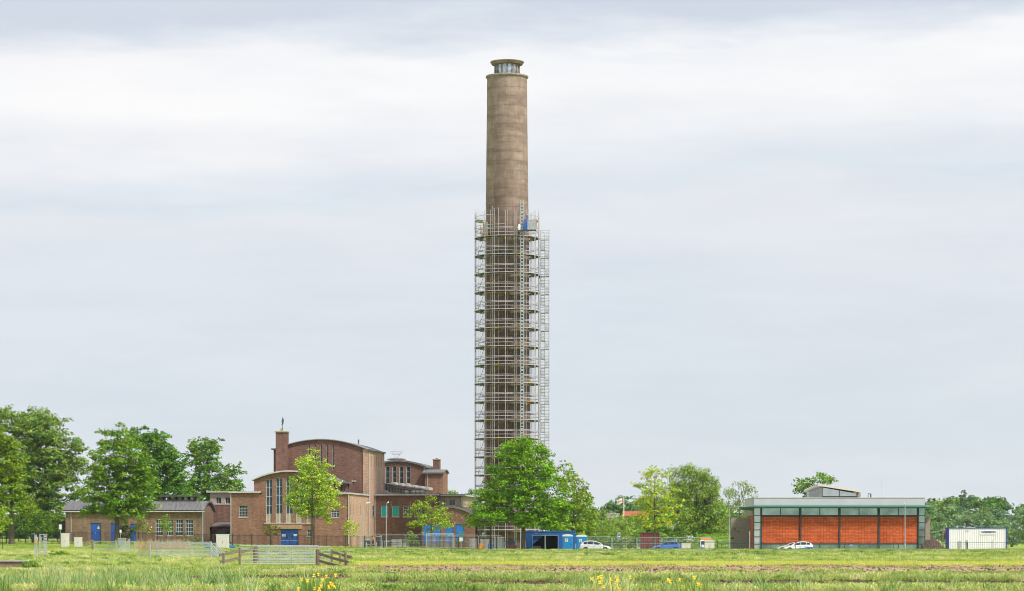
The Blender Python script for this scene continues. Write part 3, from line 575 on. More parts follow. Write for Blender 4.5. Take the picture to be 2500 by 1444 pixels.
for i, (px, lab) in enumerate(UG):
    c_ = [(.15, .27, .07), (.24, .37, .13), (.20, .33, .09), (.30, .40, .16)][i % 4]
    shrub('bush', 'low weedy bush behind the mesh fence, '+lab, 412, px, [(px-8, 1322+i%3*2, 13, 9), (px+8, 1319+i%2*4, 13, 10), (px, 1333, 18, 9), (px+2, 1312, 8, 5)], c_, .18, 34, .6, fill=1.4, cat='bush', group='weedy bushes behind the mesh fence of the car park')
for px, lab in ((1625, 'tall dark bush behind the maroon container'), (1440, 'dark bush between the pale loose tree and the willow bushes'), (1800, 'bush below the wispy willow')):
    shrub('bush', lab, 500, px, [(px, 1280, 26, 24), (px-16, 1298, 24, 16), (px+18, 1298, 24, 16)], (.17, .30, .09), .28, 24, 1.0, r=.1, cat='bush', group='dark bushes behind the car park')
# far-off wood that closes the horizon
def farwood():
    C = []; RR = []
    for i in range(2600):
        x = rnd.uniform(-330, 380); y = 900+rnd.uniform(-20, 40); hh = 11+2*math.sin(x*.05)+1.5*math.sin(x*.13+1)
        s = rnd.uniform(1.8, 3.2); C.append((x, y, rnd.random()**.7*hh)); RR.append((s, s, s*.8))
    o = leaves('far_wood', C, RR, 16, .75, (.15, .26, .11), None, 0, .12); NLEAF[0] += len(o.data.polygons)
    tag(o, 'low far-off wood closing the horizon behind everything', 'wood', kind='stuff')
farwood()
# grass covered mound
def mound():
    D = 430; x0, x1 = PX(1662, D), PX(1805, D); top = PZ(1298, D); m = MB(); nx, ny = 30, 16; vs = []
    for j in range(ny+1):
        for i in range(nx+1):
            u = i/nx; v = j/ny; x = x0+(x1-x0)*u; y = D-6+12*v
            e = sst(0, .38, u)*(1-sst(.93, 1, u))*sst(0, .45, v)*(1-sst(.6, 1, v))
            vs.append((x, y, gz(x, y)-.1+(top-.3)*e+.1*math.sin(x*2.1+y)*e))
    m.add(vs, [(j*(nx+1)+i, j*(nx+1)+i+1, (j+1)*(nx+1)+i+1, (j+1)*(nx+1)+i) for j in range(ny) for i in range(nx)])
    o = m.build('hill', mat('mound turf', (.17, .27, .045), 1, .3, 1.5), smooth=True); tag(o, kind='structure')
    C = []; RR = []
    for _ in range(1100):
        j = rnd.randrange(0, ny//2+3); i = rnd.randrange(0, nx); q = vs[j*(nx+1)+i]; C.append((q[0]+rnd.uniform(-.2, .2), q[1]+rnd.uniform(-.3, .3), q[2]+.12)); RR.append((.3, .3, .14))
    l = leaves('ivy_cover', C, RR, 130, .1, (.25, .40, .065), None, 0, .14); tag(l, 'low leafy cover growing over the green mound beside the orange tiled building', 'ground cover', kind='stuff')
mound()
print('leaves', NLEAF[0])

# ---------------------------------------------------------------- buildings
class Fr:
    """a building's own frame: origin on its front wall, x along the front, y into the depth"""
    def __init__(s, px0, D0, a): s.a = a; s.O = (PX(px0, D0), D0); s.u = (math.cos(a), -math.sin(a)); s.v = (math.sin(a), math.cos(a)); s.zg = gz(*s.O)
    def t(s, px, d=0):
        r = (px-CX)/FP; return (r*(s.O[1]+d*s.v[1])-(s.O[0]+d*s.v[0]))/(s.u[0]-r*s.u[1])
    def z(s, py, px, d=0): t = s.t(px, d); return PZ(py, s.O[1]+d*s.v[1]+t*s.u[1])-s.zg
    def dep(s, px, t):   # depth along a side wall standing at x=t, seen at px
        r = (px-CX)/FP; return (r*(s.O[1]+t*s.u[1])-(s.O[0]+t*s.u[0]))/(s.v[0]-r*s.v[1])
    def root(s, name, label, cat='building', group=None): return empty(name, (s.O[0], s.O[1], s.zg), -s.a, label, cat, group)
def wall(m, x0, x1, z0, z1, yoff, holes=(), th=.25, face='F', xw=0):
    T = (lambda x, y, z: (x, yoff+y, z)) if face == 'F' else (lambda x, y, z: (xw-y, x, z))
    X = sorted(set([x0, x1]+[h[0] for h in holes]+[h[1] for h in holes])); Zs = sorted(set([z0, z1]+[h[2] for h in holes]+[h[3] for h in holes]))
    X = [x for x in X if x0 <= x <= x1]; Zs = [z for z in Zs if z0 <= z <= z1]
    for i in range(len(X)-1):
        for j in range(len(Zs)-1):
            cx, cz = (X[i]+X[i+1])/2, (Zs[j]+Zs[j+1])/2
            if any(h[0] < cx < h[1] and h[2] < cz < h[3] for h in holes): continue
            m.face([T(X[i], 0, Zs[j]), T(X[i+1], 0, Zs[j]), T(X[i+1], 0, Zs[j+1]), T(X[i], 0, Zs[j+1])])
    for a, b, c, d in holes:
        m.face([T(a, 0, c), T(a, th, c), T(a, th, d), T(a, 0, d)]); m.face([T(b, 0, c), T(b, 0, d), T(b, th, d), T(b, th, c)])
        m.face([T(a, 0, d), T(a, th, d), T(b, th, d), T(b, 0, d)]); m.face([T(a, 0, c), T(b, 0, c), T(b, th, c), T(a, th, c)])
def block(m, x0, x1, y0, y1, z0, z1, hF=(), hR=(), top=True):
    wall(m, x0, x1, z0, z1, y0, hF); wall(m, y0, y1, z0, z1, 0, hR, face='R', xw=x1)
    m.face([(x0, y1, z0), (x0, y0, z0), (x0, y0, z1), (x0, y1, z1)]); m.face([(x1, y1, z0), (x0, y1, z0), (x0, y1, z1), (x1, y1, z1)])
    if top: m.face([(x0, y0, z1), (x1, y0, z1), (x1, y1, z1), (x0, y1, z1)])
def hole(w): return (w[0], w[1], w[2], w[3])
def window(root, w, yoff=0, nx=2, nz=3, frame='frame_w', glass='glass', face='F', xw=0, inset=.13, sill='stone', fw=.07, bw=.045, name='window', low=None):
    x0, x1, z0, z1 = w; loc = (0, yoff, 0) if face == 'F' else (xw, 0, 0); rz = 0 if face == 'F' else R(90); e = .004
    m = MB(); x0 += e; x1 -= e; z0 += e; z1 -= e
    m.box(x0, x0+fw, inset, inset+.08, z0, z1); m.box(x1-fw, x1, inset, inset+.08, z0, z1)
    m.box(x0+fw, x1-fw, inset, inset+.08, z0, z0+fw); m.box(x0+fw, x1-fw, inset, inset+.08, z1-fw, z1)
    for i in range(1, nx): c = x0+(x1-x0)*i/nx; m.box(c-bw/2, c+bw/2, inset+.01, inset+.07, z0+fw, z1-fw)
    for j in range(1, nz): c = z0+(z1-z0)*j/nz; m.box(x0+fw, x1-fw, inset+.014, inset+.066, c-bw/2, c+bw/2)
    o = m.build(name, M[frame], root, loc=loc, rz=rz)
    if low:
        MB().box(x0+fw*.5, x1-fw*.5, inset+.035, inset+.05, low, z1-fw*.5).build('pane', M[glass], o)
        MB().box(x0+fw*.5, x1-fw*.5, inset+.035, inset+.05, z0+fw*.5, low).build('white_panel', M['stone'], o)
    else: MB().box(x0+fw*.5, x1-fw*.5, inset+.035, inset+.05, z0+fw*.5, z1-fw*.5).build('pane', M[glass], o)
    if sill: MB().box(x0-.08, x1+.08, -.06, -.003, z0-.14, z0-.01).build('sill', M[sill], o)
    return o
def door(root, w, yoff=0, leaves_=2, mt='blue', face='F', xw=0, inset=.12, extras=None, frame=None):
    x0, x1, z0, z1 = w; loc = (0, yoff, 0) if face == 'F' else (xw, 0, 0); rz = 0 if face == 'F' else R(90)
    m = MB(); n = leaves_; wd = (x1-x0-.02)/n
    for i in range(n):
        a = x0+.01+i*wd; m.box(a+.01, a+wd-.01, inset, inset+.06, z0+.02, z1-.02)
        m.box(a+.08, a+wd-.08, inset-.015, inset-.002, z0+.15, z0+(z1-z0)*.45); m.box(a+.08, a+wd-.08, inset-.015, inset-.002, z0+(z1-z0)*.52, z1-.15)
    o = m.build('door', M[mt], root, loc=loc, rz=rz)
    c = (x0+x1)/2; MB().box(c-.06, c-.02, inset-.07, inset-.02, z0+(z1-z0)*.40, z0+(z1-z0)*.5).build('handle', M['alu'], o)
    return o
def archz(xa, xb, zs, rise): return lambda x: zs+rise*(1-((x-(xa+xb)/2)/((xb-xa)/2))**2)
def archfill(m, f, xa, xb, zb, y0, y1, n=24, back=True):
    for i in range(n):
        a = xa+(xb-xa)*i/n; b = xa+(xb-xa)*(i+1)/n
        m.face([(a, y0, zb), (b, y0, zb), (b, y0, f(b)), (a, y0, f(a))])
        if back: m.face([(b, y1, zb), (a, y1, zb), (a, y1, f(a)), (b, y1, f(b))])
def archroof(m, f, xa, xb, y0, y1, th=.3, n=24):
    for i in range(n):
        a = xa+(xb-xa)*i/n; b = xa+(xb-xa)*(i+1)/n; za, zb = f(a), f(b)
        m.face([(a, y0, za), (b, y0, zb), (b, y0, zb+th), (a, y0, za+th)]); m.face([(b, y1, zb), (a, y1, za), (a, y1, za+th), (b, y1, zb+th)])
        m.face([(a, y0, za+th), (b, y0, zb+th), (b, y1, zb+th), (a, y1, za+th)]); m.face([(a, y0, za), (a, y1, za), (b, y1, zb), (b, y0, zb)])
    for x, s in ((xa, 1), (xb, -1)): z = f(x); m.face([(x, y0, z), (x, y0, z+th), (x, y1, z+th), (x, y1, z)])
def pipe(root, x, y, z0, z1, name='drainpipe', r=.06): MB().tube([(x, y, z0), (x, y, z1)], r, 8).build(name, M['gutter'], root)
def eave(root, x0, x1, y0, y1, z, th=.22, mt='gutter', name='roof_edge'):
    return MB().box(x0, x1, y0, y1, z, z+th).build(name, M[mt], root)

# --- low barrel-roofed wing at the left
f = Fr(160, 432, .1); r = f.root('barrel_roofed_building', 'low weathered brick wing with a dark barrel roof and blue doors, at the left')
L = f.t(495); H = f.z(1249, 160); W = 8.0; m = MB(); yb = f.z(1321, 240)
Wn = [(f.t(380), f.t(398)), (f.t(405), f.t(423)), (f.t(429), f.t(447)), (f.t(453), f.t(472))]
wz = (f.z(1308, 430), f.z(1269, 430)); wins = [(a, b, *wz) for a, b in Wn]
drs = [(f.t(222), f.t(246), yb, f.z(1277, 230)), (f.t(270), f.t(294), yb, f.z(1278, 280)), (f.t(318), f.t(333), yb, f.z(1279, 320))]
sd = (5.6, 6.7, f.z(1321, 510), f.z(1288, 510))
xm_ = f.t(366)
block(m, 0, xm_, 0, W, -1, H, drs, (), False); block(m, xm_+.0, L, 0.0, W, -1, H, wins, [sd], False)
fr = lambda y: H+1.25*(1-((y-W/2)/(W/2))**2)
for i in range(20):
    a, b = W*i/20, W*(i+1)/20
    m.face([(L, a, H), (L, b, H), (L, b, fr(b)), (L, a, fr(a))]); m.face([(0, b, H), (0, a, H), (0, a, fr(a)), (0, b, fr(b))])
m.build('wall', M['brick_grey'], r)
m = MB(); 
for i in range(20):
    a, b = -.35+(W+.7)*i/20, -.35+(W+.7)*(i+1)/20; g_ = lambda y: H-.05+1.45*(1-((y-W/2)/(W/2+.35))**2)
    za, zb_ = g_(a), g_(b)
    m.face([(-.3, a, za+.25), (L+.35, a, za+.25), (L+.35, b, zb_+.25), (-.3, b, zb_+.25)]); m.face([(-.3, a, za), (-.3, b, zb_), (L+.35, b, zb_), (L+.35, a, za)])
    m.face([(L+.35, a, za), (L+.35, b, zb_), (L+.35, b, zb_+.25), (L+.35, a, za+.25)]); m.face([(-.3, b, zb_), (-.3, a, za), (-.3, a, za+.25), (-.3, b, zb_+.25)])
for k in range(34):      # standing seams
    x = -.1+k*(L+.3)/33
    for i in range(10):
        a, b = -.35+(W+.7)*i/20, -.35+(W+.7)*(i+1)/20; m.add([(x, a, g_(a)+.25), (x+.06, a, g_(a)+.25), (x+.06, b, g_(b)+.25), (x, b, g_(b)+.25), (x, a, g_(a)+.31), (x+.06, a, g_(a)+.31), (x+.06, b, g_(b)+.31), (x, b, g_(b)+.31)], [(4, 5, 6, 7), (0, 1, 5, 4), (3, 0, 4, 7), (1, 2, 6, 5)])
rf = m.build('roof', M['zinc'], r)
MB().box(-.35, L+.4, -.52, -.36, H-.12, H+.06).build('gutter', M['gutter'], rf)
m = MB(); xa, xb = f.t(383), f.t(462)
z1_ = H+1.5; m.box(xa, xb, 3.0, 5.0, z1_, z1_+.35)
for k in range(6): x = xa+(xb-xa)*k/5-.12; m.box(x, x+.25, 3.0, 5.0, z1_+.35, z1_+.85)
m.box(xa-.35, xb+.9, 2.6, 5.4, z1_+.85, z1_+1.0); m.build('ridge_vent', M['bitumen'], rf)
m = MB(); xa, xb = f.t(205), f.t(265); m.box(xa, xb, 3.0, 5.0, z1_, z1_+.75); m.box(xa-.35, xb+.35, 2.6, 5.4, z1_+.75, z1_+.9); m.build('ridge_vent', M['bitumen'], rf)
for w_ in wins: window(r, w_, 0, 3, 4)
d0 = door(r, drs[0]); door(r, drs[1], leaves_=1); door(r, drs[2], leaves_=1)
m = MB(); c = f.t(240); m.face([(c-.25, .1, yb+1.9), (c+.25, .1, yb+1.9), (c, .1, yb+2.4)]); m.build('warning_sign', M['yellow'], d0)
door(r, sd, 0, 1, 'blue', 'R', L)
pipe(r, .9, -.08, yb-.3, H-.1); m = MB(); m.box(f.t(369), f.t(371), -.1, -.01, f.z(1289, 370), f.z(1286, 370)); m.build('wall_lamp', M['lamp_w'], r)
# annex at its left end
f2 = Fr(146, 440, .1); r2b = f2.root('dark_timber_shed', 'small dark flat roofed shed against the left end of the low wing', 'shed')
m = MB(); h_ = f2.z(1272, 150); m.box(0, 1.4, 0, 3, -1, h_); m.build('wall', M['frame_d'], r2b); MB().box(-.15, 1.5, -.2, 3.2, h_, h_+.16).build('roof', M['zinc'], r2b)

# --- main pumping station: low block, arched window hall, right block, tall hall
f = Fr(563, 425, .1); r = f.root('brick_pumping_station', 'large brown brick pumping station with tall arched hall and square chimney')
ZB = -1.0
# block B (left front)
b0, b1 = 0, f.t(633); hb = f.z(1203, 600); wB = (f.t(583), f.t(605), f.z(1263, 594), f.z(1234, 594)); m = MB(); block(m, b0, b1, 0, 9, ZB, hb, [wB])
# hall C
dC = .9; c0, c1 = f.t(620, dC), f.t(795, dC); ceb = f.z(1172, 640, dC); rise = f.z(1152, 707, dC)-ceb; fa = archz(c0, c1, ceb, rise)
zlow, zhi = f.z(1277, 707, dC), f.z(1166, 707, dC)
wC = []
for a, b, tp in ((649, 665, 1170), (673, 690, 1167), (698, 715, 1166.5), (723, 740, 1167), (748, 765, 1170)):
    wC.append((f.t(a, dC), f.t(b, dC), zlow, f.z(tp, 707, dC)))
dz = f.z(1333, 700, dC); dC_ = (f.t(685, dC), f.t(728.5, dC), dz, f.z(1292, 707, dC)); wS = (f.t(749, dC), f.t(763, dC), f.z(1310, 755, dC), f.z(1293, 755, dC))
wall(m, f.t(646, dC), f.t(768, dC), ZB, zhi, dC, wC+[dC_, wS])
for a, b in ((c0, f.t(646, dC)), (f.t(768, dC), c1)): wall(m, a, b, ZB, ceb, dC, ()); archfill(m, fa, a, b, ceb, dC, dC+19, 8, False)
archfill(m, fa, f.t(646, dC), f.t(768, dC), zhi, dC, dC+19, 16, False)
m.face([(c0, dC+19, ZB), (c0, dC, ZB), (c0, dC, ceb), (c0, dC+19, ceb)]); m.face([(c1, dC, 5), (c1, dC+19, 5), (c1, dC+19, ceb), (c1, dC, ceb)])
# block D (right front)
q0, q1 = c1, f.t(853, .4); hd = f.z(1205.5, 840, .4); q1b = 20
wD = (f.t(808, .4), f.t(828, .4), f.z(1264, 818, .4), f.z(1246, 818, .4)); slits = []
for px in (856, 864, 871.5, 879.5, 887, 894, 901): d_ = f.dep(px, q1); slits.append((d_-.28, d_+.28, f.z(1258, px, d_), f.z(1232, px, d_)))
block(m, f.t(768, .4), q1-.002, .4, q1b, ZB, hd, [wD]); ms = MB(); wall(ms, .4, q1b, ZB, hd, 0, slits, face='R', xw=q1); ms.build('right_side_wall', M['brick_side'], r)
m.build('front_wall', M['brick_front'], r)
# tall hall
dT = 22; t0, t1 = f.t(668, dT), f.t(899, dT); tz = f.z(1100, 800, dT); tr = f.z(1074.5, 790, dT)-tz; ft = archz(t0, t1, tz, tr); m = MB()
wT = [(f.t(a, dT), f.t(a+5, dT), f.z(1148, 785, dT), f.z(tp, 785, dT)) for a, tp in ((752.5, 1087), (767.5, 1085.5), (782, 1085), (797, 1085.5), (811.5, 1087.5))]
xa, xb = f.t(748, dT), f.t(820, dT); zt_ = f.z(1084, 785, dT)
wall(m, xa, xb, ZB, zt_, dT, wT); archfill(m, ft, xa, xb, zt_, dT, dT+17, 10, False)
wall(m, t0, xa, ZB, tz, dT); archfill(m, ft, t0, xa, tz, dT, dT+17, 10, False); wall(m, xb, t1, ZB, tz, dT); archfill(m, ft, xb, t1, tz, dT, dT+17, 12, False)
TD = f.dep(937, t1)-dT
m.face([(t0, dT+TD, ZB), (t0, dT, ZB), (t0, dT, tz), (t0, dT+TD, tz)]); m.face([(t1, dT+TD, ZB), (t0, dT+TD, ZB), (t0, dT+TD, tz), (t1, dT+TD, tz)]); archfill(m, ft, t0, t1, tz, dT+TD, dT+TD, 16, False)
m.build('tall_hall_wall', M['brick'], r)
m = MB(); sl_ = []
for px in (907, 913.5, 919, 925, 931): d_ = f.dep(px, t1); sl_.append((d_-.32, d_+.32, f.z(1140, 900, d_), f.z(1115, 900, d_)))
wl = (f.dep(908, t1)-.2, f.dep(913, t1)+.2, f.z(1261, 910, dT+3), f.z(1233, 910, dT+3)) 
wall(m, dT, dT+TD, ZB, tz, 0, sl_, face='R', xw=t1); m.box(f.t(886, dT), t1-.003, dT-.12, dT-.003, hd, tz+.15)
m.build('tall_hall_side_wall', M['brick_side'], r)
for w_ in sl_: MB().box(w_[0]+.01, w_[1]-.01, .15, .2, w_[2]+.01, w_[3]-.01).build('louvre', M['frame_d'], r, loc=(t1, 0, 0), rz=R(90))
m = MB(); archroof(m, ft, t0, t1, dT-.35, dT+TD+.3, .2); m.box(t1, t1+.35, dT-.35, dT+TD+.3, tz-.02, tz+.2); rf = m.build('tall_hall_roof', M['zinc'], r)
m = MB()
for i in range(24):
    a = t0+(t1-t0)*i/24; b = t0+(t1-t0)*(i+1)/24; m.face([(a, dT-.37, ft(a)+.10), (b, dT-.37, ft(b)+.10), (b, dT-.37, ft(b)+.21), (a, dT-.37, ft(a)+.21)])
m.build('roof_trim', M['gutter'], rf)
MB().tube([(t1-3, dT+9, ft(t1-3)+.3), (t1-3, dT+9, ft(t1-3)+1.0)], .12, 8).build('roof_vent', M['bitumen'], rf)
for w_ in wT: window(r, w_, dT, 1, 4, 'stone', 'glass', sill=None, fw=.06, bw=.03)
m = MB(); m.lathe([(.02, 0), (.24, 0), (.26, .06)], 20)
for px in (861, 867):
    v_ = MB(); x = f.t(px, dT); z = f.z(1175, px, dT)
    v_.tube([(x, dT-.1, z), (x, dT-.02, z)], .19, 18); v_.build('round_vent', M['stone'], r)
# square chimney on the tall hall
h0, h1 = f.t(673, 20.4), f.t(699.5, 20.4); hz = f.z(1056, 685, 20.4); m = MB(); m.box(h0, h1-.0, 20.4, 22.4, ZB, hz); ch = m.build('chimney', M['brick'], r)
MB().box(h0-.15, h1+.15, 20.25, 22.55, hz, hz+.18).build('chimney_cap', mat('lichen covered capstone', (.36, .36, .16), .95, .25, 4), ch)
MB().box(h0-.9, h0-.02, 20.9, 22.3, f.z(1098, 672, 20.4), f.z(1095, 672, 20.4)).build('roof_corner', M['zinc'], r)
xw_ = (h0+h1)/2+.1; zt0 = hz+.18; m = MB(); m.tube([(xw_, 21.2, zt0), (xw_, 21.2, zt0+1.9)], .045, 6)
pz = [(0, 1.2), (.12, 1.3), (.22, 1.25), (.12, 1.42), (.18, 1.7), (.2, 2.0), (.1, 2.25), (-.03, 2.42), (-.1, 2.35), (-.02, 2.2), (-.14, 1.95), (-.18, 1.65), (-.08, 1.4), (-.22, 1.1)]
m.prism([(xw_+a, zt0+b-.1) for a, b in pz], 21.17, 21.23); m.build('weather_vane', mat('verdigris bronze', (.06, .10, .10), .6, .2), ch)
m = MB(); m.box(xw_-.45, xw_+.1, 20.9, 21.5, zt0, zt0+.2); m.box(xw_-.3, xw_-.05, 21, 21.3, zt0+.2, zt0+.5); m.build('vane_plinth', M['stone'], ch)
# roofs of the front blocks
m = MB(); archroof(m, fa, c0-.3, c1+.3, dC-.4, dC+19, .19); rf = m.build('front_hall_roof', M['zinc'], r)
m = MB()
for i in range(24):
    a = c0-.3+(c1-c0+.6)*i/24; b = a+(c1-c0+.6)/24; m.add([(a, dC-.5, fa(a)-.02), (b, dC-.5, fa(b)-.02), (b, dC-.5, fa(b)+.2), (a, dC-.5, fa(a)+.2), (a, dC-.41, fa(a)-.02), (b, dC-.41, fa(b)-.02), (b, dC-.41, fa(b)+.2), (a, dC-.41, fa(a)+.2)], [(0, 1, 2, 3), (3, 2, 6, 7), (0, 4, 5, 1)])
m.build('roof_trim', M['gutter'], rf)
m = MB(); m.box(b0-.25, b1+.3, -.3, 9, hb, hb+.1); bb = m.build('low_roof', M['bitumen'], r); MB().box(b0-.28, b1+.33, -.36, -.305, hb-.06, hb+.16).build('roof_trim', M['gutter'], bb)
m = MB(); m.box(f.t(768, .4)+.3, q1+.12, .25, q1b, hd, hd+.1); bb = m.build('right_block_roof', M['bitumen'], r)
m = MB(); m.box(f.t(792, .4), q1+.16, .16, .245, hd-.08, hd+.16); m.box(q1+.125, q1+.2, .25, q1b, hd-.08, hd+.16); m.build('roof_trim', M['gutter'], bb)
window(r, wB, 0, 3, 4)
for w_ in wC: window(r, w_, dC, 3 if False else 2, 5, 'frame_w', 'glass', sill=None, low=f.z(1256, 707, dC), inset=.2, bw=.06)
MB().box(f.t(645, dC), f.t(769, dC), dC-.12, dC-.003, zlow-.22, zlow-.01).build('long_sill', M['stone'], r)
m = MB(); m.box(f.t(660, dC), f.t(738, dC), dC-.14, dC-.003, dC_[3]+.02, zlow-.30); m.build('lintel', mat('tan brick lintel', (.38, .24, .15), .9, .2, 3), r)
window(r, wS, dC, 2, 2); window(r, wD, .4, 3, 3)
dd = door(r, dC_, dC, 2, 'blue', inset=.25)
m = MB(); cx_ = (dC_[0]+dC_[1])/2
for s in (-.45, .45): MB().box(cx_+s-.1, cx_+s+.1, .22, .235, dz+1.1, dz+1.75).build('door_window', M['darkin'], dd)
MB().box(dC_[0]+.15, dC_[0]+.75, .22, .235, dz+1.45, dz+1.75).build('notice', M['white'], dd); MB().box(dC_[1]-.8, dC_[1]-.2, .22, .235, dz+1.5, dz+1.78).build('notice', M['white'], dd)
MB().box(dC_[0], dC_[1], .215, .235, dz+.78, dz+.83).build('push_bar', M['alu'], dd)
for w_ in slits: MB().box(w_[0]+.01, w_[1]-.01, .15, .2, w_[2]+.01, w_[3]-.01).build('slit_window', M['glass'], r, loc=(q1, 0, 0), rz=R(90))
window(r, wl, 0, 1, 2, 'frame_w', 'glass', 'R', t1, -.1, None) 
pipe(r, q1-.12, .3, 0, hd-.1); pipe(r, q1+.1, q1b-.3, 0, hd-.1); pipe(r, t1+.1, dT+.2, hd, tz); pipe(r, t1+.08, dT+TD-.2, hd, tz); pipe(r, b0+.06, -.08, .3, hb); pipe(r, f.t(632), -.06, hb-.1, hb-.2)
# lantern on the right block
l0, l1 = f.t(826, 9), f.t(850, 9); lz = f.z(1181, 840, 9); m = MB(); m.box(l0, l0+.35, 9, 9.35, hd, lz); m.box(l1-.5, l1-.15, 9, 9.35, hd, lz); m.box(l0+.35, l1-.5, 9.05, 9.3, hd, hd+.5); m.box(l0, l1-.15, 11, 11.3, hd, lz); m.box((l0+l1)/2-.1, (l0+l1)/2+.1, 9.05, 9.3, hd+.5, lz)
ln = m.build('roof_lantern', M['brick'], r); MB().box(l0-.6, l1+.2, 8.6, 11.6, lz, lz+.2).build('lantern_roof', M['zinc'], ln); MB().box(l0+.36, l1-.51, 9.15, 9.2, hd+.5, lz-.01).build('pane', M['glass'], ln)
m = MB(); m.tube([((l0+l1)/2-.3, 10, lz+.2), ((l0+l1)/2-.3, 10, lz+.55)], .07, 6); m.build('roof_vent', M['white'], ln)
for k in range(7):
    x = q1-.8-.5*k if k < 3 else b0+.8+k*.6; (MB().box(x, x+.12, .6, .72, hd+.1, hd+.32) if k < 3 else MB().box(x, x+.12, .6, .72, hb+.1, hb+.28)).build('roof_vent', M['gutter'], r)
# recessed block A between the wings
dA = 14; a0, a1 = f.t(513, dA), f.t(570, dA); hA = f.z(1203, 540, dA); hs_ = f.z(1233, 540, dA); wA = [(f.t(527, dA), f.t(540.5, dA), f.z(1231, 533, dA), f.z(1214.5, 533, dA)), (f.t(550, dA), f.t(562, dA), f.z(1231, 533, dA), f.z(1214.5, 533, dA))]
m = MB(); block(m, a0, a1, dA, dA+8, hs_, hA, wA); m.build('upper_storey', M['stone'], r)
m = MB(); block(m, a0, a1, dA+.05, dA+8, ZB, hs_, (), (), False); m.build('recessed_wall', M['brick'], r)
for w_ in wA: window(r, w_, dA, 2, 1, 'frame_w', 'glass', sill=None)
MB().box(a0-.55, a1, dA-.5, dA+8, hA, hA+.2).build('upper_roof', M['gutter'], r)
k0, k1 = f.t(518, 10), f.t(562.5, 10); kz = f.z(1290, 540, 10); m = MB(); m.box(k0, k1, 10, 13.9, ZB, kz-.9); m.box(k0, k1, 10.02, 13.9, kz-.3, kz+.25); m.build('porch_wall', M['brick'], r)
m = MB(); m.box(k0, k1, 10.05, 13.9, kz-.9, kz-.3); m.build('porch_window', M['glass'], r)
m = MB(); m.prismx([(9.4, kz+.25), (13.95, kz+.75), (13.95, kz+.95), (9.4, kz+.42)], k0-.1, k1); m.build('porch_roof', M['zinc'], r)

# --- right wing
f = Fr(915.5, 452, .1); r = f.root('flat_roofed_brick_building', 'flat roofed brick wing with teal boarded windows, between the pumping station and the tower')
e1 = f.t(1068); he = f.z(1210, 960); wz = (f.z(1262, 960), f.z(1235.5, 960)); wE = [(f.t(a), f.t(b), *wz) for a, b in ((930, 947.5), (957, 974.5), (984, 1002.5), (1012, 1030))]; m = MB()
block(m, 0, e1, 0, 12, -1, he, wE); m.build('wall', M['brick'], r)
u1 = f.t(1129, 1.5); us = f.z(1238, 1100, 1.5); wU = [(f.t(1077, 1.5), f.t(1087, 1.5), f.z(1235, 1080), f.z(1220, 1080)), (f.t(1096, 1.5), f.t(1112, 1.5), f.z(1235, 1080), f.z(1220, 1080))]
ud = f.dep(1160, u1); m = MB(); sl2 = []
for k in range(9): d_ = 2.2+k*(ud-3)/9; sl2.append((d_, d_+.45, f.z(1236, 1135, 4), f.z(1221, 1135, 4)))
block(m, e1+.01, u1, 1.5, ud, us, he-.05, wU, sl2); m.build('upper_storey', M['stone'], r)
for w_ in sl2: MB().box(w_[0]+.01, w_[1]-.01, .15, .2, w_[2]+.01, w_[3]-.01).build('slit_window', M['frame_d'], r, loc=(u1, 0, 0), rz=R(90))
for w_ in wU: window(r, w_, 1.5, 2, 1, sill=None)
m = MB(); block(m, e1+.01, u1, 1.52, ud, -1, us, (), (), False); m.build('lower_wall', M['brick'], r)
m = MB(); m.box(-.2, e1+.3, -.35, 12.2, he, he+.28); m.box(e1+.31, u1+.4, 1.0, ud+.4, he-.03, he+.2); rf = m.build('roof', M['bitumen'], r)
m = MB(); m.box(-.22, e1+.33, -.5, -.355, he-.02, he+.18); m.box(e1+.33, u1+.5, .85, .995, he-.1, he+.12); m.box(u1+.41, u1+.52, 1.0, ud+.4, he-.1, he+.12); m.build('gutter', M['gutter'], rf)
for k in range(12): x = .6+k*1.25; MB().box(x, x+.1, .1, .2, he+.28, he+.42).build('roof_hook', M['bitumen'], rf)
for px in (942, 992, 1010, 1020, 1031): x = f.t(px, 5); MB().lathe([(.02, 0), (.22, 0), (.22, .35), (.38, .4), (.3, .55), (.02, .6)], 12, x, 5).build('roof_vent', M['gutter'], rf, loc=(0, 0, he+.28))
for i, w_ in enumerate(wE):
    if i < 2:
        o = window(r, w_, 0, 1, 1, 'frame_w', 'teal', inset=.08)
    else: window(r, w_, 0, 4, 3, 'white', 'glass')
pipe(r, .12, -.08, 0, he); pipe(r, u1-.15, 1.4, us, he-.1)
for px in (955, 1002): x = f.t(px); MB().tube([(x, -.08, he-.9), (x, -.08, he-2.1)], .035, 6).build('cable_conduit', M['gutter'], r)

# --- arched shed in front of the right wing
f = Fr(1030, 438, .1); r = f.root('arched_brick_shed', 'low arched brick shed with bright blue garage doors behind the low spreading tree', 'shed')
s1 = f.t(1160); zs = f.z(1262, 1100); rise = f.z(1240, 1090)-zs; fs_ = archz(0, s1, zs, rise); gt = f.z(1280, 1090); gd = [(f.t(a), f.t(b), f.z(1326, 1090), gt) for a, b in ((1033, 1052), (1056, 1076), (1088, 1107), (1113, 1132))]
m = MB(); wall(m, 0, s1, -1, zs, 0, gd); archfill(m, fs_, 0, s1, zs, 0, 9); m.face([(s1, 0, -1), (s1, 9, -1), (s1, 9, zs), (s1, 0, zs)]); m.face([(0, 9, -1), (0, 0, -1), (0, 0, zs), (0, 9, zs)]); m.build('wall', M['brick'], r)
m = MB(); archroof(m, fs_, -.2, s1+.2, -.3, 9.2, .2); m.build('roof', M['zinc'], r)
for d_ in gd: door(r, d_, 0, 2, 'blue_b')

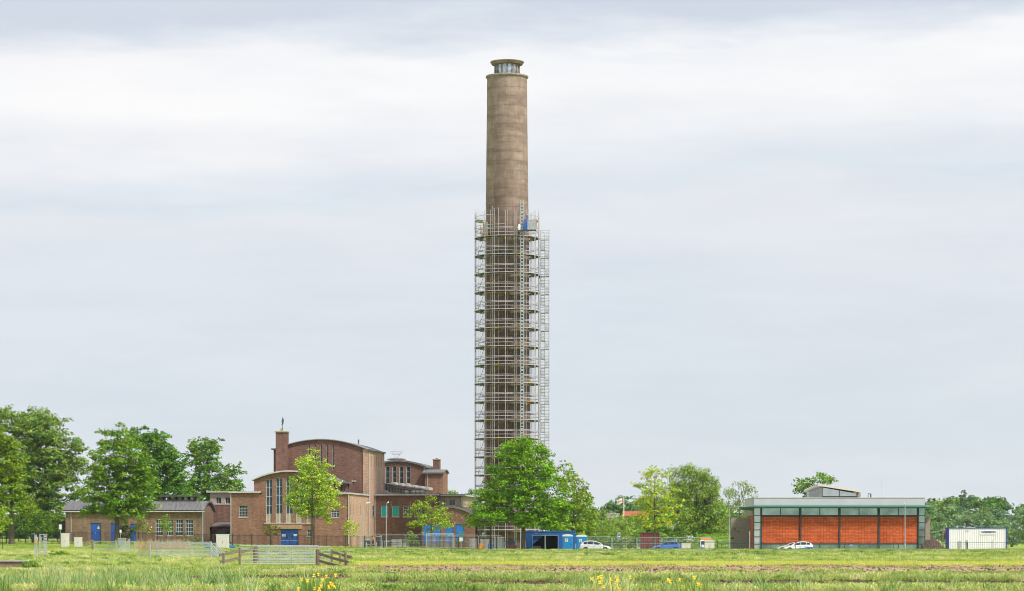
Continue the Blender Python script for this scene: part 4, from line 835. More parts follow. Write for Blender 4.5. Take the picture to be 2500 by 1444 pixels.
# --- rear hall
f = Fr(937, 486, .1); r = f.root('arched_brick_hall', 'smaller arched brick hall with four tall windows, behind the right wing')
g1 = f.t(1037); gs = f.z(1141, 985); rise = f.z(1127.5, 975)-gs; xl = f.t(905); fg = archz(xl, g1, gs, rise)
wG = [(f.t(a), f.t(b), f.z(1182, 970), f.z(1138, 970)) for a, b in ((941, 952), (958, 968.5), (975, 985.5), (992, 1003))]; zt_ = f.z(1137, 970); m = MB()
wall(m, f.t(938), f.t(1005), -1, zt_, 0, wG); archfill(m, fg, f.t(938), f.t(1005), zt_, 0, 12, 10, False)
wall(m, xl, f.t(938), -1, gs, 0); archfill(m, fg, xl, f.t(938), gs, 0, 12, 6, False); wall(m, f.t(1005), g1, -1, gs, 0); archfill(m, fg, f.t(1005), g1, gs, 0, 12, 8, False)
gd_ = f.dep(1062, g1); wall(m, 0, gd_, -1, gs, 0, face='R', xw=g1); m.face([(xl, gd_, -1), (xl, 0, -1), (xl, 0, gs), (xl, gd_, gs)]); m.face([(g1, gd_, -1), (xl, gd_, -1), (xl, gd_, gs), (g1, gd_, gs)]); archfill(m, fg, xl, g1, gs, gd_, gd_, 12, False)
m.build('wall', M['brick'], r)
m = MB(); archroof(m, fg, xl-.2, g1+.25, -.35, gd_+.3, .3); rf = m.build('roof', M['zinc'], r)
for w_ in wG: window(r, w_, 0, 1, 3, 'frame_w', 'glass', sill=None, fw=.1)
c_ = f.t(968, 6); cz_ = fg(c_)+.3; m = MB(); m.lathe([(.02, 0), (1.0, 0), (1.0, .35), (1.75, .4), (1.6, .55), (.9, .7), (.02, .72)], 24, c_, 6); m.build('roof_vent', M['bitumen'], rf, loc=(0, 0, cz_-.15))
m = MB(); z0_ = cz_+.5
for a, b in (((c_, z0_), (c_-.85, z0_+1.0)), ((c_, z0_), (c_+.85, z0_+1.0)), ((c_-.6, z0_+.7), (c_+.6, z0_+.7)), ((c_-1.05, z0_+.95), (c_+1.05, z0_+.95)), ((c_-1.05, z0_+1.2), (c_+1.05, z0_+1.2)), ((c_-1.05, z0_+.95), (c_-1.05, z0_+1.2)), ((c_+1.05, z0_+.95), (c_+1.05, z0_+1.2))):
    m.tube([(a[0], 6, a[1]), (b[0], 6, b[1])], .045, 5)
m.build('rooftop_frame', M['galv'], rf)
k0, k1 = f.t(1037.5, -1.5), f.t(1081, -1.5); kz = f.z(1155, 1060, -1.5); m = MB(); sw = f.dep(1084, k1)
block(m, k0, k1, -1.5, 5.5, -1, kz, (), [(1.6, 2.2, f.z(1184, 1083), f.z(1171, 1083))], False)
for i in range(14):
    a, b = -1.5+7*i/14, -1.5+7*(i+1)/14; fz = lambda y: kz+.55*(1-((y-2)/3.5)**2); m.face([(k1, a, kz), (k1, b, kz), (k1, b, fz(b)), (k1, a, fz(a))])
m.build('side_wing_wall', M['brick_front'], r)
m = MB()
for i in range(14):
    a, b = -1.75+7.5*i/14, -1.75+7.5*(i+1)/14; fz = lambda y: kz+.68*(1-((y-2)/3.75)**2); m.face([(k0-.5, a, fz(a)), (k1+.3, a, fz(a)), (k1+.3, b, fz(b)), (k0-.5, b, fz(b))]); m.face([(k1+.3, a, fz(a)-.18), (k1+.3, b, fz(b)-.18), (k1+.3, b, fz(b)), (k1+.3, a, fz(a))])
m.box(k0-.55, k1+.3, -1.95, -1.76, kz-.12, kz+.08); m.build('side_wing_roof', M['zinc'], r)
MB().box(k1-.01, k1+.02, 1.62, 2.18, f.z(1184, 1083)+.01, f.z(1171, 1083)-.01).build('slit_window', M['frame_d'], r)
pipe(r, k0+.5, -1.6, 2, kz); pipe(r, g1-.1, -.08, kz, gs)
x0_, x1_ = f.t(1057, 9), f.t(1073, 9); z_ = f.z(1123, 1065, 9); ch = MB().box(x0_, x1_, 9, 10.6, -1, z_).build('chimney', M['brick'], r); MB().box(x0_-.1, x1_+.1, 8.9, 10.7, z_, z_+.14).build('chimney_cap', bpy.data.materials['lichen covered capstone'], ch)
m = MB(); m.box(x0_+.45, x1_-.45, 9.3, 10.2, z_+.14, z_+.3); m.build('flue', M['bitumen'], ch)
# low monitor roofs between tall hall and rear hall
f = Fr(938, 464, .1); r = f.root('sawtooth_roofed_building', 'low building with rows of small roof lights, just before the smaller arched hall')
m = MB(); xr = f.t(1035, 3); z0_ = f.z(1204, 985); za, zb_ = f.z(1181, 940), f.z(1196, 1035)
poly = [(f.t(925), -.8), (xr, -.8), (xr, zb_), (f.t(925), za)]; m.prism([(p[0], p[1]) for p in poly], 0, 9); m.build('wall', M['stone'], r)
m = MB(); sl3 = (zb_-za)/(xr-f.t(925))
m.prism([(f.t(925), za+.003), (xr+.4, zb_+.003), (xr+.4, zb_+.2), (f.t(925), za+.2)], -.5, 9.3); rf = m.build('roof', M['zinc'], r)
m = MB()
for k in range(26): x = f.t(939)+k*.26; zz = za+sl3*(x-f.t(925)); m.box(x, x+.12, -.05, -.004, zz-1.15, zz-.3)
m.build('slit_window', M['frame_d'], r)
for k in range(6): x = f.t(950)+k*1.15; zz = za+sl3*(x-f.t(925))+.2; mm_ = MB(); mm_.prism([(x, zz-.1), (x+.8, zz-.15), (x+.75, zz+.28), (x+.1, zz+.4)], 2, 7); mm_.build('roof_light', M['concrete'], rf)

# --- modern building with orange tiles
D = 400; f = Fr(1841, D, 0); r = f.root('tiled_modern_building', 'modern building with orange tile panels, grey fascia and a thin green canopy')
z = lambda py: f.z(py, 1841); t = lambda px: f.t(px); W_ = t(2258); DP = 16
def tilemat():
    g = G('orange terracotta tiles'); v = wallvec(g); b = g.n('ShaderNodeTexBrick'); g.l(v, b.inputs[0]); b.offset = 0; b.inputs['Scale'].default_value = 1
    b.inputs['Brick Width'].default_value = .46; b.inputs['Row Height'].default_value = .207; b.inputs['Mortar Size'].default_value = .016
    b.inputs['Color1'].default_value = (.66, .15, .058, 1); b.inputs['Color2'].default_value = (.50, .10, .036, 1); b.inputs['Mortar'].default_value = (.24, .04, .015, 1)
    c = g.mix(1, b.outputs[0], g.ramp(g.noise(1, 5, .6, v, (.4, .6, 1)), [(.3, (.78, .76, .74)), (.7, (1.16, 1.18, 1.2))]), 'MULTIPLY')
    c = g.mix(1, c, g.ramp(g.noise(1, 2, .5, v, (.25, 4.5, 1)), [(.35, (.88, .86, .84)), (.65, (1.08, 1.08, 1.08))]), 'MULTIPLY')
    g.l(c, g.p.inputs['Base Color']); g.p.inputs['Roughness'].default_value = .8; g.p.inputs['Specular IOR Level'].default_value = .15; g.bump(b.outputs['Fac'], -.4, .01); return g.m
M['tile'] = tilemat()
def fasciamat():
    g = G('ribbed grey fascia'); s3 = g.n('ShaderNodeSeparateXYZ'); g.l(g.tc.outputs['Object'], s3.inputs[0]); wv = g.n('ShaderNodeTexWave', wave_type='BANDS', bands_direction='Z'); wv.inputs['Scale'].default_value = 2.2; g.l(g.tc.outputs['Object'], wv.inputs[0])
    g.l(g.ramp(g.noise(.6, 4, .5), [(.3, (.48, .48, .51)), (.7, (.55, .55, .57))]), g.p.inputs['Base Color']); g.p.inputs['Roughness'].default_value = .55; g.bump(wv.outputs[1], .3, .02); return g.m
M['fascia'] = fasciamat(); M['grn'] = mat('green enamelled canopy', (.03, .15, .125), .35, .08); M['slate'] = mat('dark blue grey steel', (.028, .05, .065), .5, .1)
M['render'] = mat('brown grey concrete blocks', (.30, .26, .225), .9, .12, 2.5, bump=.2)
m = MB(); m.box(0, W_, .05, DP, z(1240), z(1216.5)); m.build('fascia', M['fascia'], r)
m = MB(); m.box(-.06, W_+.06, 0, DP, z(1216.5), z(1215)); m.build('roof_edge', M['gutter'], r)
m = MB(); m.box(.35, W_-.35, .6, DP-.2, -1, z(1241)); m.build('core_wall', M['render'], r)
x0c, x1c, yc, zc0, zc1 = t(1803), t(2290), -1.6, z(1241), z(1235)
m = MB(); m.prismx([(-1.5, zc0), (-1.62, (zc0+zc1)/2), (-1.5, zc1-.02), (-.9, zc1+.05), (.04, zc1), (.04, zc0)], 0, W_)
m.add([(0, -1.5, zc0), (0, -1.62, (zc0+zc1)/2), (0, -1.5, zc1-.02), (0, .04, zc1), (0, .04, zc0), (x0c, -.9, zc1-.25), (x0c+.3, 3, zc1-.15), (0, 3, zc1), (0, 3, zc0-.35), (x0c+.5, 3, zc0-.2)],
      [(0, 5, 1), (1, 5, 2), (2, 5, 6, 7, 3), (0, 4, 8, 9, 5), (5, 9, 6), (6, 9, 8, 7)])
m.add([(W_, -1.5, zc0), (W_, -1.62, (zc0+zc1)/2), (W_, -1.5, zc1-.02), (W_, .04, zc1), (W_, .04, zc0), (x1c, -.9, zc1-.08), (x1c, 1, zc1-.08), (W_, 3, zc1+.2), (W_, 3, zc0-.1)],
      [(0, 1, 5), (1, 2, 5), (2, 3, 7, 6, 5), (0, 5, 6, 8, 4), (6, 7, 8)])
m.build('canopy', M['grn'], r)
colx = [1858.5, 1953.8, 2049.6, 2145.5, 2241.5]; zc, zg0, zb_ = z(1259.5), z(1327.5), z(1339)
for i in range(5):
    w2 = .12 if i in (0, 4) else .16; x = t(colx[i]); MB().box(x-w2, x+w2, -.16, .1, zc+.12, zc0-.01).build('column', M['slate'], r); MB().box(x-w2*.6, x+w2*.6, -.14, .1, -.8, zc+.119).build('column', M['slate'], r)
for i in range(4):
    a, b = t(colx[i])+.13, t(colx[i+1])-.13
    fr_ = MB(); fr_.box(a, b, .1, .22, zc-.16, zc+.1); mid = (a+b)/2; fr_.box(mid-.05, mid+.05, .06, .2, zc+.101, zc0); o = fr_.build('clerestory_window', M['slate'], r)
    for p, q in ((a, mid-.051), (mid+.051, b)): MB().box(p, q, .16, .19, zc+.101, zc0).build('pane', M['glass_g'], o)
    MB().box(a, b, .0, .12, zg0+.02, zc-.162).build('tile_panel', M['tile'], r)
    fr_ = MB(); fr_.box(a, b, .04, .2, zg0-.14, zg0+.018); fr_.box(mid-.04, mid+.04, .04, .2, -.8, zg0-.141); o = fr_.build('ground_window', M['slate'], r)
    for p, q in ((a, mid-.041), (mid+.041, b)): MB().box(p, q, .12, .15, -.8, zg0-.141).build('pane', M['glass_g'], o)
for (p0, p1) in ((1841.5, 1856.5), (2243.5, 2258)):
    a, b = t(p0), t(p1); fr_ = MB(); zz = [z(y) for y in (1242, 1259.5, 1276.5, 1294, 1311, 1329, 1339)]
    fr_.box(a-.06, a, -.02, .3, zb_-.5, zc0) if p0 < 2000 else fr_.box(b, b+.06, -.02, .3, zb_-.5, zc0)
    for q in zz[1:-1]: fr_.box(a, b, .02, .18, q-.05, q+.05)
    o = fr_.build('corner_window', M['slate'], r)
    MB().box(a, b, .08, .12, zb_-.5, zc0-.01).build('pane', M['glass_p' if p0 < 2000 else 'glass_g'], o)
m = MB(); m.box(.0, .34, 1.2, 6, -1, zc-.1); m.build('side_tile_panel', M['tile'], r)
m = MB(); m.box(-.03, .34, .35, 1.15, -1, zc0); m.build('side_column', M['slate'], r); m = MB(); m.box(-.02, .34, 1.16, DP, zc, zc0); m.build('side_wall', M['render'], r)
MB().box(t(2131)-.0, t(2143), .0, .0+.02, z(1335), z(1331)).build('notice', mat('blue notice', (.2, .35, .75), .5), r, loc=(-14.3+8.0, -.0, 0)) if False else None
MB().box(t(2074), t(2081), -.17, -.15, z(1333), z(1330)).build('notice', mat('blue notice', (.25, .40, .75), .5), r)
# wing walls
m = MB(); a, b = f.t(1784, 8), f.t(1836, 8); m.box(a, b, 8, 8.4, -1, f.z(1265, 1800, 8)); wwl = m.build('wing_wall', M['render'], r)
m = MB()
for cx_, cz_, rr_ in ((1794, 1292.5, 2.2),):
    X_, Z_ = f.t(cx_, 8), f.z(cz_, 1800, 8); pts = [(X_+.16*math.cos(k*.5), 7.97, Z_+.16*math.sin(k*.5)) for k in range(13)]; m.tube(pts, .035, 5)
    m.tube([(X_+.1, 7.97, Z_-.1), (X_+.2, 7.97, Z_-.25)], .03, 5)
for px, py, w2 in ((1803, 1298, .17), (1786, 1299.5, .08)):
    X_, Z_ = f.t(px, 8), f.z(py, 1800, 8); m.tube([(X_-w2, 7.97, Z_), (X_, 7.97, Z_+.03), (X_+w2, 7.97, Z_-.04)], .05, 5)
m.build('wall_ornament', M['frame_d'], wwl)
m = MB(); m.box(W_+.08, t(2272), .5, .9, -1, z(1264)); m.build('wing_wall', mat('pink grey blocks', (.33, .26, .22), .9, .12, 2.5), r)
m = MB(); m.box(t(1829), t(1831), -.3, -.15, z(1340)-.3, z(1297)); m.build('post', M['galv'], r)
# penthouse
a, b = f.t(1981.5, 5), f.t(2007.5, 5); c_ = f.t(2092, 5); zr0 = z(1215); zb2 = f.z(1216, 2000, 5)
zA = f.z(1189, 2007, 5); zBz = f.z(1204, 2092, 5)
m = MB(); m.prism([(b, zr0), (c_, zr0), (c_, zBz-.03), (b, zA-.03)], 5.1, 12); ph = m.build('penthouse', M['glass_p'], r)
m = MB(); m.box(b, c_, 5.0, 5.09, zr0, zr0+.26); m.tube([(b, 5.04, zA-.06), (c_, 5.04, zBz-.06)], .04, 4); 
for x in (b, b+(c_-b)*.495, c_): zz = zA+(zBz-zA)*(x-b)/(c_-b)-.05; m.box(x-.045, x+.045, 4.99, 5.095, zr0+.26, zz)
m.build('penthouse_frame', M['slate'], ph)
# glazed left side of the penthouse, leaning back
y2 = 9; a2 = a
m = MB(); m.face([(a2, y2, zr0), (b, 5.1, zr0), (b, 5.1, zA-.05), (a2, y2, zA-.5)]); m.face([(b, 5.1, zr0), (a2, y2, zr0), (a2, 12, zr0), (b, 12, zr0)]); m.face([(a2, y2, zr0), (a2, y2, zA-.5), (a2, 12, zA-.5), (a2, 12, zr0)]); m.build('penthouse_side_glass', M['glass_p'], ph)
m = MB()
for k in range(1, 6): u = k/6; x = a2+(b-a2)*u; y = y2+(5.1-y2)*u; m.tube([(x, y-.03, zr0), (x, y-.03, zA-.5+.45*u)], .03, 4)
m.build('penthouse_mullions', M['galv'], ph)
xL, xP, xR = f.t(1972, 5), f.t(1997, 4.2), f.t(2100, 4.2); zL, zP, zR_ = f.z(1195.5, 1972, 8), f.z(1181, 1997, 4.2), f.z(1197, 2100, 4.2); th = .32
m = MB(); top = [(xL+.2, 9.2, zL), (xP, 4.2, zP), (xR, 4.2, zR_), (xR, 12.5, zR_), (xL+.2, 12.5, zL)]; bot = [(p[0], p[1], p[2]-th) for p in top]
m.add(top+bot, [(0, 1, 2, 3, 4), (9, 8, 7, 6, 5), (0, 5, 6, 1), (1, 6, 7, 2), (2, 7, 8, 3), (3, 8, 9, 4), (4, 9, 5, 0)]); m.build('penthouse_roof', mat('cream penthouse roof', (.60, .56, .50), .6, .06), ph)
m = MB(); x = f.t(2094, 5); m.box(x, x+.45, 5.2, 6.5, zr0, zR_-th-.005); m.build('penthouse_end_wall', M['render'], ph)
m = MB(); x = f.t(2119, 6); m.box(x, x+.08, 6, 6.1, zr0, zr0+.72); m.box(x+.081, x+.3, 6, 6.1, zr0+.6, zr0+.68); x = f.t(2126, 6); m.tube([(x, 6, zr0), (x, 6, zr0+.66)], .09, 8); m.build('roof_flue', M['slate'], r)
MB().tube([(f.t(2153, 6), 6, zr0), (f.t(2153, 6), 6, zr0+2.9)], .015, 4).build('aerial', M['galv'], r)

# ---------------------------------------------------------------- tower
TX, TD_ = PX(1238, 440), 440.0; tz0 = gz(TX, TD_); k = 440/FP
Tz = lambda py: PZ(py, TD_)-tz0
def concmat():
    g = G('stained tower concrete'); s3 = g.n('ShaderNodeSeparateXYZ'); g.l(g.tc.outputs['Object'], s3.inputs[0]); o = g.tc.outputs['Object']
    n1_ = g.noise(1, 7, .68, o, (.5, .5, .9)); n2_ = g.noise(1, 6, .7, o, (1.6, 1.6, .28)); n3_ = g.noise(1, 3, .5, o, (.12, .12, 1.1))
    base = g.ramp(n1_, [(.28, (.235, .172, .146)), (.5, (.315, .236, .20)), (.72, (.41, .31, .265))])
    c = g.mix(1, base, g.ramp(n2_, [(.3, (.80, .78, .76)), (.6, (1.08, 1.07, 1.05))]), 'MULTIPLY')
    c = g.mix(1, c, g.ramp(n3_, [(.35, (.80, .79, .78)), (.55, (1.02, 1.02, 1.02)), (.75, (1.12, 1.1, 1.08))]), 'MULTIPLY')
    # pour joints every metre and a half, broken up
    zf = g.math('FRACT', g.math('DIVIDE', s3.outputs[2], 1.47)); j = g.math('LESS_THAN', zf, .055)
    nb = g.ramp(g.noise(1, 4, .65, o, (.45, .45, .35)), [(.40, (0, 0, 0)), (.62, (1, 1, 1))])
    c = g.mix(g.math('MULTIPLY', g.math('MULTIPLY', j, nb), .55), c, (.08, .06, .05))
    # colour turns darker and browner towards the bottom of the shaft
    lo = g.n('ShaderNodeMapRange'); lo.inputs[1].default_value = 62; lo.inputs[2].default_value = 40; lo.inputs[3].default_value = 0; lo.inputs[4].default_value = 1; g.l(s3.outputs[2], lo.inputs[0])
    c = g.mix(g.math('MULTIPLY', lo.outputs[0], .9), c, g.mix(1, c, (.60, .55, .54), 'MULTIPLY'))
    # dirt run: a band of angle on the left front face
    xx = g.math('ADD', s3.outputs[0], g.math('MULTIPLY', g.math('SUBTRACT', g.noise(1, 4, .6, o, (.3, .3, .12)), .5), 2.2))
    m1 = g.n('ShaderNodeMapRange', interpolation_type='SMOOTHSTEP'); m1.inputs[1].default_value = -2.1; m1.inputs[2].default_value = -1.7; g.l(xx, m1.inputs[0])
    m2 = g.n('ShaderNodeMapRange', interpolation_type='SMOOTHSTEP'); m2.inputs[1].default_value = 1.6; m2.inputs[2].default_value = -1.0; g.l(xx, m2.inputs[0])
    hi = g.n('ShaderNodeMapRange'); hi.inputs[1].default_value = 74; hi.inputs[2].default_value = 56; g.l(s3.outputs[2], hi.inputs[0])
    g.l(g.mix(g.math('MULTIPLY', g.math('MULTIPLY', m1.outputs[0], m2.outputs[0]), g.math('MULTIPLY', hi.outputs[0], .8)), c, g.mix(1, c, (.62, .60, .60), 'MULTIPLY')), g.p.inputs['Base Color'])
    g.p.inputs['Specular IOR Level'].default_value = .15; g.p.inputs['Roughness'].default_value = .95; g.bump(n2_, .5, .03); return g.m
M['tower'] = concmat()
r = empty('concrete_tower', (TX, TD_, tz0), 0, 'tall round brown concrete tower with a glazed lantern on top', 'tower')
prof = [(3.70, -1), (3.70, 8), (3.66, 20), (3.56, 36), (3.47, 50), (3.36, 60), (3.24, 70), (3.20, Tz(190))]
m = MB(); P2 = []
for i in range(len(prof)-1):
    for q in range(6): u = q/6; P2.append((prof[i][0]*(1-u)+prof[i+1][0]*u, prof[i][1]*(1-u)+prof[i+1][1]*u))
P2.append(prof[-1]); m.lathe(P2, 96); m.build('shaft', M['tower'], r, smooth=True)
zr = Tz(192); zt_ = Tz(187.5)+.02; zf = Tz(187.5)
M['rimc'] = mat('grey lichened rim concrete', (.27, .235, .205), .95, .25, 2, bump=.3)
m = MB(); m.lathe([(3.19, zr-.06), (3.32, zr), (3.42, zr+.12), (3.42, zf-.02), (3.36, zf+.06), (0.05, zf+.12)], 96); m.build('gallery_rim', M['rimc'], r)
zl1 = Tz(157); m = MB()
for q in range(14):
    a = 2*math.pi*(q+.5)/14; c, s = math.cos(a), math.sin(a); rr_ = 1.86; w2 = .13
    m.add([(c*rr_-s*w2+dx*c, s*rr_+c*w2+dx*s, zz) for zz in (zf+.1, zl1) for dx in (0, .22)]+[(c*rr_+s*w2+dx*c, s*rr_-c*w2+dx*s, zz) for zz in (zf+.1, zl1) for dx in (0, .22)], [(0, 1, 3, 2), (4, 6, 7, 5), (1, 5, 7, 3), (0, 2, 6, 4)])
ln = m.build('lantern', M['tower'], r)
for q in range(14):
    a0_, a1_ = 2*math.pi*(q-.5)/14+.03, 2*math.pi*(q+.5)/14-.03; rr_ = 1.93; m = MB(); p, q_ = (rr_*math.cos(a0_), rr_*math.sin(a0_)), (rr_*math.cos(a1_), rr_*math.sin(a1_))
    p2, q2 = (p[0]*.98, p[1]*.98), (q_[0]*.98, q_[1]*.98)
    m.prismz([p, q_, q2, p2], zf+.1, zl1-.02); m.build('lantern_pane', M['glass_l'], ln)
m = MB(); m.lathe([(.05, zl1-.6), (1.2, zl1-.6), (1.2, zf+.3), (.05, zf+.3)], 20) if False else m.lathe([(.5, zf+.12), (.5, zl1)], 16); m.build('lantern_core', M['white'], ln)
zc0, zc1 = Tz(160), Tz(151.5)
m = MB(); m.lathe([(0.05, zc0+.02), (1.9, zc0+.02), (2.45, zc0+.05), (2.68, zc0+.4), (2.72, zc1-.1), (2.66, zc1), (.05, zc1+.15)], 80); m.build('lantern_roof', M['tower'], r)

# ---------------------------------------------------------------- scaffold
NS = 18; RO, RI = 5.2, 4.02
r = empty('scaffold', (TX, TD_, tz0), 0, 'grey tube scaffold with ring platforms wrapped around the lower tower', 'scaffold')
def ang(q): return 2*math.pi*(q+.35)/NS
lv = [Tz(583+44.45*q) for q in range(17)]; lv = [z_ for z_ in lv if z_ > .3]; ztop = Tz(516)
for q in range(NS):
    a = ang(q); m = MB(); t_ = ztop+rnd.uniform(-.6, .35); c, s = math.cos(a), math.sin(a); m.tube([(RO*c, RO*s, -.3), (RO*c, RO*s, t_)], .036, 6); m.build('standard', M['scaf'], r)
    m = MB(); a2 = a+rnd.choice((.06, -.06, .03)); t2 = ztop+rnd.uniform(-.6, .3); m.tube([(RI*math.cos(a2), RI*math.sin(a2), -.3), (RI*math.cos(a2), RI*math.sin(a2), t2)], .032, 6); m.build('standard', M['scaf'], r)
    if q != 13:
        a3 = a+rnd.choice((.05, -.07, .12)); m = MB(); m.tube([(RO*math.cos(a3), RO*math.sin(a3), -.3), (RO*math.cos(a3), RO*math.sin(a3), ztop+rnd.uniform(-.5, .4))], .032, 6); m.build('standard', M['scaf'], r)
def ring(m, rad, z_, tr, n=NS, skip=()):
    for q in range(n):
        if q in skip: continue
        a, b = ang(q), ang(q+1); m.tube([(rad*math.cos(a), rad*math.sin(a), z_), (rad*math.cos(b), rad*math.sin(b), z_)], tr, 5, False)
for i, z_ in enumerate(lv):
    m = MB()
    for q in range(NS):
        a, b = ang(q), ang(q+1); P4 = [(rr_*math.cos(x), rr_*math.sin(x)) for rr_, x in ((RI-.1, a), (RO-.02, a), (RO-.02, b), (RI-.1, b))]
        m.prismz(P4, z_-.07, z_)
    m.build('platform', M['deck'], r)
    m = MB(); ring(m, RO+.03, z_+.01, .058); ring(m, RO, z_+.58, .042); ring(m, RO, z_+1.12, .044); ring(m, RO, z_+1.32, .038); ring(m, RI, z_+1.1, .03, NS, range(9, 18)); ring(m, RI, z_-.16, .04)
    for q in range(NS): a = ang(q); m.tube([((RI-.1)*math.cos(a), (RI-.1)*math.sin(a), z_-.13), ((RO+.15)*math.cos(a), (RO+.15)*math.sin(a), z_-.13)], .04, 4)
    [m.tube([(RO*math.cos(ang(q)), RO*math.sin(ang(q)), z_), (RO*math.cos(ang(q)), RO*math.sin(ang(q)), z_+1.36)], .02, 4) for q in range(NS)]; m.build('guard_rail', M['scaf'], r)
    m = MB()
    for q in rnd.sample(range(9, NS), 2):
        a, b = ang(q)+.02, ang(q)+.02+rnd.uniform(.12, .22); P4 = [(rr_*math.cos(x), rr_*math.sin(x)) for rr_, x in ((RO+.08, a), (RO+.10, a), (RO+.10, b), (RO+.08, b))]
        m.prismz(P4, z_-.05, z_+.06)
    m.build('toe_board', M['yellow' if i % 3 else 'orange'], r)
m = MB()
for q in range(NS):
    a = ang(q)
    for z_ in lv[::3]:
        zz = z_+rnd.choice((1.4, 1.9, -.6)); m.box(RO*math.cos(a)-.055, RO*math.cos(a)+.055, RO*math.sin(a)-.055, RO*math.sin(a)+.055, zz, zz+.3)
m.build('coupler', M['yellow'], r)
m = MB()     # zigzag braces: left front bay, and a lighter set on the back
for i in range(len(lv)-1):
    for qa, qb in ((10, 11), (2, 3)):
        a, b = ang(qa), ang(qb); za, zb_ = lv[i+1], lv[i]; p = (RO*math.cos(a), RO*math.sin(a)-.05 if qa == 10 else RO*math.sin(a), za+.1); q_ = (RO*math.cos(b), RO*math.sin(b)-.05 if qa == 10 else RO*math.sin(b), zb_-.2)
        m.tube([p, q_], .05, 5)
m.build('brace', M['scaf'], r)
m = MB(); ring(m, RO, Tz(532), .045, NS, [12, 13, 14]); z_ = Tz(541)
ring(m, RO, Tz(556), .045, NS, [13, 14])
for q in (0, 17, 7, 8, 9): a, b = ang(q), ang(q+1); m.prismz([(rr_*math.cos(x), rr_*math.sin(x)) for rr_, x in ((RI, a), (RO, a), (RO, b), (RI, b))], z_, z_+.05)
m.build('top_rail', M['scaf'], r)
m = MB(); m.add([(-3.9, -2.6, lv[0]), (-3.1, -3.4, lv[0]), (-3.1, -3.4, lv[0]+2.3), (-3.75, -2.75, lv[0]+2.4), (-3.87, -2.55, lv[0]), (-3.07, -3.35, lv[0]), (-3.07, -3.35, lv[0]+2.3), (-3.72, -2.7, lv[0]+2.4)], [(0, 1, 2, 3), (7, 6, 5, 4), (0, 4, 5, 1), (1, 5, 6, 2), (2, 6, 7, 3), (3, 7, 4, 0)])
tag(m.build('board_stack', M['concrete'], None, loc=(TX, TD_, tz0)), 'grey green sheet leaning on the top scaffold platform beside the worker in orange', 'sheet')
# stair tower
sx0, sx1, sy0, sy1 = 5.36, 6.72, -1.5, 1.3
r = empty('stair_tower', (TX, TD_, tz0), 0, 'slim scaffold stair tower on the right side of the ring scaffold', 'stair tower')
zs = Tz(574)
for x in (sx0, sx1):
    for y in (sy0, (sy0+sy1)/2, sy1): MB().tube([(x, y, -.3), (x, y, zs+rnd.uniform(0, .5))], .042, 5).build('standard', M['scaf'], r)
for i in range(16):
    zb_ = lv[0]-2.92*i-.35
    if zb_ < .5: break
    m = MB()
    for dz_ in (0, .5, 1.0, 1.46, 1.96, 2.4):
        for y in (sy0, sy1): m.tube([(sx0-.1, y, zb_+dz_-.9), (sx1+.1, y, zb_+dz_-.9)], .03 if dz_ not in (0, 1.46) else .042, 4)
        for x in (sx0, sx1): m.tube([(x, sy0, zb_+dz_-.9), (x, sy1, zb_+dz_-.9)], .03, 4)
    m.tube([(sx0, sy0-.03, zb_-.9), (sx1, sy0-.03, zb_+.55)], .03, 4); m.tube([(sx0, sy1+.03, zb_+2), (sx1, sy1+.03, zb_+.55)], .03, 4); m.build('frame_rail', M['scaf'], r)
    m = MB(); m.box(sx0, sx1, sy0, sy0+.6, zb_-.04, zb_); m.box(sx0, sx0+.8, sy1-.6, sy1, zb_-1.5, zb_-1.46); m.build('landing', M['deck'], r)
    m = MB()
    for s_, (x, y0_, y1_, zA_, zB_) in enumerate(((sx0+.1, sy1-.6, sy0+.6, zb_-1.46, zb_), (sx0+.75, sy0+.6, sy1-.6, zb_-2.92, zb_-1.46))):
        for q in range(7): u = (q+.5)/7; m.box(x, x+.55, y0_+(y1_-y0_)*u-.1, y0_+(y1_-y0_)*u+.1, zA_+(zB_-zA_)*u-.02, zA_+(zB_-zA_)*u+.02)
        for xx in (x-.02, x+.57): m.tube([(xx, y0_, zA_), (xx, y1_, zB_)], .035, 4)
        m.tube([(x+.57, y0_, zA_+1), (x+.57, y1_, zB_+1)], .025, 4)
    m.build('stair_flight', M['galv'], r)
# link platforms between scaffold and stair tower
# mast lift
mxx = PX(1274.7, TD_-5.7)-TX; r = empty('mast_lift', (TX+mxx, TD_-5.75, tz0), 0, 'lattice hoist mast running up the front of the scaffold', 'hoist mast')
m = MB(); zt2 = Tz(500)
for x in (-.23, .23):
    for y in (-.23, .23): m.box(x-.05, x+.05, y-.05, y+.05, -.2, zt2)
nn = int(zt2/.52)
for i in range(nn):
    z_ = i*.52; b_ = .16 if i % 6 else .3; m.box(-.18, .18, -.26, -.20, z_, z_+b_); m.box(-.18, .18, .20, .26, z_, z_+.1); m.box(-.26, -.20, -.18, .18, z_, z_+.1); m.box(.20, .26, -.18, .18, z_, z_+.1)
m.build('mast', M['galv'], r)
m = MB()
for i in range(1, nn, 1): z_ = i*.52-.2; m.box(-.15, -.06, -.24, -.21, z_-.1, z_+.08); m.box(.06, .15, -.24, -.21, z_-.1, z_+.08)
m.build('mast_bracing', M['slate'], r)
m = MB()
for z_ in lv[1:]: m.tube([(-.2, .2, z_-.3), (-1.4, 1.3, z_-.3)], .04, 4); m.tube([(.2, .2, z_-.3), (-.6, 1.4, z_-.3)], .04, 4)
m.build('mast_tie', M['scaf'], r)
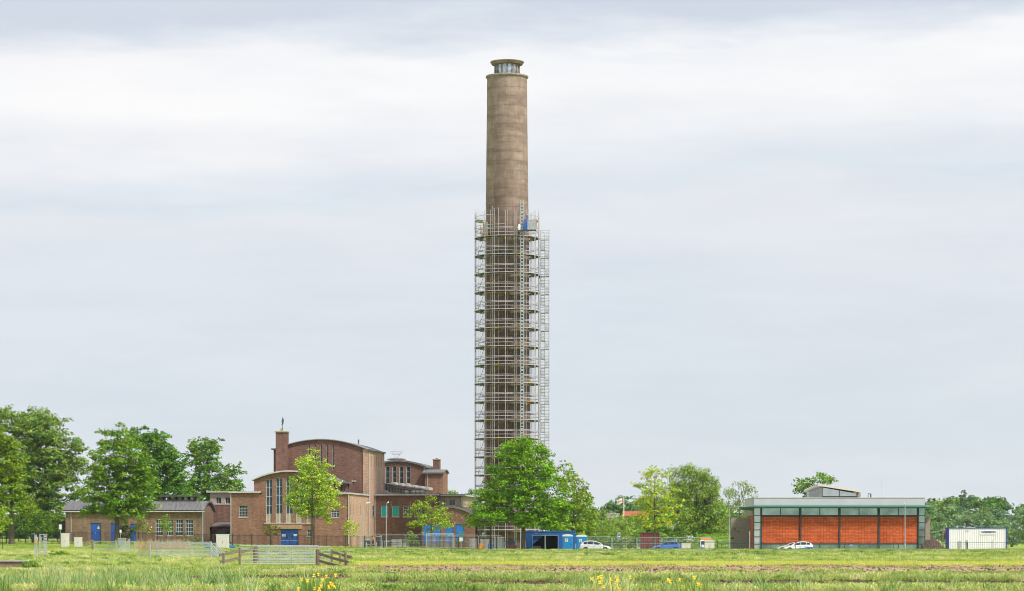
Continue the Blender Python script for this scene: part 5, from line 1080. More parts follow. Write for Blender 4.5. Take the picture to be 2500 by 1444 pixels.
# lift cage
X = lambda px: PX(px, TD_-6.2)-TX
r = empty('lift_cage', (TX, TD_-6.2, tz0), 0, 'blue hoist motor with a corrugated silver cage beside the mast', 'hoist cage')
zb_, zt_ = Tz(574), Tz(551); m = MB(); x0_, x1_ = X(1288), X(1309.5)
m.box(x0_, x1_, -.5, .8, zb_, zb_+.1); m.build('floor', M['slate'], r)
m = MB()
for i in range(9): x = x0_+(x1_-x0_)*i/9; m.box(x, x+.11, -.52, -.47, zb_+.101, zt_); m.box(x+.11, x+.156, -.50, -.47, zb_+.101, zt_)
m.box(x0_, x0_+.03, -.46, .8, zb_+.101, zt_); m.box(x1_-.03, x1_, -.46, .8, zb_+.101, zt_); m.box(x0_, x1_, -.54, -.46, zt_, zt_+.05); m.build('corrugated_side', M['galv'], r)
m = MB(); m.box(X(1279.5), X(1287.5), -.4, .5, zb_+.1, zb_+1.25); m.box(X(1285), X(1287.5), -.3, .3, zb_+1.25, zb_+2.4); m.box(X(1276.5), X(1284), -.45, .3, zb_+.4, zb_+1.0); m.box(X(1280), X(1283.5), -.2, .2, zb_+1.351, zb_+1.8); m.build('motor_housing', M['cont_b'], r)
m = MB(); m.tube([(x1_+.05, -.4, zb_+.3), (x1_+.05, -.4, zt_+.3)], .04, 5); m.build('marker', M['red'], r)
m = MB(); m.box(X(1265), X(1270.5), -.4, .2, zb_+.05, zb_+.85); m.box(X(1266.5), X(1268.5), -.43, -.41, zb_+.2, zb_+.7); m.build('control_cabinet', M['white'], r)
m = MB(); m.box(X(1264), X(1287.9), -.5, .5, zb_-.1, zb_+.04); m.build('side_floor', M['slate'], r)
# small things lying on platforms
def crate(name, px, py, d, w_, h_, mt, label, cat='box'):
    x = PX(px, TD_+d); z_ = PZ(py, TD_+d); m = MB(); m.box(-w_/2, w_/2, -.25, .25, 0, h_); m.box(-w_/2-.03, w_/2+.03, -.28, .28, h_, h_+.05); m.box(-.04, .04, -.27, -.25, h_*.3, h_*.6)
    return tag(m.build(name, M[mt], None, loc=(x, TD_+d, z_)), label, cat)
crate('tool_crate', 1228, 620, -4.7, .4, .2, 'blue_b', 'small blue crate on the second platform, front of the scaffold')
crate('tool_crate', 1318, 680, -.6, .5, .35, 'blue', 'dark blue crate on the stair tower beside the third platform')

# ---------------------------------------------------------------- people
def person(label, loc, face, joints, clothes):
    """one skinned body; clothing as thin shells over the same bones"""
    root = empty('person', loc, face, label, 'person', None)
    def skin(name, pts, edges, rad, mt, par, sub=1):
        me = bpy.data.meshes.new(name); me.from_pydata(pts, edges, []); me.materials.append(mt); o = bpy.data.objects.new(name, me); COL.objects.link(o); o.parent = par
        md = o.modifiers.new('skin', 'SKIN'); md.use_smooth_shade = True; sv = me.skin_vertices[0].data
        for i, rr_ in enumerate(rad): sv[i].radius = rr_ if isinstance(rr_, tuple) else (rr_, rr_)
        sv[0].use_root = True; s_ = o.modifiers.new('sub', 'SUBSURF'); s_.levels = sub; s_.render_levels = sub; return o
    J = joints
    names_ = ['pel', 'wst', 'chs', 'nck', 'hd0', 'hd1', 'shl', 'ell', 'wrl', 'hal', 'shr', 'elr', 'wrr', 'har', 'hil', 'knl', 'anl', 'tol', 'hir', 'knr', 'anr', 'tor']
    rad = [.13, .115, (.16, .12), .055, .085, .095, .06, .048, .032, .035, .06, .048, .032, .035, .085, .06, .042, .04, .085, .06, .042, .04]
    E = [('pel','wst'),('wst','chs'),('chs','nck'),('nck','hd0'),('hd0','hd1'),('chs','shl'),('shl','ell'),('ell','wrl'),('wrl','hal'),('chs','shr'),('shr','elr'),('elr','wrr'),('wrr','har'),('pel','hil'),('hil','knl'),('knl','anl'),('anl','tol'),('pel','hir'),('hir','knr'),('knr','anr'),('anr','tor')]
    ix = {n_: i for i, n_ in enumerate(names_)}
    body = skin('body', [J[n_] for n_ in names_], [(ix[a], ix[b]) for a, b in E], rad, M['skin'], root)
    for s_ in ('l', 'r'):
        w_ = Vector(J['ha'+s_]); d = (w_-Vector(J['wr'+s_])).normalized(); sd_ = d.orthogonal().normalized()
        for q in range(4): a_ = w_+sd_*(q-1.5)*.018; skin('finger', [tuple(a_), tuple(a_+d*.045), tuple(a_+d*.075+Vector((0, -.01, 0)))], [(0, 1), (1, 2)], [.01, .009, .007], M['skin'], body, 0)
        a_ = w_+sd_*.035; skin('thumb', [tuple(w_), tuple(a_), tuple(a_+d*.03+sd_*.015)], [(0, 1), (1, 2)], [.012, .011, .009], M['skin'], body, 0)
    def sub(nm, keys, edges, infl, mt):
        i2 = {n_: i for i, n_ in enumerate(keys)}
        return skin(nm, [J[n_] for n_ in keys], [(i2[a], i2[b]) for a, b in edges], [(tuple(v+infl for v in rad[ix[n_]]) if isinstance(rad[ix[n_]], tuple) else rad[ix[n_]]+infl) for n_ in keys], mt, body)
    sub('jacket', ['wst', 'chs', 'shl', 'ell', 'shr', 'elr'], [('wst','chs'),('chs','shl'),('shl','ell'),('chs','shr'),('shr','elr')], .03, clothes[0])
    sub('trousers', ['pel', 'hil', 'knl', 'anl', 'hir', 'knr', 'anr'], [('pel','hil'),('hil','knl'),('knl','anl'),('pel','hir'),('hir','knr'),('knr','anr')], .025, clothes[1])
    hx, hy, hz_ = J['hd1']; m = MB(); m.lathe([(.15, 0), (.125, .02), (.12, .07), (.08, .12), (.01, .14)], 16, hx, hy); m.build('helmet', clothes[2], body, smooth=True, loc=(0, 0, hz_+.01))
    m = MB(); m.box(hx-.05, hx-.025, hy-.105, hy-.09, hz_-.04, hz_-.02); m.box(hx+.025, hx+.05, hy-.105, hy-.09, hz_-.04, hz_-.02); m.build('eyes', M['navy'], body)
    return root
def stand(arms):
    J = dict(pel=(0,0,.93), wst=(0,0,1.1), chs=(0,0,1.36), nck=(0,0,1.5), hd0=(0,-.01,1.6), hd1=(0,-.015,1.69), hil=(-.1,0,.88), knl=(-.12,-.03,.5), anl=(-.13,0,.09), tol=(-.13,-.16,.04), hir=(.1,0,.88), knr=(.13,-.02,.5), anr=(.15,.03,.09), tor=(.16,-.12,.04), shl=(-.2,0,1.42), shr=(.2,0,1.42))
    J.update(arms); return J
up_ = dict(ell=(-.36,-.1,1.6), wrl=(-.3,-.15,1.85), hal=(-.28,-.16,1.93), elr=(.38,-.08,1.55), wrr=(.34,-.18,1.8), har=(.33,-.2,1.88))
fw_ = dict(ell=(-.3,-.1,1.18), wrl=(-.3,-.34,1.1), hal=(-.3,-.42,1.1), elr=(.3,-.1,1.18), wrr=(.2,-.33,1.12), har=(.18,-.41,1.12))
dn_ = dict(ell=(-.28,.02,1.14), wrl=(-.3,-.08,.9), hal=(-.3,-.1,.82), elr=(.28,.02,1.14), wrr=(.27,-.15,.98), har=(.25,-.22,.95))
zp = tz0+lv[0]
person('worker in an orange vest with raised arms on the left of the top platform', (PX(1176, TD_-1.2), TD_-1.2, zp), R(40), stand(up_), (M['hivis_o'], M['grey_c'], M['white']))
person('worker in a yellow vest and white helmet left of the hoist mast', (PX(1267.3, TD_-4.3), TD_-4.3, zp), R(-30), stand(fw_), (M['hivis_y'], M['navy'], M['white']))
person('worker in pale clothes standing behind the hoist mast', (PX(1278.5, TD_-4.1), TD_-4.1, zp), R(60), stand(dn_), (M['white'], M['navy'], M['white']))

# ---------------------------------------------------------------- fences
def bars_fence():
    D = 381; r = empty('railing_fence', (PX(-30, D), D, 0), 0, 'long black vertical bar fence before the brick buildings, ending at the blue toilets', 'fence')
    step = 46*D/FP; n = int((1436+30)/46); X0 = PX(-30, D)
    for i in range(n+1):
        x = i*step; z0 = gz(X0+x, D); m = MB(); m.box(x-.05, x+.05, -.05, .05, z0-.2, z0+1.86); m.build('post', M['black'], r)
        if i == n: break
        zb = gz(X0+x+step, D); m = MB(); nb = 16
        for (h_, t_) in ((.12, .035), (1.62, .035)):
            m.add([(x+.05, -.02, z0+h_), (x+step-.05, -.02, zb+h_), (x+step-.05, .02, zb+h_), (x+.05, .02, z0+h_), (x+.05, -.02, z0+h_+t_), (x+step-.05, -.02, zb+h_+t_), (x+step-.05, .02, zb+h_+t_), (x+.05, .02, z0+h_+t_)], [(0,3,2,1),(4,5,6,7),(0,1,5,4),(1,2,6,5),(2,3,7,6),(3,0,4,7)])
        for b in range(1, nb): u = b/nb; bx = x+step*u; zz = z0+(zb-z0)*u; m.box(bx-.018, bx+.018, -.034, -.0201, zz, zz+1.78)
        m.build('bar_panel', M['black'], r)
bars_fence()
def green_fence():
    D = 363; r = empty('wire_fence', (PX(1474, D), D, 0), 0, 'low dark green wire fence running from the white car past the orange tiled building', 'fence')
    X0 = PX(1474, D); xs_ = [1474, 1526, 1583, 1616, 1662, 1712, 1752] + list(range(1822, 2462, 60)) + [2461]
    for i, px in enumerate(xs_):
        x = PX(px, D)-X0; z0 = gz(X0+x, D); top = 1.35; m = MB(); m.tube([(x, 0, z0-.2), (x, 0, z0+top)], .035, 6)
        if px > 1800 and px % 120 < 70: m.tube([(x, 0, z0+top), (x+.18, 0, z0+top+.38)], .02, 5)
        m.build('post', M['dgreen'], r)
        if i+1 < len(xs_) :
            x2 = PX(xs_[i+1], D)-X0; z2 = gz(X0+x2, D); m = MB(); m.tube([(x, 0, z0+1.28), (x2, 0, z2+1.28)], .022, 5)
            nh = 5
            for h_ in range(nh): zz = .15+h_*.22; m.tube([(x, 0, z0+zz), (x2, 0, z2+zz)], .006, 3, False)
            nv = int((x2-x)/.3)
            for q in range(1, nv): u = q/nv; m.tube([(x+(x2-x)*u, 0, z0+(z2-z0)*u+.1), (x+(x2-x)*u, 0, z0+(z2-z0)*u+1.28)], .006, 3, False)
            m.build('wire_panel', M['dgreen'], r)
green_fence()
def gate_rail_fence():        # dense green rail piece left of the orange tiled building
    D = 375; r = empty('steel_gate', (PX(1752, D), D, gz(PX(1752, D), D)), 0, 'short dark green bar gate between the lamp post and the brown wing wall', 'gate'); W = PX(1822, D)-PX(1752, D); m = MB()
    m.tube([(0, 0, 1.15), (W, 0, 1.15)], .03, 5); m.tube([(0, 0, .2), (W, 0, .2)], .03, 5); m.build('rail', M['dgreen'], r)
    for i in range(8): x = W*i/7; MB().tube([(x, 0, -.1), (x, 0, 1.2+(.75 if i == 7 else 0))], .03 if i != 7 else .06, 5).build('post', M['dgreen'], r)
gate_rail_fence()
def mesh_panel():
    r = empty('mesh_fence_panel', (0, 0, 0), 0, 'x', 'fence panel'); W, H = 3.4, 1.95; m = MB(); t_ = .028
    m.tube([(0.03, 0, 0), (0.03, 0, H-.1), (.13, 0, H), (W-.13, 0, H), (W-.03, 0, H-.1), (W-.03, 0, 0)], t_, 6); m.tube([(.03, 0, .15), (W-.03, 0, .15)], t_, 6); m.tube([(.03, 0, H*.55), (W-.03, 0, H*.55)], .015, 5); m.build('frame', M['galv'], r)
    m = MB()
    for i in range(1, 30): x = W*i/30; m.tube([(x, 0, .15), (x, 0, H)], .0035, 3, False)
    for i in range(1, 8): z_ = .15+(H-.15)*i/8; m.tube([(.03, 0, z_), (W-.03, 0, z_)], .0035, 3, False)
    m.build('wire_mesh', M['galv'], r)
    m = MB(); m.prism([(-.3, 0), (.3, 0), (.25, .14), (-.25, .14)], -.13, .13); m.build('foot_block', M['concrete'], r); return r
proto = mesh_panel(); first = True
ordn = ['first', 'second', 'third', 'fourth', 'fifth', 'sixth', 'seventh', 'eighth']
def place_panels(px0, n, D, lab, grp, rz=0):
    global first
    for i in range(n):
        x = PX(px0, D)+i*3.45; o = proto if first else copy_tree(proto); first = False
        o.location = (x, D, gz(x, D)+.02); o.rotation_euler = (0, 0, rz); tag(o, '%s silver mesh fence panel %s' % (ordn[i], lab), 'fence panel', grp)
place_panels(1433, 5, 377, 'to the right of the blue toilets, counted from them', 'mesh fence panels of the car park')
place_panels(872, 6, 391, 'from the left along the building yard behind the black fence', 'mesh fence panels of the building yard')

# ---------------------------------------------------------------- lamp posts
def lamp(label, px, py_top, D, arm, py_base=None):
    x = PX(px, D); z0 = gz(x, D); h_ = PZ(py_top, D)-z0; r = empty('lamp_post', (x, D, z0), 0, label, 'lamp post', 'lamp posts of the site'); m = MB()
    m.tube([(0, 0, -.1), (0, 0, 1.1), (0, 0, 1.15), (0, 0, h_-.1)], [.10, .10, .07, .05], 10); m.build('pole', M['galv'], r)
    m = MB(); dx = arm; m.tube([(0, 0, h_-.12), (dx*.35, -.05, h_), (dx*.5, -.1, h_+.05)], .035, 6); m.build('arm', M['galv'], r)
    m = MB(); m.prism([(dx*.4, h_-.02), (dx*.45, h_+.14), (dx*1.0, h_+.26), (dx*1.15, h_+.18), (dx*1.1, h_+.08)], -.24, .06); m.build('lamp_head', M['lamp_w'], r, bevel=.02)
lamp('lamp post in front of the right end of the low brick wing', 495, 1220, 388, .35)
lamp('tall lamp post whose head points right, before the slit windows of the pumping station', 887, 1230, 396, .9)
lamp('tall lamp post before the teal boarded windows', 943, 1229, 386, .35)
lamp('lamp post left of the orange tiled building', 1780, 1230, 385, .3)
lamp('lamp post in front of the right part of the orange tile panels', 2209.5, 1231, 366, -.2)

# ---------------------------------------------------------------- cabinets
def cabinet(px0, px1, py, D, label, name='cabinet', mt='cab', dp=.7, cat='cabinet', base=.1, ribs=True):
    x0 = PX(px0, D); w_ = PX(px1, D)-x0; z0 = gz(x0+w_/2, D); h_ = PZ(py, D)-z0; r = empty(name, (x0+w_/2, D, z0), 0, label, cat, 'utility cabinets' if cat == 'cabinet' else None); m = MB()
    m.box(-w_/2, w_/2, 0, dp, -.1, h_-.08); m.build('body', M[mt], r, bevel=.01)
    n = 6 if ribs else 2; m = MB()
    for i in range(n): a = -w_/2+.04+(w_-.08)*i/n; m.box(a+.01, a+(w_-.08)/n-.015, -.03, -.002, .08, h_-.14)
    dr = m.build('door', M[mt], r); m = MB(); m.box(.0, .04, -.06, -.031, h_*.42, h_*.52); m.build('handle', M['black'], dr)
    m = MB(); m.box(-w_/2-.04, w_/2+.04, -.05, dp+.04, h_-.079, h_); m.build('lid', M[mt], r); return r
cabinet(149, 167.5, 1302, 366, 'tall cream utility cabinet at the left, left one of two')
cabinet(181, 199, 1312, 366, 'shorter cream utility cabinet just right of the tall one at the left')
cabinet(527.5, 558.5, 1304.5, 368, 'wide cream slatted cabinet in front of the pumping station recess')
cabinet(1664, 1686, 1327, 366, 'low pale cabinet directly right of the blue car', ribs=False)
cabinet(1720.5, 1744, 1320, 366, 'taller pale cabinet in front of the orange roofed van', ribs=False)
def signpost(px, py0, py1, D, w_, label, mt='white', name='sign', mark=None):
    x = PX(px, D); z0 = gz(x, D); r = empty(name, (x, D, z0), 0, label, 'sign'); m = MB(); zt, zb = PZ(py0, D)-z0, PZ(py1, D)-z0
    m.tube([(0, 0, -.1), (0, 0, zt)], .03, 6); m.build('pole', M['galv'], r); m = MB(); m.box(-w_/2, w_/2, -.07, -.04, zb, zt); pl = m.build('plate', M[mt], r)
    if mark == 'P':
        m = MB(); m.box(-w_*.36, w_*.36, -.085, -.072, zb+(zt-zb)*.52, zt-.10); m.build('blue_field', M['blue'], pl); c = zb+(zt-zb)*.75
        m = MB(); s = w_*.3; m.box(-s*.6, -s*.25, -.095, -.087, c-s*.9, c+s*.9); m.box(-s*.24, s*.5, -.095, -.087, c+s*.5, c+s*.9); m.box(s*.2, s*.5, -.095, -.087, c, c+s*.49); m.box(-s*.24, s*.19, -.095, -.087, c, c+s*.25); m.build('lettering', M['white'], pl)
        m = MB(); m.box(-w_*.3, w_*.3, -.085, -.072, zb+.06, zb+(zt-zb)*.38); m.build('lower_mark', M['blue'], pl)
signpost(147.5, 1281, 1293, 382, .40, 'small white sign on a pole before the left end of the low wing')
signpost(294.5, 1294, 1301, 372, .26, 'small white box sign on a short pole before the middle blue door', name='marker_post')
signpost(1511, 1301, 1317, 395, .36, 'blue and white parking sign over the car park fence', mark='P')
signpost(1126, 1312, 1322, 389, .55, 'white notice board fixed on the yard fence left of the largest tree', name='notice_board')

# ---------------------------------------------------------------- field gates and fences
def field_gate(name, px0, px1, py_t, D, label, nbar=6, braces=False, par=None, zb=.15, rz=0, h=None):
    x0 = PX(px0, D); L_ = PX(px1, D)-x0; H_ = h or PZ(py_t, D)-gz(x0, D); r = empty(name, (x0, D, gz(x0, D)), rz, label, 'gate', 'galvanised field gates'); m = MB()
    m.tube([(0, 0, zb), (0, 0, H_)], .03, 8); m.tube([(L_, 0, zb), (L_, 0, H_)], .03, 8); m.tube([(0, 0, H_), (L_, 0, H_)], .034, 8); m.tube([(0, 0, zb), (L_, 0, zb)], .026, 8); m.build('gate_frame', M['galv'], r); [MB().tube([(x_, .06, -.1), (x_, .06, H_+.06)], .055, 8).build('gate_post', M['galv'], r) for x_ in ((-.06, L_+.06) if px0 not in (588, 624) else (-.06,))]
    m = MB()
    for i in range(1, nbar): z_ = zb+(H_-zb)*(i/nbar)**1.15; m.tube([(0, 0, z_), (L_, 0, z_)], .024, 6)
    m.build('bar', M['galv'], r); m = MB(); 
    for u in (.33, .66): m.tube([(L_*u, -.02, zb), (L_*u, -.02, H_)], .018, 6)
    if braces: m.tube([(0, .02, H_), (L_*.33, .02, zb)], .018, 6); m.tube([(L_*.5, .02, H_), (L_*.8, .02, zb)], .018, 6)
    m.build('brace', M['galv'], r); return r
field_gate('field_gate', 588, 777, 1333.5, 168, 'nearest long silver field gate between the wooden fence ends')
field_gate('field_gate', 624, 808, 1331, 176, 'second long silver field gate just behind the nearest one', 5, h=1.12)
field_gate('field_gate', 367, 513, 1324.5, 213, 'silver field gate at the front of the sheep pen')
field_gate('field_gate', 385, 527, 1327, 228, 'silver braced field gate at the back of the sheep pen', 5, True)
field_gate('field_gate', 230, 328, 1315.5, 330, 'farthest silver gate at the left, before the blue doors', 3, h=1.35)
def side_hurdle(px, pyt, D, px2, D2, label):      # hurdle running down into the grass
    x0, x1 = PX(px, D), PX(px2, D2); H_ = PZ(pyt, D)-gz(x0, D); r = empty('hurdle', (x0, D, gz(x0, D)), 0, label, 'hurdle', 'sloping hurdles of the sheep pen'); dx, dy = x1-x0, D2-D
    m = MB(); m.tube([(0, 0, -.1), (0, 0, H_+.05)], .05, 8); m.build('post', M['galv'], r); m = MB()
    for i in range(6): h_ = H_*(1-i*.16); m.tube([(0, 0, h_), (dx, dy, max(.05, h_-H_*.72))], .03, 6)
    m.build('rail', M['galv'], r); m = MB(); m.tube([(dx, dy, -.1), (dx, dy, H_*.42)], .04, 6); m.build('end_post', M['galv'], r)
side_hurdle(366, 1324, 212.5, 334, 222, 'sloping hurdle at the left end of the sheep pen front')
side_hurdle(514, 1324, 212.5, 541, 205, 'sloping hurdle at the right end of the sheep pen front, nearest the wooden fence')
side_hurdle(528, 1327, 227, 552, 218, 'sloping hurdle behind the right end of the sheep pen')
side_hurdle(283, 1319, 285, 256, 292, 'left of two small sloping hurdles before the low wing')
side_hurdle(316, 1318, 290, 288, 276, 'right of two small sloping hurdles before the low wing')
# upright sheep race
D = 232; x = PX(84, D); r = empty('sheep_race', (x, D, gz(x, D)), 0, 'upright silver metal stock race with perforated posts at the left of the field', 'stock race'); z_t = PZ(1306, D)-gz(x, D); k = D/FP
for (a, b) in ((0, 6), (12, 15), (22.5, 31)):
    m = MB(); 
    for i in range(9): z0 = z_t*i/9; m.box(a*k, b*k, 0, .05, z0, z0+z_t/9*.72)
    m.box(a*k, a*k+.03, -.01, .06, -.1, z_t); m.box(b*k-.03, b*k, -.01, .06, -.1, z_t-(.1 if a == 12 else 0)); m.build('post', M['galv'], r)
m = MB()
for i in range(7): z0 = z_t*(.12+.125*i); m.tube([(15*k, .02, z0), (22.5*k, .02, z0)], .02, 5); m.tube([(6*k, .6, z0), (6*k, .02, z0)], .02, 5)
m.tube([(12*k, .02, z_t), (31*k, .02, z_t+.03)], .03, 5); m.tube([(0, .02, z_t*.92), (6*k, .02, z_t)], .03, 5); m.build('rung', M['galv'], r)
m = MB(); m.prism([(.02, z_t*.62), (.22, z_t*.66), (.2, z_t*.8), (.05, z_t*.76)], -.08, -.02); m.build('warning_tag', M['orange'], r)
# wooden fences
def beam(m, p, q, w_, h_):
    p, q = Vector(p), Vector(q); d = (q-p).normalized(); s = Vector((0, 0, 1)).cross(d).normalized()*w_/2; u = d.cross(s).normalized()*h_/2
    vs = []
    for c, j in ((p, 0), (q, 1)):
        for a, b in ((-1, -1), (1, -1), (1, 1), (-1, 1)): vs.append(c+s*a*rnd.uniform(.85, 1.1)+u*b*rnd.uniform(.85, 1.15))
    m.add(vs, [(0, 1, 2, 3), (7, 6, 5, 4), (0, 4, 5, 1), (1, 5, 6, 2), (2, 6, 7, 3), (3, 7, 4, 0)])
def wood_fence(label, posts, rails, group='wooden fence pieces beside the field gates'):
    (px, py, D, w_, y0) = posts[0]; x0 = PX(px, D); z0 = gz(x0, D); r = empty('wooden_fence', (x0, D, z0), 0, label, 'fence', group)
    for (px, pyt, D_, w_, extra) in posts:
        x = PX(px, D_)-x0; zt = PZ(pyt, D_)-z0; m = MB(); n = 8; ring_ = []
        pr = [(w_/2*math.cos(2*math.pi*(i+.5)/n)*rnd.uniform(.9, 1.12)*1.05, w_/2*math.sin(2*math.pi*(i+.5)/n)*rnd.uniform(.9, 1.12)) for i in range(n)]
        b = len(m.v)
        for (zz, s) in ((-.3, 1.05), (zt*.4, 1.0), (zt*.75, .97), (zt-.04, .98), (zt, .8)):
            for (a, c) in pr: m.v.append((x+a*s*rnd.uniform(.95, 1.05), D_-D+c*s if False else (D_-posts[0][2])+c*s, zz))
        for j in range(4):
            for i in range(n): i2 = (i+1) % n; m.f.append((b+j*n+i, b+j*n+i2, b+(j+1)*n+i2, b+(j+1)*n+i)); m.m.append(0)
        m.f.append(tuple(b+4*n+i for i in range(n))); m.m.append(0); m.build('post', M['wood'], r)
    for (pa, ya, Da, pb, yb, Db) in rails:
        m = MB(); mid = Vector(((PX(pa, Da)+PX(pb, Db))/2-x0, (Da+Db)/2-posts[0][2], (PZ(ya, Da)+PZ(yb, Db))/2-z0-.02)); p = (PX(pa, Da)-x0, Da-posts[0][2], PZ(ya, Da)-z0); q = (PX(pb, Db)-x0, Db-posts[0][2], PZ(yb, Db)-z0)
        beam(m, p, mid, .06, .17); beam(m, mid, q, .058, .165); m.build('rail', M['wood'], r)
wood_fence('broken two rail wooden fence left of the field gates', [(585.5, 1337, 166, .14, 0), (546, 1351, 163, .14, 0), (625, 1335, 176, .32, 0)], [(536, 1356, 164.5, 584, 1345, 166), (590, 1347, 166.2, 620, 1339, 175.6), (537, 1372, 164.5, 585, 1363, 166)])
wood_fence('thick split oak post with two sagging rails, right of the nearest gate', [(777, 1341, 166, .30, 0), (844, 1349, 163, .15, 0)], [(780, 1353, 165.6, 851, 1373, 162.7), (780, 1370, 165.6, 850, 1388, 162.7)])
wood_fence('short single rail wooden fence behind the thick oak post', [(810, 1341, 176, .15, 0), (831, 1352, 172, .12, 0)], [(812, 1348, 175.6, 859, 1361, 171)])
wood_fence('low leaning wooden end piece at the left of the farthest silver gate', [(226, 1318, 320, .22, 0)], [(203, 1327, 317, 226, 1320, 319.6), (205, 1332, 317, 226, 1328, 319.6)])
D = 137; x0 = PX(-10, D); m = MB(); m.box(0, PX(52, D)-x0, 0, 1.2, -.3, PZ(1372, D)+.0); o = m.build('culvert_slab', mat('pink brown culvert wall', (.28, .19, .13), .9, .25, 3, bump=.3), None, loc=(x0, D, 0), bevel=.03); tag(o, 'brown concrete culvert wall lying in the grass at the left edge', 'culvert')
MB().box(-.1, PX(56, D)-x0, -.08, 1.25, PZ(1372, D)+.01, PZ(1370, D)+.04).build('coping', M['concrete'], o)

# ---------------------------------------------------------------- vehicles
def carpaint(name, c): 
    m_ = mat(name, c, .25, .04, 1); p = m_.node_tree.nodes['Principled BSDF'] if 'Principled BSDF' in m_.node_tree.nodes else [n for n in m_.node_tree.nodes if n.type == 'BSDF_PRINCIPLED'][0]; p.inputs['Coat Weight'].default_value = .7; p.inputs['Coat Roughness'].default_value = .08; return m_
M['cpl'] = mat('dark plastic', (.03, .03, .035), .6, .1); M['hl'] = mat('headlight glass', (.7, .72, .74), .15, .05); M['tl'] = mat('tail light', (.45, .02, .02), .25, .1)
def car(label, px_front, px_back, D, paint, low=None, Ht=1.47, stripe=None, dooropen=False, zoff=0):
    """hatchback, nose at x=+L/2; side sections lofted from sill to roof"""
    xf, xb = PX(px_front, D), PX(px_back, D); L_ = abs(xf-xb); s = 1 if xf > xb else -1; xc = (xf+xb)/2; r = empty('parked_car', (xc, D, gz(xc, D)+zoff), 0 if s > 0 else math.pi, label, 'car', None); W_ = .86
    st = [(-.5, .42, .72, .80), (-.495, .30, .88, .84), (-.47, .24, .97, .90), (-.40, .20, .99, .97), (-.25, .18, .96, 1.0), (0, .18, .93, 1.0), (.16, .18, .90, 1.0), (.25, .18, .85, .99), (.34, .19, .79, .97), (.42, .21, .72, .93), (.465, .24, .65, .86), (.49, .28, .56, .78), (.5, .34, .46, .70)]
    def wheel_cut(u, z_): 
        return z_
    m = MB(); rows = []
    for (u, zl, zh, wd) in st:
        w_ = W_*wd; rows.append([(u*L_, -w_*.93, zl), (u*L_, -w_, zl+.12), (u*L_, -w_*1.01, (zl+zh)/2), (u*L_, -w_*.96, zh-.06), (u*L_, -w_*.88, zh), (u*L_, 0, zh+.03), (u*L_, w_*.88, zh), (u*L_, w_*.96, zh-.06), (u*L_, w_*1.01, (zl+zh)/2), (u*L_, w_, zl+.12), (u*L_, w_*.93, zl)])
    nr = len(rows[0]); b = len(m.v)
    for row in rows: m.v += row
    for i in range(len(rows)-1):
        for j in range(nr): j2 = (j+1) % nr; m.f.append((b+i*nr+j, b+i*nr+j2, b+(i+1)*nr+j2, b+(i+1)*nr+j)); m.m.append(0)
    m.f.append(tuple(b+j for j in range(nr))); m.m.append(0); m.f.append(tuple(b+(len(rows)-1)*nr+j for j in range(nr-1, -1, -1))); m.m.append(0)
    body = m.build('body', paint, r, smooth=True); body.modifiers.new('edge', 'EDGE_SPLIT').split_angle = R(38)
    # cabin
    cs = [(-.465, .99, .985, .80), (-.40, .97, Ht-.19, .76), (-.30, .96, Ht-.05, .73), (-.18, .95, Ht-.005, .71), (-.06, .94, Ht-.01, .71), (.04, .92, Ht-.10, .72), (.14, .90, Ht-.27, .75), (.27, .855, .865, .79)]
    m = MB(); b = 0
    for (u, zl, zh, wd) in cs: m.v += [(u*L_, -W_*.88*(.96), zl-.03), (u*L_, -W_*wd, zh-.04), (u*L_, -W_*wd*.85, zh), (u*L_, 0, zh+.015), (u*L_, W_*wd*.85, zh), (u*L_, W_*wd, zh-.04), (u*L_, W_*.88*.96, zl-.03)]
    for i in range(len(cs)-1):
        for j in range(6): m.f.append((i*7+j, i*7+j+1, (i+1)*7+j+1, (i+1)*7+j)); m.m.append(0)
    cab = m.build('roof', paint, r, smooth=True); cab.modifiers.new('edge', 'EDGE_SPLIT').split_angle = R(38)
    def sidept(u, fz, sgn):      # a point on the cabin flank
        for i in range(len(cs)-1):
            if cs[i][0] <= u <= cs[i+1][0]:
                t = (u-cs[i][0])/(cs[i+1][0]-cs[i][0]); zl = cs[i][1]*(1-t)+cs[i+1][1]*t-.03; zh = cs[i][2]*(1-t)+cs[i+1][2]*t-.04; wt = W_*(cs[i][3]*(1-t)+cs[i+1][3]*t); wb = W_*.845
                return (u*L_, sgn*(wb+(wt-wb)*fz+.008), zl+(zh-zl)*fz)
    for sgn in (-1, 1):
        for (ua, ub, n_) in ((-.37, -.265, 3), (-.25, -.07, 4), (-.055, .165, 8)):
            m = MB()
            for q in range(n_):
                a, c = ua+(ub-ua)*q/n_, ua+(ub-ua)*(q+1)/n_; m.face([sidept(a, .16, sgn), sidept(c, .16, sgn), sidept(c, .90, sgn), sidept(a, .90, sgn)])
            m.build('side_window', M['glass'], r)
    m = MB(); m.face([(.25*L_, -W_*.72, .90), (.25*L_, W_*.72, .90), (.05*L_, W_*.64, Ht-.115), (.05*L_, -W_*.64, Ht-.115)]); o = m.build('windscreen', M['glass'], r); o.location = (.012, 0, .012)
    m = MB(); m.face([(-.45*L_, -W_*.70, 1.04), (-.45*L_, W_*.70, 1.04), (-.405*L_, W_*.64, Ht-.21), (-.405*L_, -W_*.64, Ht-.21)]); o = m.build('rear_window', M['glass'], r); o.location = (-.015, 0, .012)
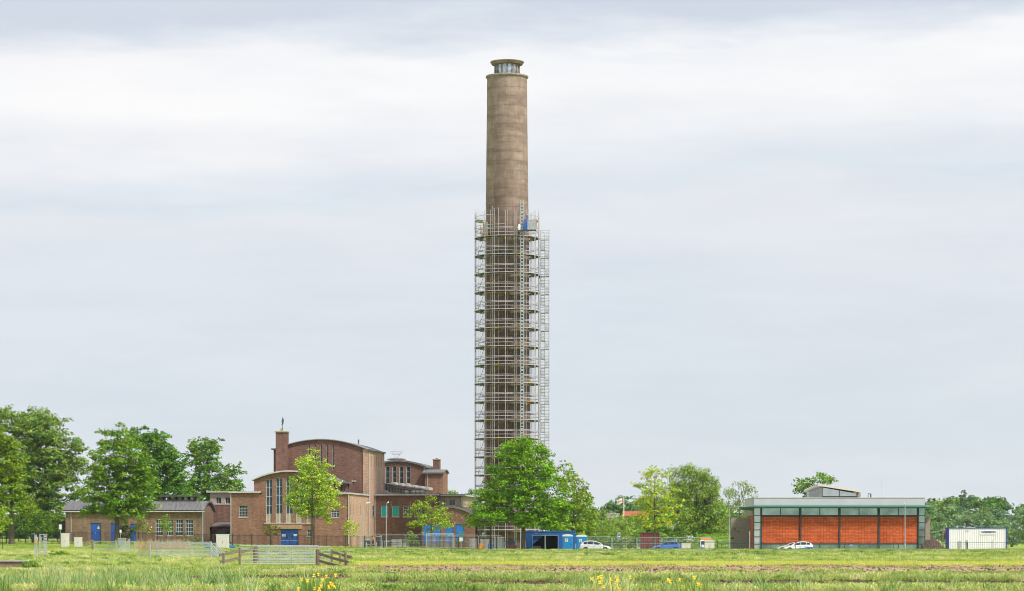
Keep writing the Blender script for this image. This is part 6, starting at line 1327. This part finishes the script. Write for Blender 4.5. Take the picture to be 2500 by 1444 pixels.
    for u in (-.305, .315):
        for sgn in (-1, 1):
            y = sgn*W_*.96; m = MB(); n_ = 24; rr_ = .315
            pr = [(rr_*.98, -.11), (rr_, -.07), (rr_, .07), (rr_*.98, .11), (rr_*.66, .11), (rr_*.66, -.11)]
            vs = [(u*L_+a*math.cos(2*math.pi*q/n_), y+c, .315+a*math.sin(2*math.pi*q/n_)) for a, c in pr for q in range(n_)]
            m.add(vs, [(i*n_+q, i*n_+(q+1) % n_, ((i+1) % 6)*n_+(q+1) % n_, ((i+1) % 6)*n_+q) for i in range(6) for q in range(n_)]); wh = m.build('wheel', M['rubber'], r, smooth=True)
            m = MB(); yo = y+sgn*.09
            m.tube([(u*L_, yo-.02, .315), (u*L_, yo+.01, .315)], .06, 10)
            for q in range(5): a = 2*math.pi*q/5; c_, s_ = math.cos(a), math.sin(a); m.add([(u*L_-s_*.035+c_*.04, yo, .315+c_*.035+s_*.04), (u*L_+s_*.035+c_*.04, yo, .315-c_*.035+s_*.04), (u*L_+s_*.05+c_*.21, yo, .315-c_*.05+s_*.21), (u*L_-s_*.05+c_*.21, yo, .315+c_*.05+s_*.21)], [(0, 1, 2, 3)])
            m.build('rim', M['alu'], wh)
            m = MB(); pts = [(u*L_+.37*math.cos(math.pi*q/10), sgn*(W_*1.012), .30+.37*math.sin(math.pi*q/10)) for q in range(11)]
            m.face(pts); m.build('wheel_arch', M['cpl'], r)
    for sgn in (-1, 1):
        m = MB(); m.face([(.43*L_, sgn*W_*.905, .60), (.487*L_, sgn*W_*.80, .52), (.487*L_, sgn*W_*.80, .44), (.43*L_, sgn*W_*.93, .50)]); m.build('headlight', M['hl'], r)
        m = MB(); m.box(-.5*L_-.01, -.478*L_, sgn*W_*.78-.1, sgn*W_*.78+.1, .70, .90); m.build('tail_light', M['tl'], r)
        m = MB(); m.box(.11*L_, .15*L_, sgn*(W_*.9+.02)-.06, sgn*(W_*.9+.02)+.09*sgn+.06*0, .93, 1.06); m.build('mirror', paint, r, bevel=.02)
        for u in (-.02, -.20): m = MB(); m.box(u*L_-.08, u*L_+.08, sgn*W_*1.015-.012, sgn*W_*1.015+.012, .80, .83); m.build('door_handle', M['cpl'], r)
        m = MB(); 
        for u in (.17, -.055, -.25): m.box(u*L_-.006, u*L_+.006, sgn*W_*1.012-.006, sgn*W_*1.012+.006, .30, .87)
        m.box(-.27*L_, .25*L_, sgn*W_*1.005-.01, sgn*W_*1.005+.01, .22, .28); m.build('door_gap', M['cpl'], r)
    m = MB(); m.box(-.505*L_, -.49*L_, -.28, .28, .5, .62); m.build('number_plate', M['yellow'], r)
    m = MB(); m.box(.485*L_, .503*L_, -.45, .45, .32, .42); m.build('grille', M['cpl'], r)
    if low:
        for sgn in (-1, 1):
            m = MB(); m.prism([(-.49*L_, .32), (.28*L_, .22), (.40*L_, .34), (.20*L_, .44), (-.1*L_, .56), (-.30*L_, .70), (-.49*L_, .70)], sgn*W_*1.02-.004, sgn*W_*1.02+.004); m.build('side_stripe', low, r)
    if stripe: m = MB(); m.box(-.22*L_, .02*L_, -.5, .5, Ht+.02, Ht+.08); m.build('beacon_bar', stripe, r, bevel=.02)
    return r
P_w = carpaint('silver white car paint', (.60, .60, .63)); P_b = carpaint('metallic blue car paint', (.07, .17, .52)); P_w2 = carpaint('white car paint', (.82, .82, .80)); P_s = carpaint('silver car paint', (.50, .52, .54)); P_l = carpaint('bright blue livery', (.02, .22, .65))
car('silver white hatchback parked beside the blue portable toilets', 1491.5, 1414.5, 368.5, P_w, Ht=1.50)
car('metallic blue hatchback parked in front of the maroon container', 1592, 1663, 369, P_b, Ht=1.45)
car('white car with bright blue lower side and orange roof bar, before the tile panels', 1913, 1985.5, 373, P_w2, low=P_l, stripe=M['orange'], Ht=1.44)
car('silver car half hidden behind the white and blue car', 1896, 1966, 378, P_s, Ht=1.32, zoff=.0)
# small van seen end on
D = 374; x0 = PX(1709.5, D); W_ = PX(1739, D)-x0; z0 = gz(x0, D); r = empty('parked_van', (x0+W_/2, D, z0), 0, 'small white and blue van with an orange roof box behind the pale cabinet', 'van'); H_ = PZ(1316, D)-z0
m = MB(); hw = W_/2; m.add([(-hw, 0, .3), (hw, 0, .3), (hw, 0, .95), (-hw, 0, .95), (-hw*.92, .35, H_-.2), (hw*.92, .35, H_-.2), (-hw, 3.6, .3), (hw, 3.6, .3), (-hw*.92, 3.5, H_-.2), (hw*.92, 3.5, H_-.2)], [(0, 1, 2, 3), (3, 2, 5, 4), (4, 5, 9, 8), (0, 3, 4, 8, 6), (1, 7, 9, 5, 2), (6, 8, 9, 7)]); m.build('body', P_w2, r, bevel=.05)
m = MB(); m.box(-hw+.04, hw-.04, -.02, -.003, .3, .62); m.build('blue_band', P_l, r)
m = MB(); m.face([(-hw*.85, .02, 1.0), (hw*.85, .02, 1.0), (hw*.8, .30, H_-.3), (-hw*.8, .30, H_-.3)]); m.build('windscreen', M['glass'], r, loc=(0, -.02, 0))
m = MB(); m.box(-hw*.9, hw*.9, .35, 2.6, H_-.19, H_+.05); m.build('roof_box', M['orange'], r, bevel=.05)
for s in (-1, 1):
    m = MB(); m.tube([(s*(hw-.12)-.1, .8, .3), (s*(hw-.12)+.1, .8, .3)], .3, 16); m.build('wheel', M['rubber'], r); m = MB(); m.box(s*hw*.75-.12, s*hw*.75+.12, -.03, -.021, .66, .82); m.build('headlight', M['hl'], r); m = MB(); m.box(s*(hw+.08)-.08, s*(hw+.08)+.08, .3, .38, 1.0, 1.22); m.build('mirror', M['cpl'], r)

# ---------------------------------------------------------------- toilets, containers
def toilet(px0, px1, pyt, D, label):
    x0 = PX(px0, D); W_ = PX(px1, D)-x0; z0 = gz(x0, D); H_ = PZ(pyt, D)-z0; r = empty('portable_toilet', (x0+W_/2, D, z0), 0, label, 'portable toilet', 'portable toilets'); hw = W_/2; m = MB(); m.box(-hw, hw, 0, W_, 0, H_-.32); m.build('cabin', M['toilet'], r, bevel=.03)
    m = MB(); m.box(-hw+.12, hw-.12, -.05, -.003, .12, H_-.45)
    for i in range(5): z_ = .3+i*.28; m.box(-hw+.2, hw-.2, -.07, -.051, z_, z_+.08)
    d = m.build('door', M['toilet'], r); MB().box(hw-.3, hw-.2, -.1, -.071, .9, 1.05).build('handle', M['black'], d)
    m = MB(); m.box(-.32, .05, -.09, -.072, H_-1.05, H_-.62); p = m.build('notice', M['white'], d); m = MB(); m.box(-.26, -.02, -.1, -.091, H_-.82, H_-.72); m.box(-.2, -.08, -.1, -.091, H_-.98, H_-.86); m.build('red_mark', M['red'], p)
    MB().box(hw+.002, hw+.015, .3, .6, H_-1.05, H_-.7).build('notice', M['white'], r)
    m = MB(); pr = []; n = 14
    for i in range(n+1): a = math.pi*i/n; pr.append((-(hw+.03)*math.cos(a), H_-.32+.30*math.sin(a)**.7))
    m.prism(pr, -.04, W_+.04); m.build('roof', M['white'], r, bevel=.02)
toilet(1373, 1398.5, 1304.5, 374, 'left blue portable toilet with a white domed roof, beside the blue container')
toilet(1407, 1432.5, 1305.5, 376, 'right blue portable toilet with a white domed roof, behind the silver white car')
def container(name, px0, px1, pyt, D, paint, label, dp=2.44, door_end=False, z_off=0, rib=.28):
    x0 = PX(px0, D); W_ = PX(px1, D)-x0; z0 = gz(x0+W_/2, D)+z_off; H_ = PZ(pyt, D)-z0; r = empty(name, (x0, D, z0), 0, label, 'container'); n = max(4, int(W_/rib)); m = MB(); 
    pr = []
    for i in range(n):
        a = .1+(W_-.2)*i/n; w_ = (W_-.2)/n; pr += [(a, 0), (a+w_*.35, 0), (a+w_*.5, .035), (a+w_*.85, .035)]
    pr.append((W_-.1, 0)); pr2 = pr+[(W_-.1, dp-.05), (.1, dp-.05)]
    m.prismz([(p[0], p[1]+.03) for p in pr2], .15, H_-.12); m.build('corrugated_wall', paint, r); return r, W_, H_
r, W_, H_ = container('shipping_container', 1565, 1610, 1300.5, 400, M['maroon'], 'maroon shipping container behind the open crowned tree')
m = MB(); m.box(0, .1, -.02, 2.4, 0, H_); m.box(W_-.1, W_, -.02, 2.4, 0, H_); m.box(.1, W_-.1, -.02, 2.4, H_-.12, H_); m.box(.1, W_-.1, -.02, 2.4, 0, .15); m.build('frame', M['maroon'], r)
MB().box(W_*.75, W_*.80, -.01, .02, H_*.5, H_*.58).build('notice', M['white'], r); MB().box(W_*.84, W_*.88, -.01, .02, H_*.2, H_*.27).build('lock_box', M['white'], r)
# side of it, pinkish
white_c = mat('white container paint', (.80, .77, .81), .5, .07, 1.2); navy_c = mat('deep blue container trim', (.01, .05, .35), .45, .1)
r, W_, H_ = container('water_treatment_container', 2315, 2458.5, 1288.5, 385, white_c, 'white corrugated container with deep blue edges and lettering, at the right', rib=.30)
m = MB(); m.box(0, .12, -.04, 2.44, 0, H_); m.box(W_-.12, W_, -.04, 2.44, 0, H_); m.box(.12, W_-.12, -.04, 2.44, H_-.13, H_); m.box(.12, W_-.12, -.035, 2.44, 0, .15); m.build('frame', navy_c, r)
def text(s, size, loc, mt, parent, name='lettering', sx=1):
    c = bpy.data.curves.new(name, 'FONT'); c.body = s; c.size = size; c.extrude = .006; c.align_x = 'CENTER'; c.align_y = 'CENTER'; c.offset = .02; tmp = bpy.data.objects.new('tmp', c); COL.objects.link(tmp)
    dg = bpy.context.evaluated_depsgraph_get(); me = bpy.data.meshes.new_from_object(tmp.evaluated_get(dg)); bpy.data.objects.remove(tmp); me.materials.clear(); me.materials.append(mt)
    o = bpy.data.objects.new(name, me); COL.objects.link(o); o.parent = parent; o.rotation_euler = (R(90), 0, 0); o.location = loc; o.scale = (sx, 1, 1); return o
kk = 385/FP; pl = MB().box(W_*.545, W_*.825, -.03, -.0, H_-.98, H_-.40).build('name_plate', mat('pale name plate', (.86, .86, .88), .4, .03), r)
text('WEDECO', .36, (W_*.685, -.045, H_-.66), mat('navy lettering', (.03, .05, .25), .5), pl, sx=1.30)
MB().box(W_*.17, W_*.22, -.06, .0, .55, 1.45).build('vent_hatch', M['galv'], r); MB().box(W_*.30, W_*.335, -.08, .0, 1.25, 1.6).build('junction_box', M['galv'], r); MB().tube([(W_*.32, -.08, .3), (W_*.32, -.08, 1.3)], .06, 6).build('cable_pipe', M['cpl'], r)
MB().box(W_*.29, W_*.35, -.02, .0, H_-.52, H_-.44).build('data_plate', M['stone'], r)
m = MB(); m.tube([(W_*.17, 1, H_), (W_*.17, 1, H_+.18)], .1, 10); m.tube([(W_*.29, 1, H_), (W_*.29, 1, H_+.16)], .09, 10); m.box(W_*.33, W_*.47, .6, 1.8, H_+.001, H_+.06); m.build('roof_fitting', M['white'], r)
# grey brown vent box
D = 388; x0 = PX(2303, D); z0 = gz(x0, D); w_ = PX(2314.5, D)-x0; zt = PZ(1292.5, D)-z0; r = empty('air_handling_unit', (x0, D, z0), 0, 'pinkish grey ventilation box on legs at the left end of the white container', 'ventilation unit'); m = MB(); m.box(0, w_, 0, 1.2, zt-1.5, zt); m.build('casing', mat('pink grey casing', (.36, .29, .27), .6, .1), r, bevel=.02)
m = MB(); [m.box(x, x+.08, .05, .13, -.1, zt-1.5) for x in (.05, w_-.13)]; m.build('leg', M['galv'], r); m = MB(); [m.box(.06, w_-.06, -.02, -.003, zt-1.4+i*.16, zt-1.32+i*.16) for i in range(8)]; m.build('louvre', M['cpl'], r)
# blue site container with open front
D = 379; x0 = PX(1284, D); W_ = PX(1372, D)-x0; z0 = gz(x0, D); H_ = PZ(1297.5, D)-z0; r = empty('site_container', (x0, D, z0), 0, 'bright blue open fronted site container behind the largest tree trunk', 'container'); oz = PZ(1308, D)-z0; ox0, ox1 = PX(1300, D)-x0, PX(1362, D)-x0
m = MB(); block(m, 0, W_, 0, 2.4, 0, H_, [(ox0, ox1, .12, oz)]); m.build('shell', M['cont_b'], r)
m = MB(); m.box(ox0+.01, ox1-.01, 1.9, 2.0, .12, oz); m.build('interior', M['darkin'], r)
m = MB(); m.box(.02, W_-.02, -.05, -.004, H_-.14, H_-.02); m.build('roof_edge', M['cont_b'], r)
m = MB(); m.box((ox0+ox1)/2-.07, (ox0+ox1)/2+.07, -.06, .04, .05, oz); m.box(ox0-.06, ox0, -.06, -.004, .05, oz); m.box(ox1, ox1+.06, -.06, -.004, .05, oz); m.box(ox0-.06, ox1+.06, -.06, -.004, oz+.001, oz+.07); m.build('door_frame', M['galv'], r)
m = MB(); m.face([(ox0+.02, .3, oz-.02), (ox0+1.5, .3, oz-.02), (ox0+.02, .3, .9)]); m.build('tarpaulin', M['cont_b'], r)
m = MB(); m.box(W_*.26, W_*.33, -.05, -.005, H_-.36, H_-.22); m.build('notice', mat('purple notice', (.35, .12, .5), .5), r)
D = 385; x0 = PX(1372, D); z0 = gz(x0, D); r = empty('site_container', (x0, D, z0), 0, 'blue container roof showing behind the portable toilets', 'container'); H_ = PZ(1297, D)-z0; m = MB(); block(m, .05, 1.9, 0, 2.4, 0, H_); m.build('shell', M['cont_b'], r); m = MB(); m.box(.02, 1.93, -.05, -.004, H_-.12, H_+.02); m.build('roof_edge', M['cont_b'], r)
# rack and trolley before it
D = 373; x0 = PX(1301, D); z0 = gz(x0, D); r = empty('steel_trolley', (x0, D, z0), 0, 'small galvanised trolley before the open blue container', 'trolley'); m = MB(); w_ = 1.0
for x in (0, w_): m.tube([(x, 0, .08), (x, 0, .62)], .025, 5); m.tube([(x, .5, .08), (x, .5, .62)], .025, 5)
for z_ in (.6, .45, .2): m.tube([(0, 0, z_), (w_, 0, z_)], .025, 5); m.tube([(0, .5, z_), (w_, .5, z_)], .025, 5)
m.build('frame', M['galv'], r); m = MB(); m.box(-.05, w_+.05, -.02, .52, .14, .19); m.build('tray', M['galv'], r)
for x in (.08, w_-.08): MB().tube([(x, -.04, .08), (x, .0, .08)], .08, 10).build('wheel', M['rubber'], r)
# stacked panel rack
D = 387; x0 = PX(1041, D); W_ = PX(1107, D)-x0; z0 = gz(x0, D); H_ = PZ(1303, D)-z0; r = empty('fence_panel_rack', (x0, D, z0), 0, 'steel rack holding upright stacked mesh panels before the blue garage doors', 'rack'); m = MB()
for x in (0, W_*.5, W_*.97, W_): m.tube([(x, 0, -.1), (x, 0, H_)], .05, 6)
for z_ in (.1, H_*.5, H_): m.tube([(0, 0, z_), (W_, 0, z_)], .045 if z_ == H_ else .03, 6)
m.build('frame', M['galv'], r); m = MB()
for j in range(5):
    y = .15+j*.12
    for i in range(24): x = W_*(i+.3+j*.17)/24.5; m.tube([(x, y, .05), (x, y, H_-.1)], .008, 3, False)
    for z_ in (.1, .6, 1.2, H_-.12): m.tube([(.05, y, z_), (W_-.05, y, z_)], .015, 4, False)
m.build('stacked_panels', M['galv'], r); m = MB(); m.box(.25, .55, -.06, -.051, H_-.28, H_-.2); m.box(W_-.75, W_-.45, -.06, -.051, H_-.28, H_-.2); m.build('reflector', M['yellow'], r)

# yard things
def yard(name, px0, px1, pyt, D, mt, label, cat, dp=.8, extra=None, group='building yard goods'):
    x0 = PX(px0, D); w_ = PX(px1, D)-x0; z0 = gz(x0+w_/2, D); h_ = PZ(pyt, D)-z0; r = empty(name, (x0, D, z0), 0, label, cat, group); extra(r, w_, h_, mt); return r
def e_bin(r, w_, h_, mt):
    m = MB(); m.add([(.08, 0, .12), (w_-.08, 0, .12), (w_, -.05, h_-.12), (0, -.05, h_-.12), (.08, .6, .12), (w_-.08, .6, .12), (w_, .75, h_-.12), (0, .75, h_-.12)], [(0, 1, 2, 3), (4, 7, 6, 5), (0, 3, 7, 4), (1, 5, 6, 2), (0, 4, 5, 1)]); m.build('body', M[mt], r)
    m = MB(); m.prism([(-.02, h_-.119), (w_+.02, h_-.119), (w_-.05, h_), (.05, h_)], -.1, .78); m.build('lid', M['stone'], r)
    for x in (.05, w_-.12): MB().tube([(x, .6, .1), (x+.07, .6, .1)], .1, 12).build('wheel', M['rubber'], r)
def e_machine(r, w_, h_, mt):
    m = MB(); m.box(0, w_, 0, .9, .35, h_*.8); m.build('housing', M[mt], r, bevel=.04); m = MB(); m.box(w_*.1, w_*.9, -.03, -.003, .5, h_*.65); m.build('grille', M['cpl'], r); m = MB(); m.tube([(w_*.25, .4, h_*.8), (w_*.25, .4, h_)], .05, 8); m.build('exhaust', M['cpl'], r)
    for x in (w_*.15, w_*.65): MB().tube([(x, -.04, .2), (x, .1, .2)], .2, 14).build('wheel', M['rubber'], r)
    m = MB(); m.box(0, w_, .05, .85, .22, .34); m.build('chassis', M['galv'], r)
def e_stack(r, w_, h_, mt):
    n = max(2, int(h_/.18)); m = MB()
    for x in (0, w_/2-.06, w_-.12): m.box(x, x+.12, 0, .9, -.05, .1)
    m.build('pallet', M['wood'], r); m = MB(); z_ = .101; hh = (h_-.1)/n
    for i in range(n): o_ = rnd.uniform(-.05, .05); m.box(o_, w_+o_, .02+o_, .88+o_, z_, z_+hh-.03); z_ += hh
    m.build('load', M[mt], r)
def e_crate(r, w_, h_, mt):
    m = MB(); block(m, 0, w_, 0, .9, .12, h_); m.build('side', M[mt], r); m = MB()
    for i in range(4): x = w_*(i+.05)/4; m.box(x, x+.06, -.04, -.002, .12, h_)
    m.box(-.03, w_+.03, -.05, -.041, h_-.1, h_); m.build('frame', M['galv'], r); m = MB(); m.box(0, .12, 0, .9, 0, .119); m.box(w_-.12, w_, 0, .9, 0, .119); m.build('foot', M['cpl'], r)
def e_tubes(r, w_, h_, mt):
    m = MB()
    for i in range(int(h_/.09)):
        for j in range(6): m.tube([(rnd.uniform(0, .2), j*.14, .15+i*.09), (w_-rnd.uniform(0, .3), j*.14+rnd.uniform(-.05, .05), .15+i*.09)], .03, 5)
    m.build('tubes', M[mt], r); m = MB()
    for x in (.1, w_-.18): m.box(x, x+.06, -.08, -.03, 0, h_+.15); m.box(x, x+.06, .86, .92, 0, h_+.15); m.box(x, x+.06, -.029, .859, .02, .1)
    m.build('stillage', M['galv'], r)
yard('generator', 889, 906, 1311, 397, 'concrete', 'grey site generator behind the fence below the lamp post arm', 'generator', extra=e_machine)
yard('mixer', 907, 914.5, 1307, 399, 'orange', 'small orange machine between the generator and the dark bin', 'machine', extra=e_machine)
yard('wheelie_bin', 917, 931, 1309.5, 396, 'navy', 'dark blue wheeled bin with a pale lid behind the fence', 'bin', extra=e_bin)
yard('tool_box', 933, 951, 1322, 397, 'cpl', 'black steel box between the dark bin and the lamp post', 'box', extra=e_crate)
yard('slab_stack', 955, 981, 1317, 398, 'concrete', 'stack of pale concrete slabs on a pallet, left one', 'slabs', extra=e_stack)
yard('slab_stack', 983, 1000, 1316.5, 400, 'stone', 'stack of pale boards on a pallet beside the narrow bush', 'slabs', extra=e_stack)
yard('wire_crate', 970, 990, 1327, 389, 'concrete', 'low grey wire crate in front of the slabs', 'crate', extra=e_crate)
yard('tube_stillage', 1145, 1168, 1316, 393, 'scaf', 'left stillage of scaffold tubes under the small loose tree', 'scaffold tubes', extra=e_tubes)
yard('tube_stillage', 1172, 1196, 1318, 396, 'scaf', 'middle stillage of scaffold tubes left of the thin trunk', 'scaffold tubes', extra=e_tubes)
yard('tube_stillage', 1206, 1232, 1314, 392, 'galv', 'right stillage of scaffold tubes, right of the thin trunk', 'scaffold tubes', extra=e_tubes)
yard('goods_stack', 1170, 1184, 1327, 390, 'orange', 'orange boards on a pallet before the middle stillage', 'pallet', extra=e_stack)
yard('goods_stack', 1234, 1258, 1320, 396, 'navy', 'dark wrapped goods on a pallet, left of the largest trunk', 'pallet', extra=e_stack)
yard('goods_stack', 1240, 1262, 1331, 388, 'maroon', 'reddish goods on a pallet, just left of the largest trunk', 'pallet', extra=e_stack)
yard('wire_crate', 1190, 1204, 1326, 389, 'blue_b', 'blue wire crate near the thin trunk', 'crate', extra=e_crate)
yard('wheelie_bin', 287, 306, 1314, 372, 'casing', 'grey green box bin before the middle blue door of the low wing', 'bin', extra=e_bin, group=None)
yard('wheelie_bin', 76, 84, 1303, 385, 'dgreen', 'dark green bin behind the fence at the far left', 'bin', extra=e_bin, group=None)
yard('blue_sheet_stack', 560, 573, 1331.5, 366, 'blue_b', 'small bright blue plastic stack in the grass right of the slatted cabinet', 'plastic sheets', extra=e_stack, group='blue plastic in the grass')
yard('blue_sheet_stack', 500, 515, 1331.5, 364, 'blue_b', 'small bright blue plastic stack in the grass left of the slatted cabinet', 'plastic sheets', extra=e_stack, group='blue plastic in the grass')
yard('blue_sheet_stack', 2105, 2118, 1357, 292, 'blue_b', 'small bright blue plastic tub in the field before the orange tiled building', 'plastic tub', extra=e_stack, group='blue plastic in the grass')
def bollard(px, D, label): 
    x = PX(px, D); z0 = gz(x, D); r = empty('bollard', (x, D, z0), 0, label, 'bollard', 'short pale posts in the yard'); MB().tube([(0, 0, -.1), (0, 0, .85)], .07, 10).build('post', M['galv'], r); m = MB(); m.lathe([(.085, .70), (.085, .8)], 10); m.build('band', M['white'], r)
bollard(882, 390, 'short pale post left of the lamp post with the arm'); bollard(894.5, 388, 'short pale post before the generator'); bollard(919, 388, 'short pale post before the dark bin')
# soil heap
D = 402; x0 = PX(2274, D); m = MB(); nx, ny = 26, 14; top = PZ(1300, D); vs = []; W_ = PX(2318, D)-x0
for j in range(ny+1):
    for i in range(nx+1):
        u, v = i/nx, j/ny; e = max(0, 1-math.hypot((u-.02)*1.02, (v-.5)*2)); vs.append((x0+(u-.4)*W_*1.6+rnd.uniform(-.05, .05), D+(v-.5)*7, gz(x0, D)-.15+top*1.25*max(0, 1-math.hypot((u-.26)*1.38, (v-.5)*2))+rnd.uniform(-.07, .07)))
m.add(vs, [(j*(nx+1)+i, j*(nx+1)+i+1, (j+1)*(nx+1)+i+1, (j+1)*(nx+1)+i) for j in range(ny) for i in range(nx)]); o = m.build('soil_heap', M['soil'], smooth=False); tag(o, 'dark heap of soil between the orange tiled building and the ventilation box', 'soil heap')
# flag
D = 560; x0 = PX(1523, D); z0 = gz(x0, D); r = empty('flagpole', (x0, D, z0), 0, 'thin pole with a white and red flag blowing to the left', 'flag'); zt = PZ(1214, D)-z0
MB().tube([(0, 0, 0), (0, 0, zt)], .09, 8).build('pole', M['white'], r)
m = MB(); nx, ny = 14, 5; vs = []; L_ = 1.35
for j in range(ny+1):
    for i in range(nx+1): u, v = i/nx, j/ny; vs.append((-L_*u, .12*math.sin(u*7), zt-.1-v*1.0-u*.5*(1)+.0-.06*math.sin(u*9+v)))
m.add(vs, [(j*(nx+1)+i, j*(nx+1)+i+1, (j+1)*(nx+1)+i+1, (j+1)*(nx+1)+i) for j in range(ny) for i in range(nx)]); m.m = [1 if (q % nx) < 3 else 0 for q in range(len(m.f))]; fl = m.build('flag', [M['white'], M['red']], r)
m = MB()
for q in range(4): x = -.45-q*.2; zc = zt-.6+x*.37; m.box(x-.05, x+.05, -.16, -.14, zc-.18, zc+.16)
m.build('flag_mark', M['red'], fl)
# far buildings by the flag
D = 590; x0 = PX(1482, D); r = empty('distant_house', (x0, D, gz(x0, D)), 0, 'pale distant house wall below the flag', 'house'); w_ = PX(1512, D)-x0; h_ = PZ(1254, D); m = MB(); block(m, 0, w_, 0, 8, 0, h_); m.build('wall', mat('pale wall', (.48, .46, .45), .8, .1), r); m = MB(); m.box(-.1, w_+.1, -.1, 8.1, h_, h_+.2); m.build('roof', M['gutter'], r); m = MB(); m.box(w_*.25, w_*.5, 3, 4, h_+.2, h_+.8); m.build('chimney', M['cutstone'], r)
D = 580; x0 = PX(1523, D); r = empty('distant_house', (x0, D, gz(x0, D)), 0, 'distant house with a red tiled roof right of the flagpole', 'house'); w_ = PX(1580, D)-x0; h_ = PZ(1258, D); m = MB(); block(m, 0, w_, 0, 7, 0, h_); m.build('wall', mat('brick wall far', (.35, .25, .2), .9), r); m = MB(); m.prismx([(-.5, h_), (7.5, h_), (3.5, h_+1.05), (2.9, h_+1.05)], -.2, w_+.2); m.build('roof', mat('red roof tiles', (.40, .10, .055), .8, .15), r)
# crows
def crow(px, py, D, size, rz, flap, label):
    r = empty('crow', (PX(px, D), D, PZ(py, D)), rz, label, 'bird', 'crows flying before the trees'); m = MB(); s = size
    m.tube([(-.24*s, 0, .02*s), (-.14*s, 0, 0), (0, 0, 0), (.14*s, 0, .02*s), (.20*s, 0, .05*s), (.25*s, 0, .05*s), (.31*s, 0, .035*s)], [.012*s, .05*s, .07*s, .055*s, .04*s, .035*s, .005*s], 8); m.add([(-.2*s, -.03*s, .01*s), (-.2*s, .03*s, .01*s), (-.42*s, .09*s, 0), (-.42*s, -.09*s, 0)], [(0, 1, 2, 3)]); b = m.build('body', M['black'], r, smooth=True)
    for sg in (-1, 1):
        m = MB(); pts = [(.12, .05, .02), (.16, .25, .02+.22*flap), (.06, .52, .02+.42*flap), (-.03, .50, .02+.40*flap), (-.10, .42, .02+.30*flap), (-.14, .25, .02+.18*flap), (-.12, .05, .02)]
        P = [(p[0]*s, sg*p[1]*s, p[2]*s) for p in pts]; P2_ = [(p[0], p[1], p[2]+.012*s) for p in P]; n = len(P); m.add(P+P2_, [tuple(range(n)), tuple(range(2*n-1, n-1, -1))]+[(i, i+n, (i+1) % n+n, (i+1) % n) for i in range(n)]); m.build('wing', M['black'], r)
crow(1724, 1232, 350, 1.25, R(-30), 1.4, 'black crow before the tall willow, wings raised, topmost of the birds')
crow(1653.5, 1253, 350, 1.1, R(20), .8, 'black crow flying before the yellow green tree, leftmost of the birds')
crow(1757.5, 1258, 350, 1.2, R(60), .9, 'black crow gliding just left of the lamp post')
crow(1806, 1257, 350, 1.3, R(50), .5, 'black crow just below the green canopy tip')
crow(1788, 1315, 355, 1.15, R(0), .35, 'black crow flying low before the brown wing wall')

# ---------------------------------------------------------------- air
hz = MB().box(-1320, 1320, -60, 1320, -2.5, 90).build('haze', None); hz.data.materials.clear()
hm = bpy.data.materials.new('thin haze'); hm.use_nodes = True; hn = hm.node_tree; hn.nodes.clear(); ho = hn.nodes.new('ShaderNodeOutputMaterial'); hv = hn.nodes.new('ShaderNodeVolumePrincipled')
hv.inputs['Color'].default_value = (.86, .92, 1, 1); hv.inputs['Density'].default_value = .00004; hn.links.new(hv.outputs[0], ho.inputs['Volume']); hz.data.materials.append(hm); tag(hz, 'thin pale summer haze over the whole polder', 'haze', kind='stuff')
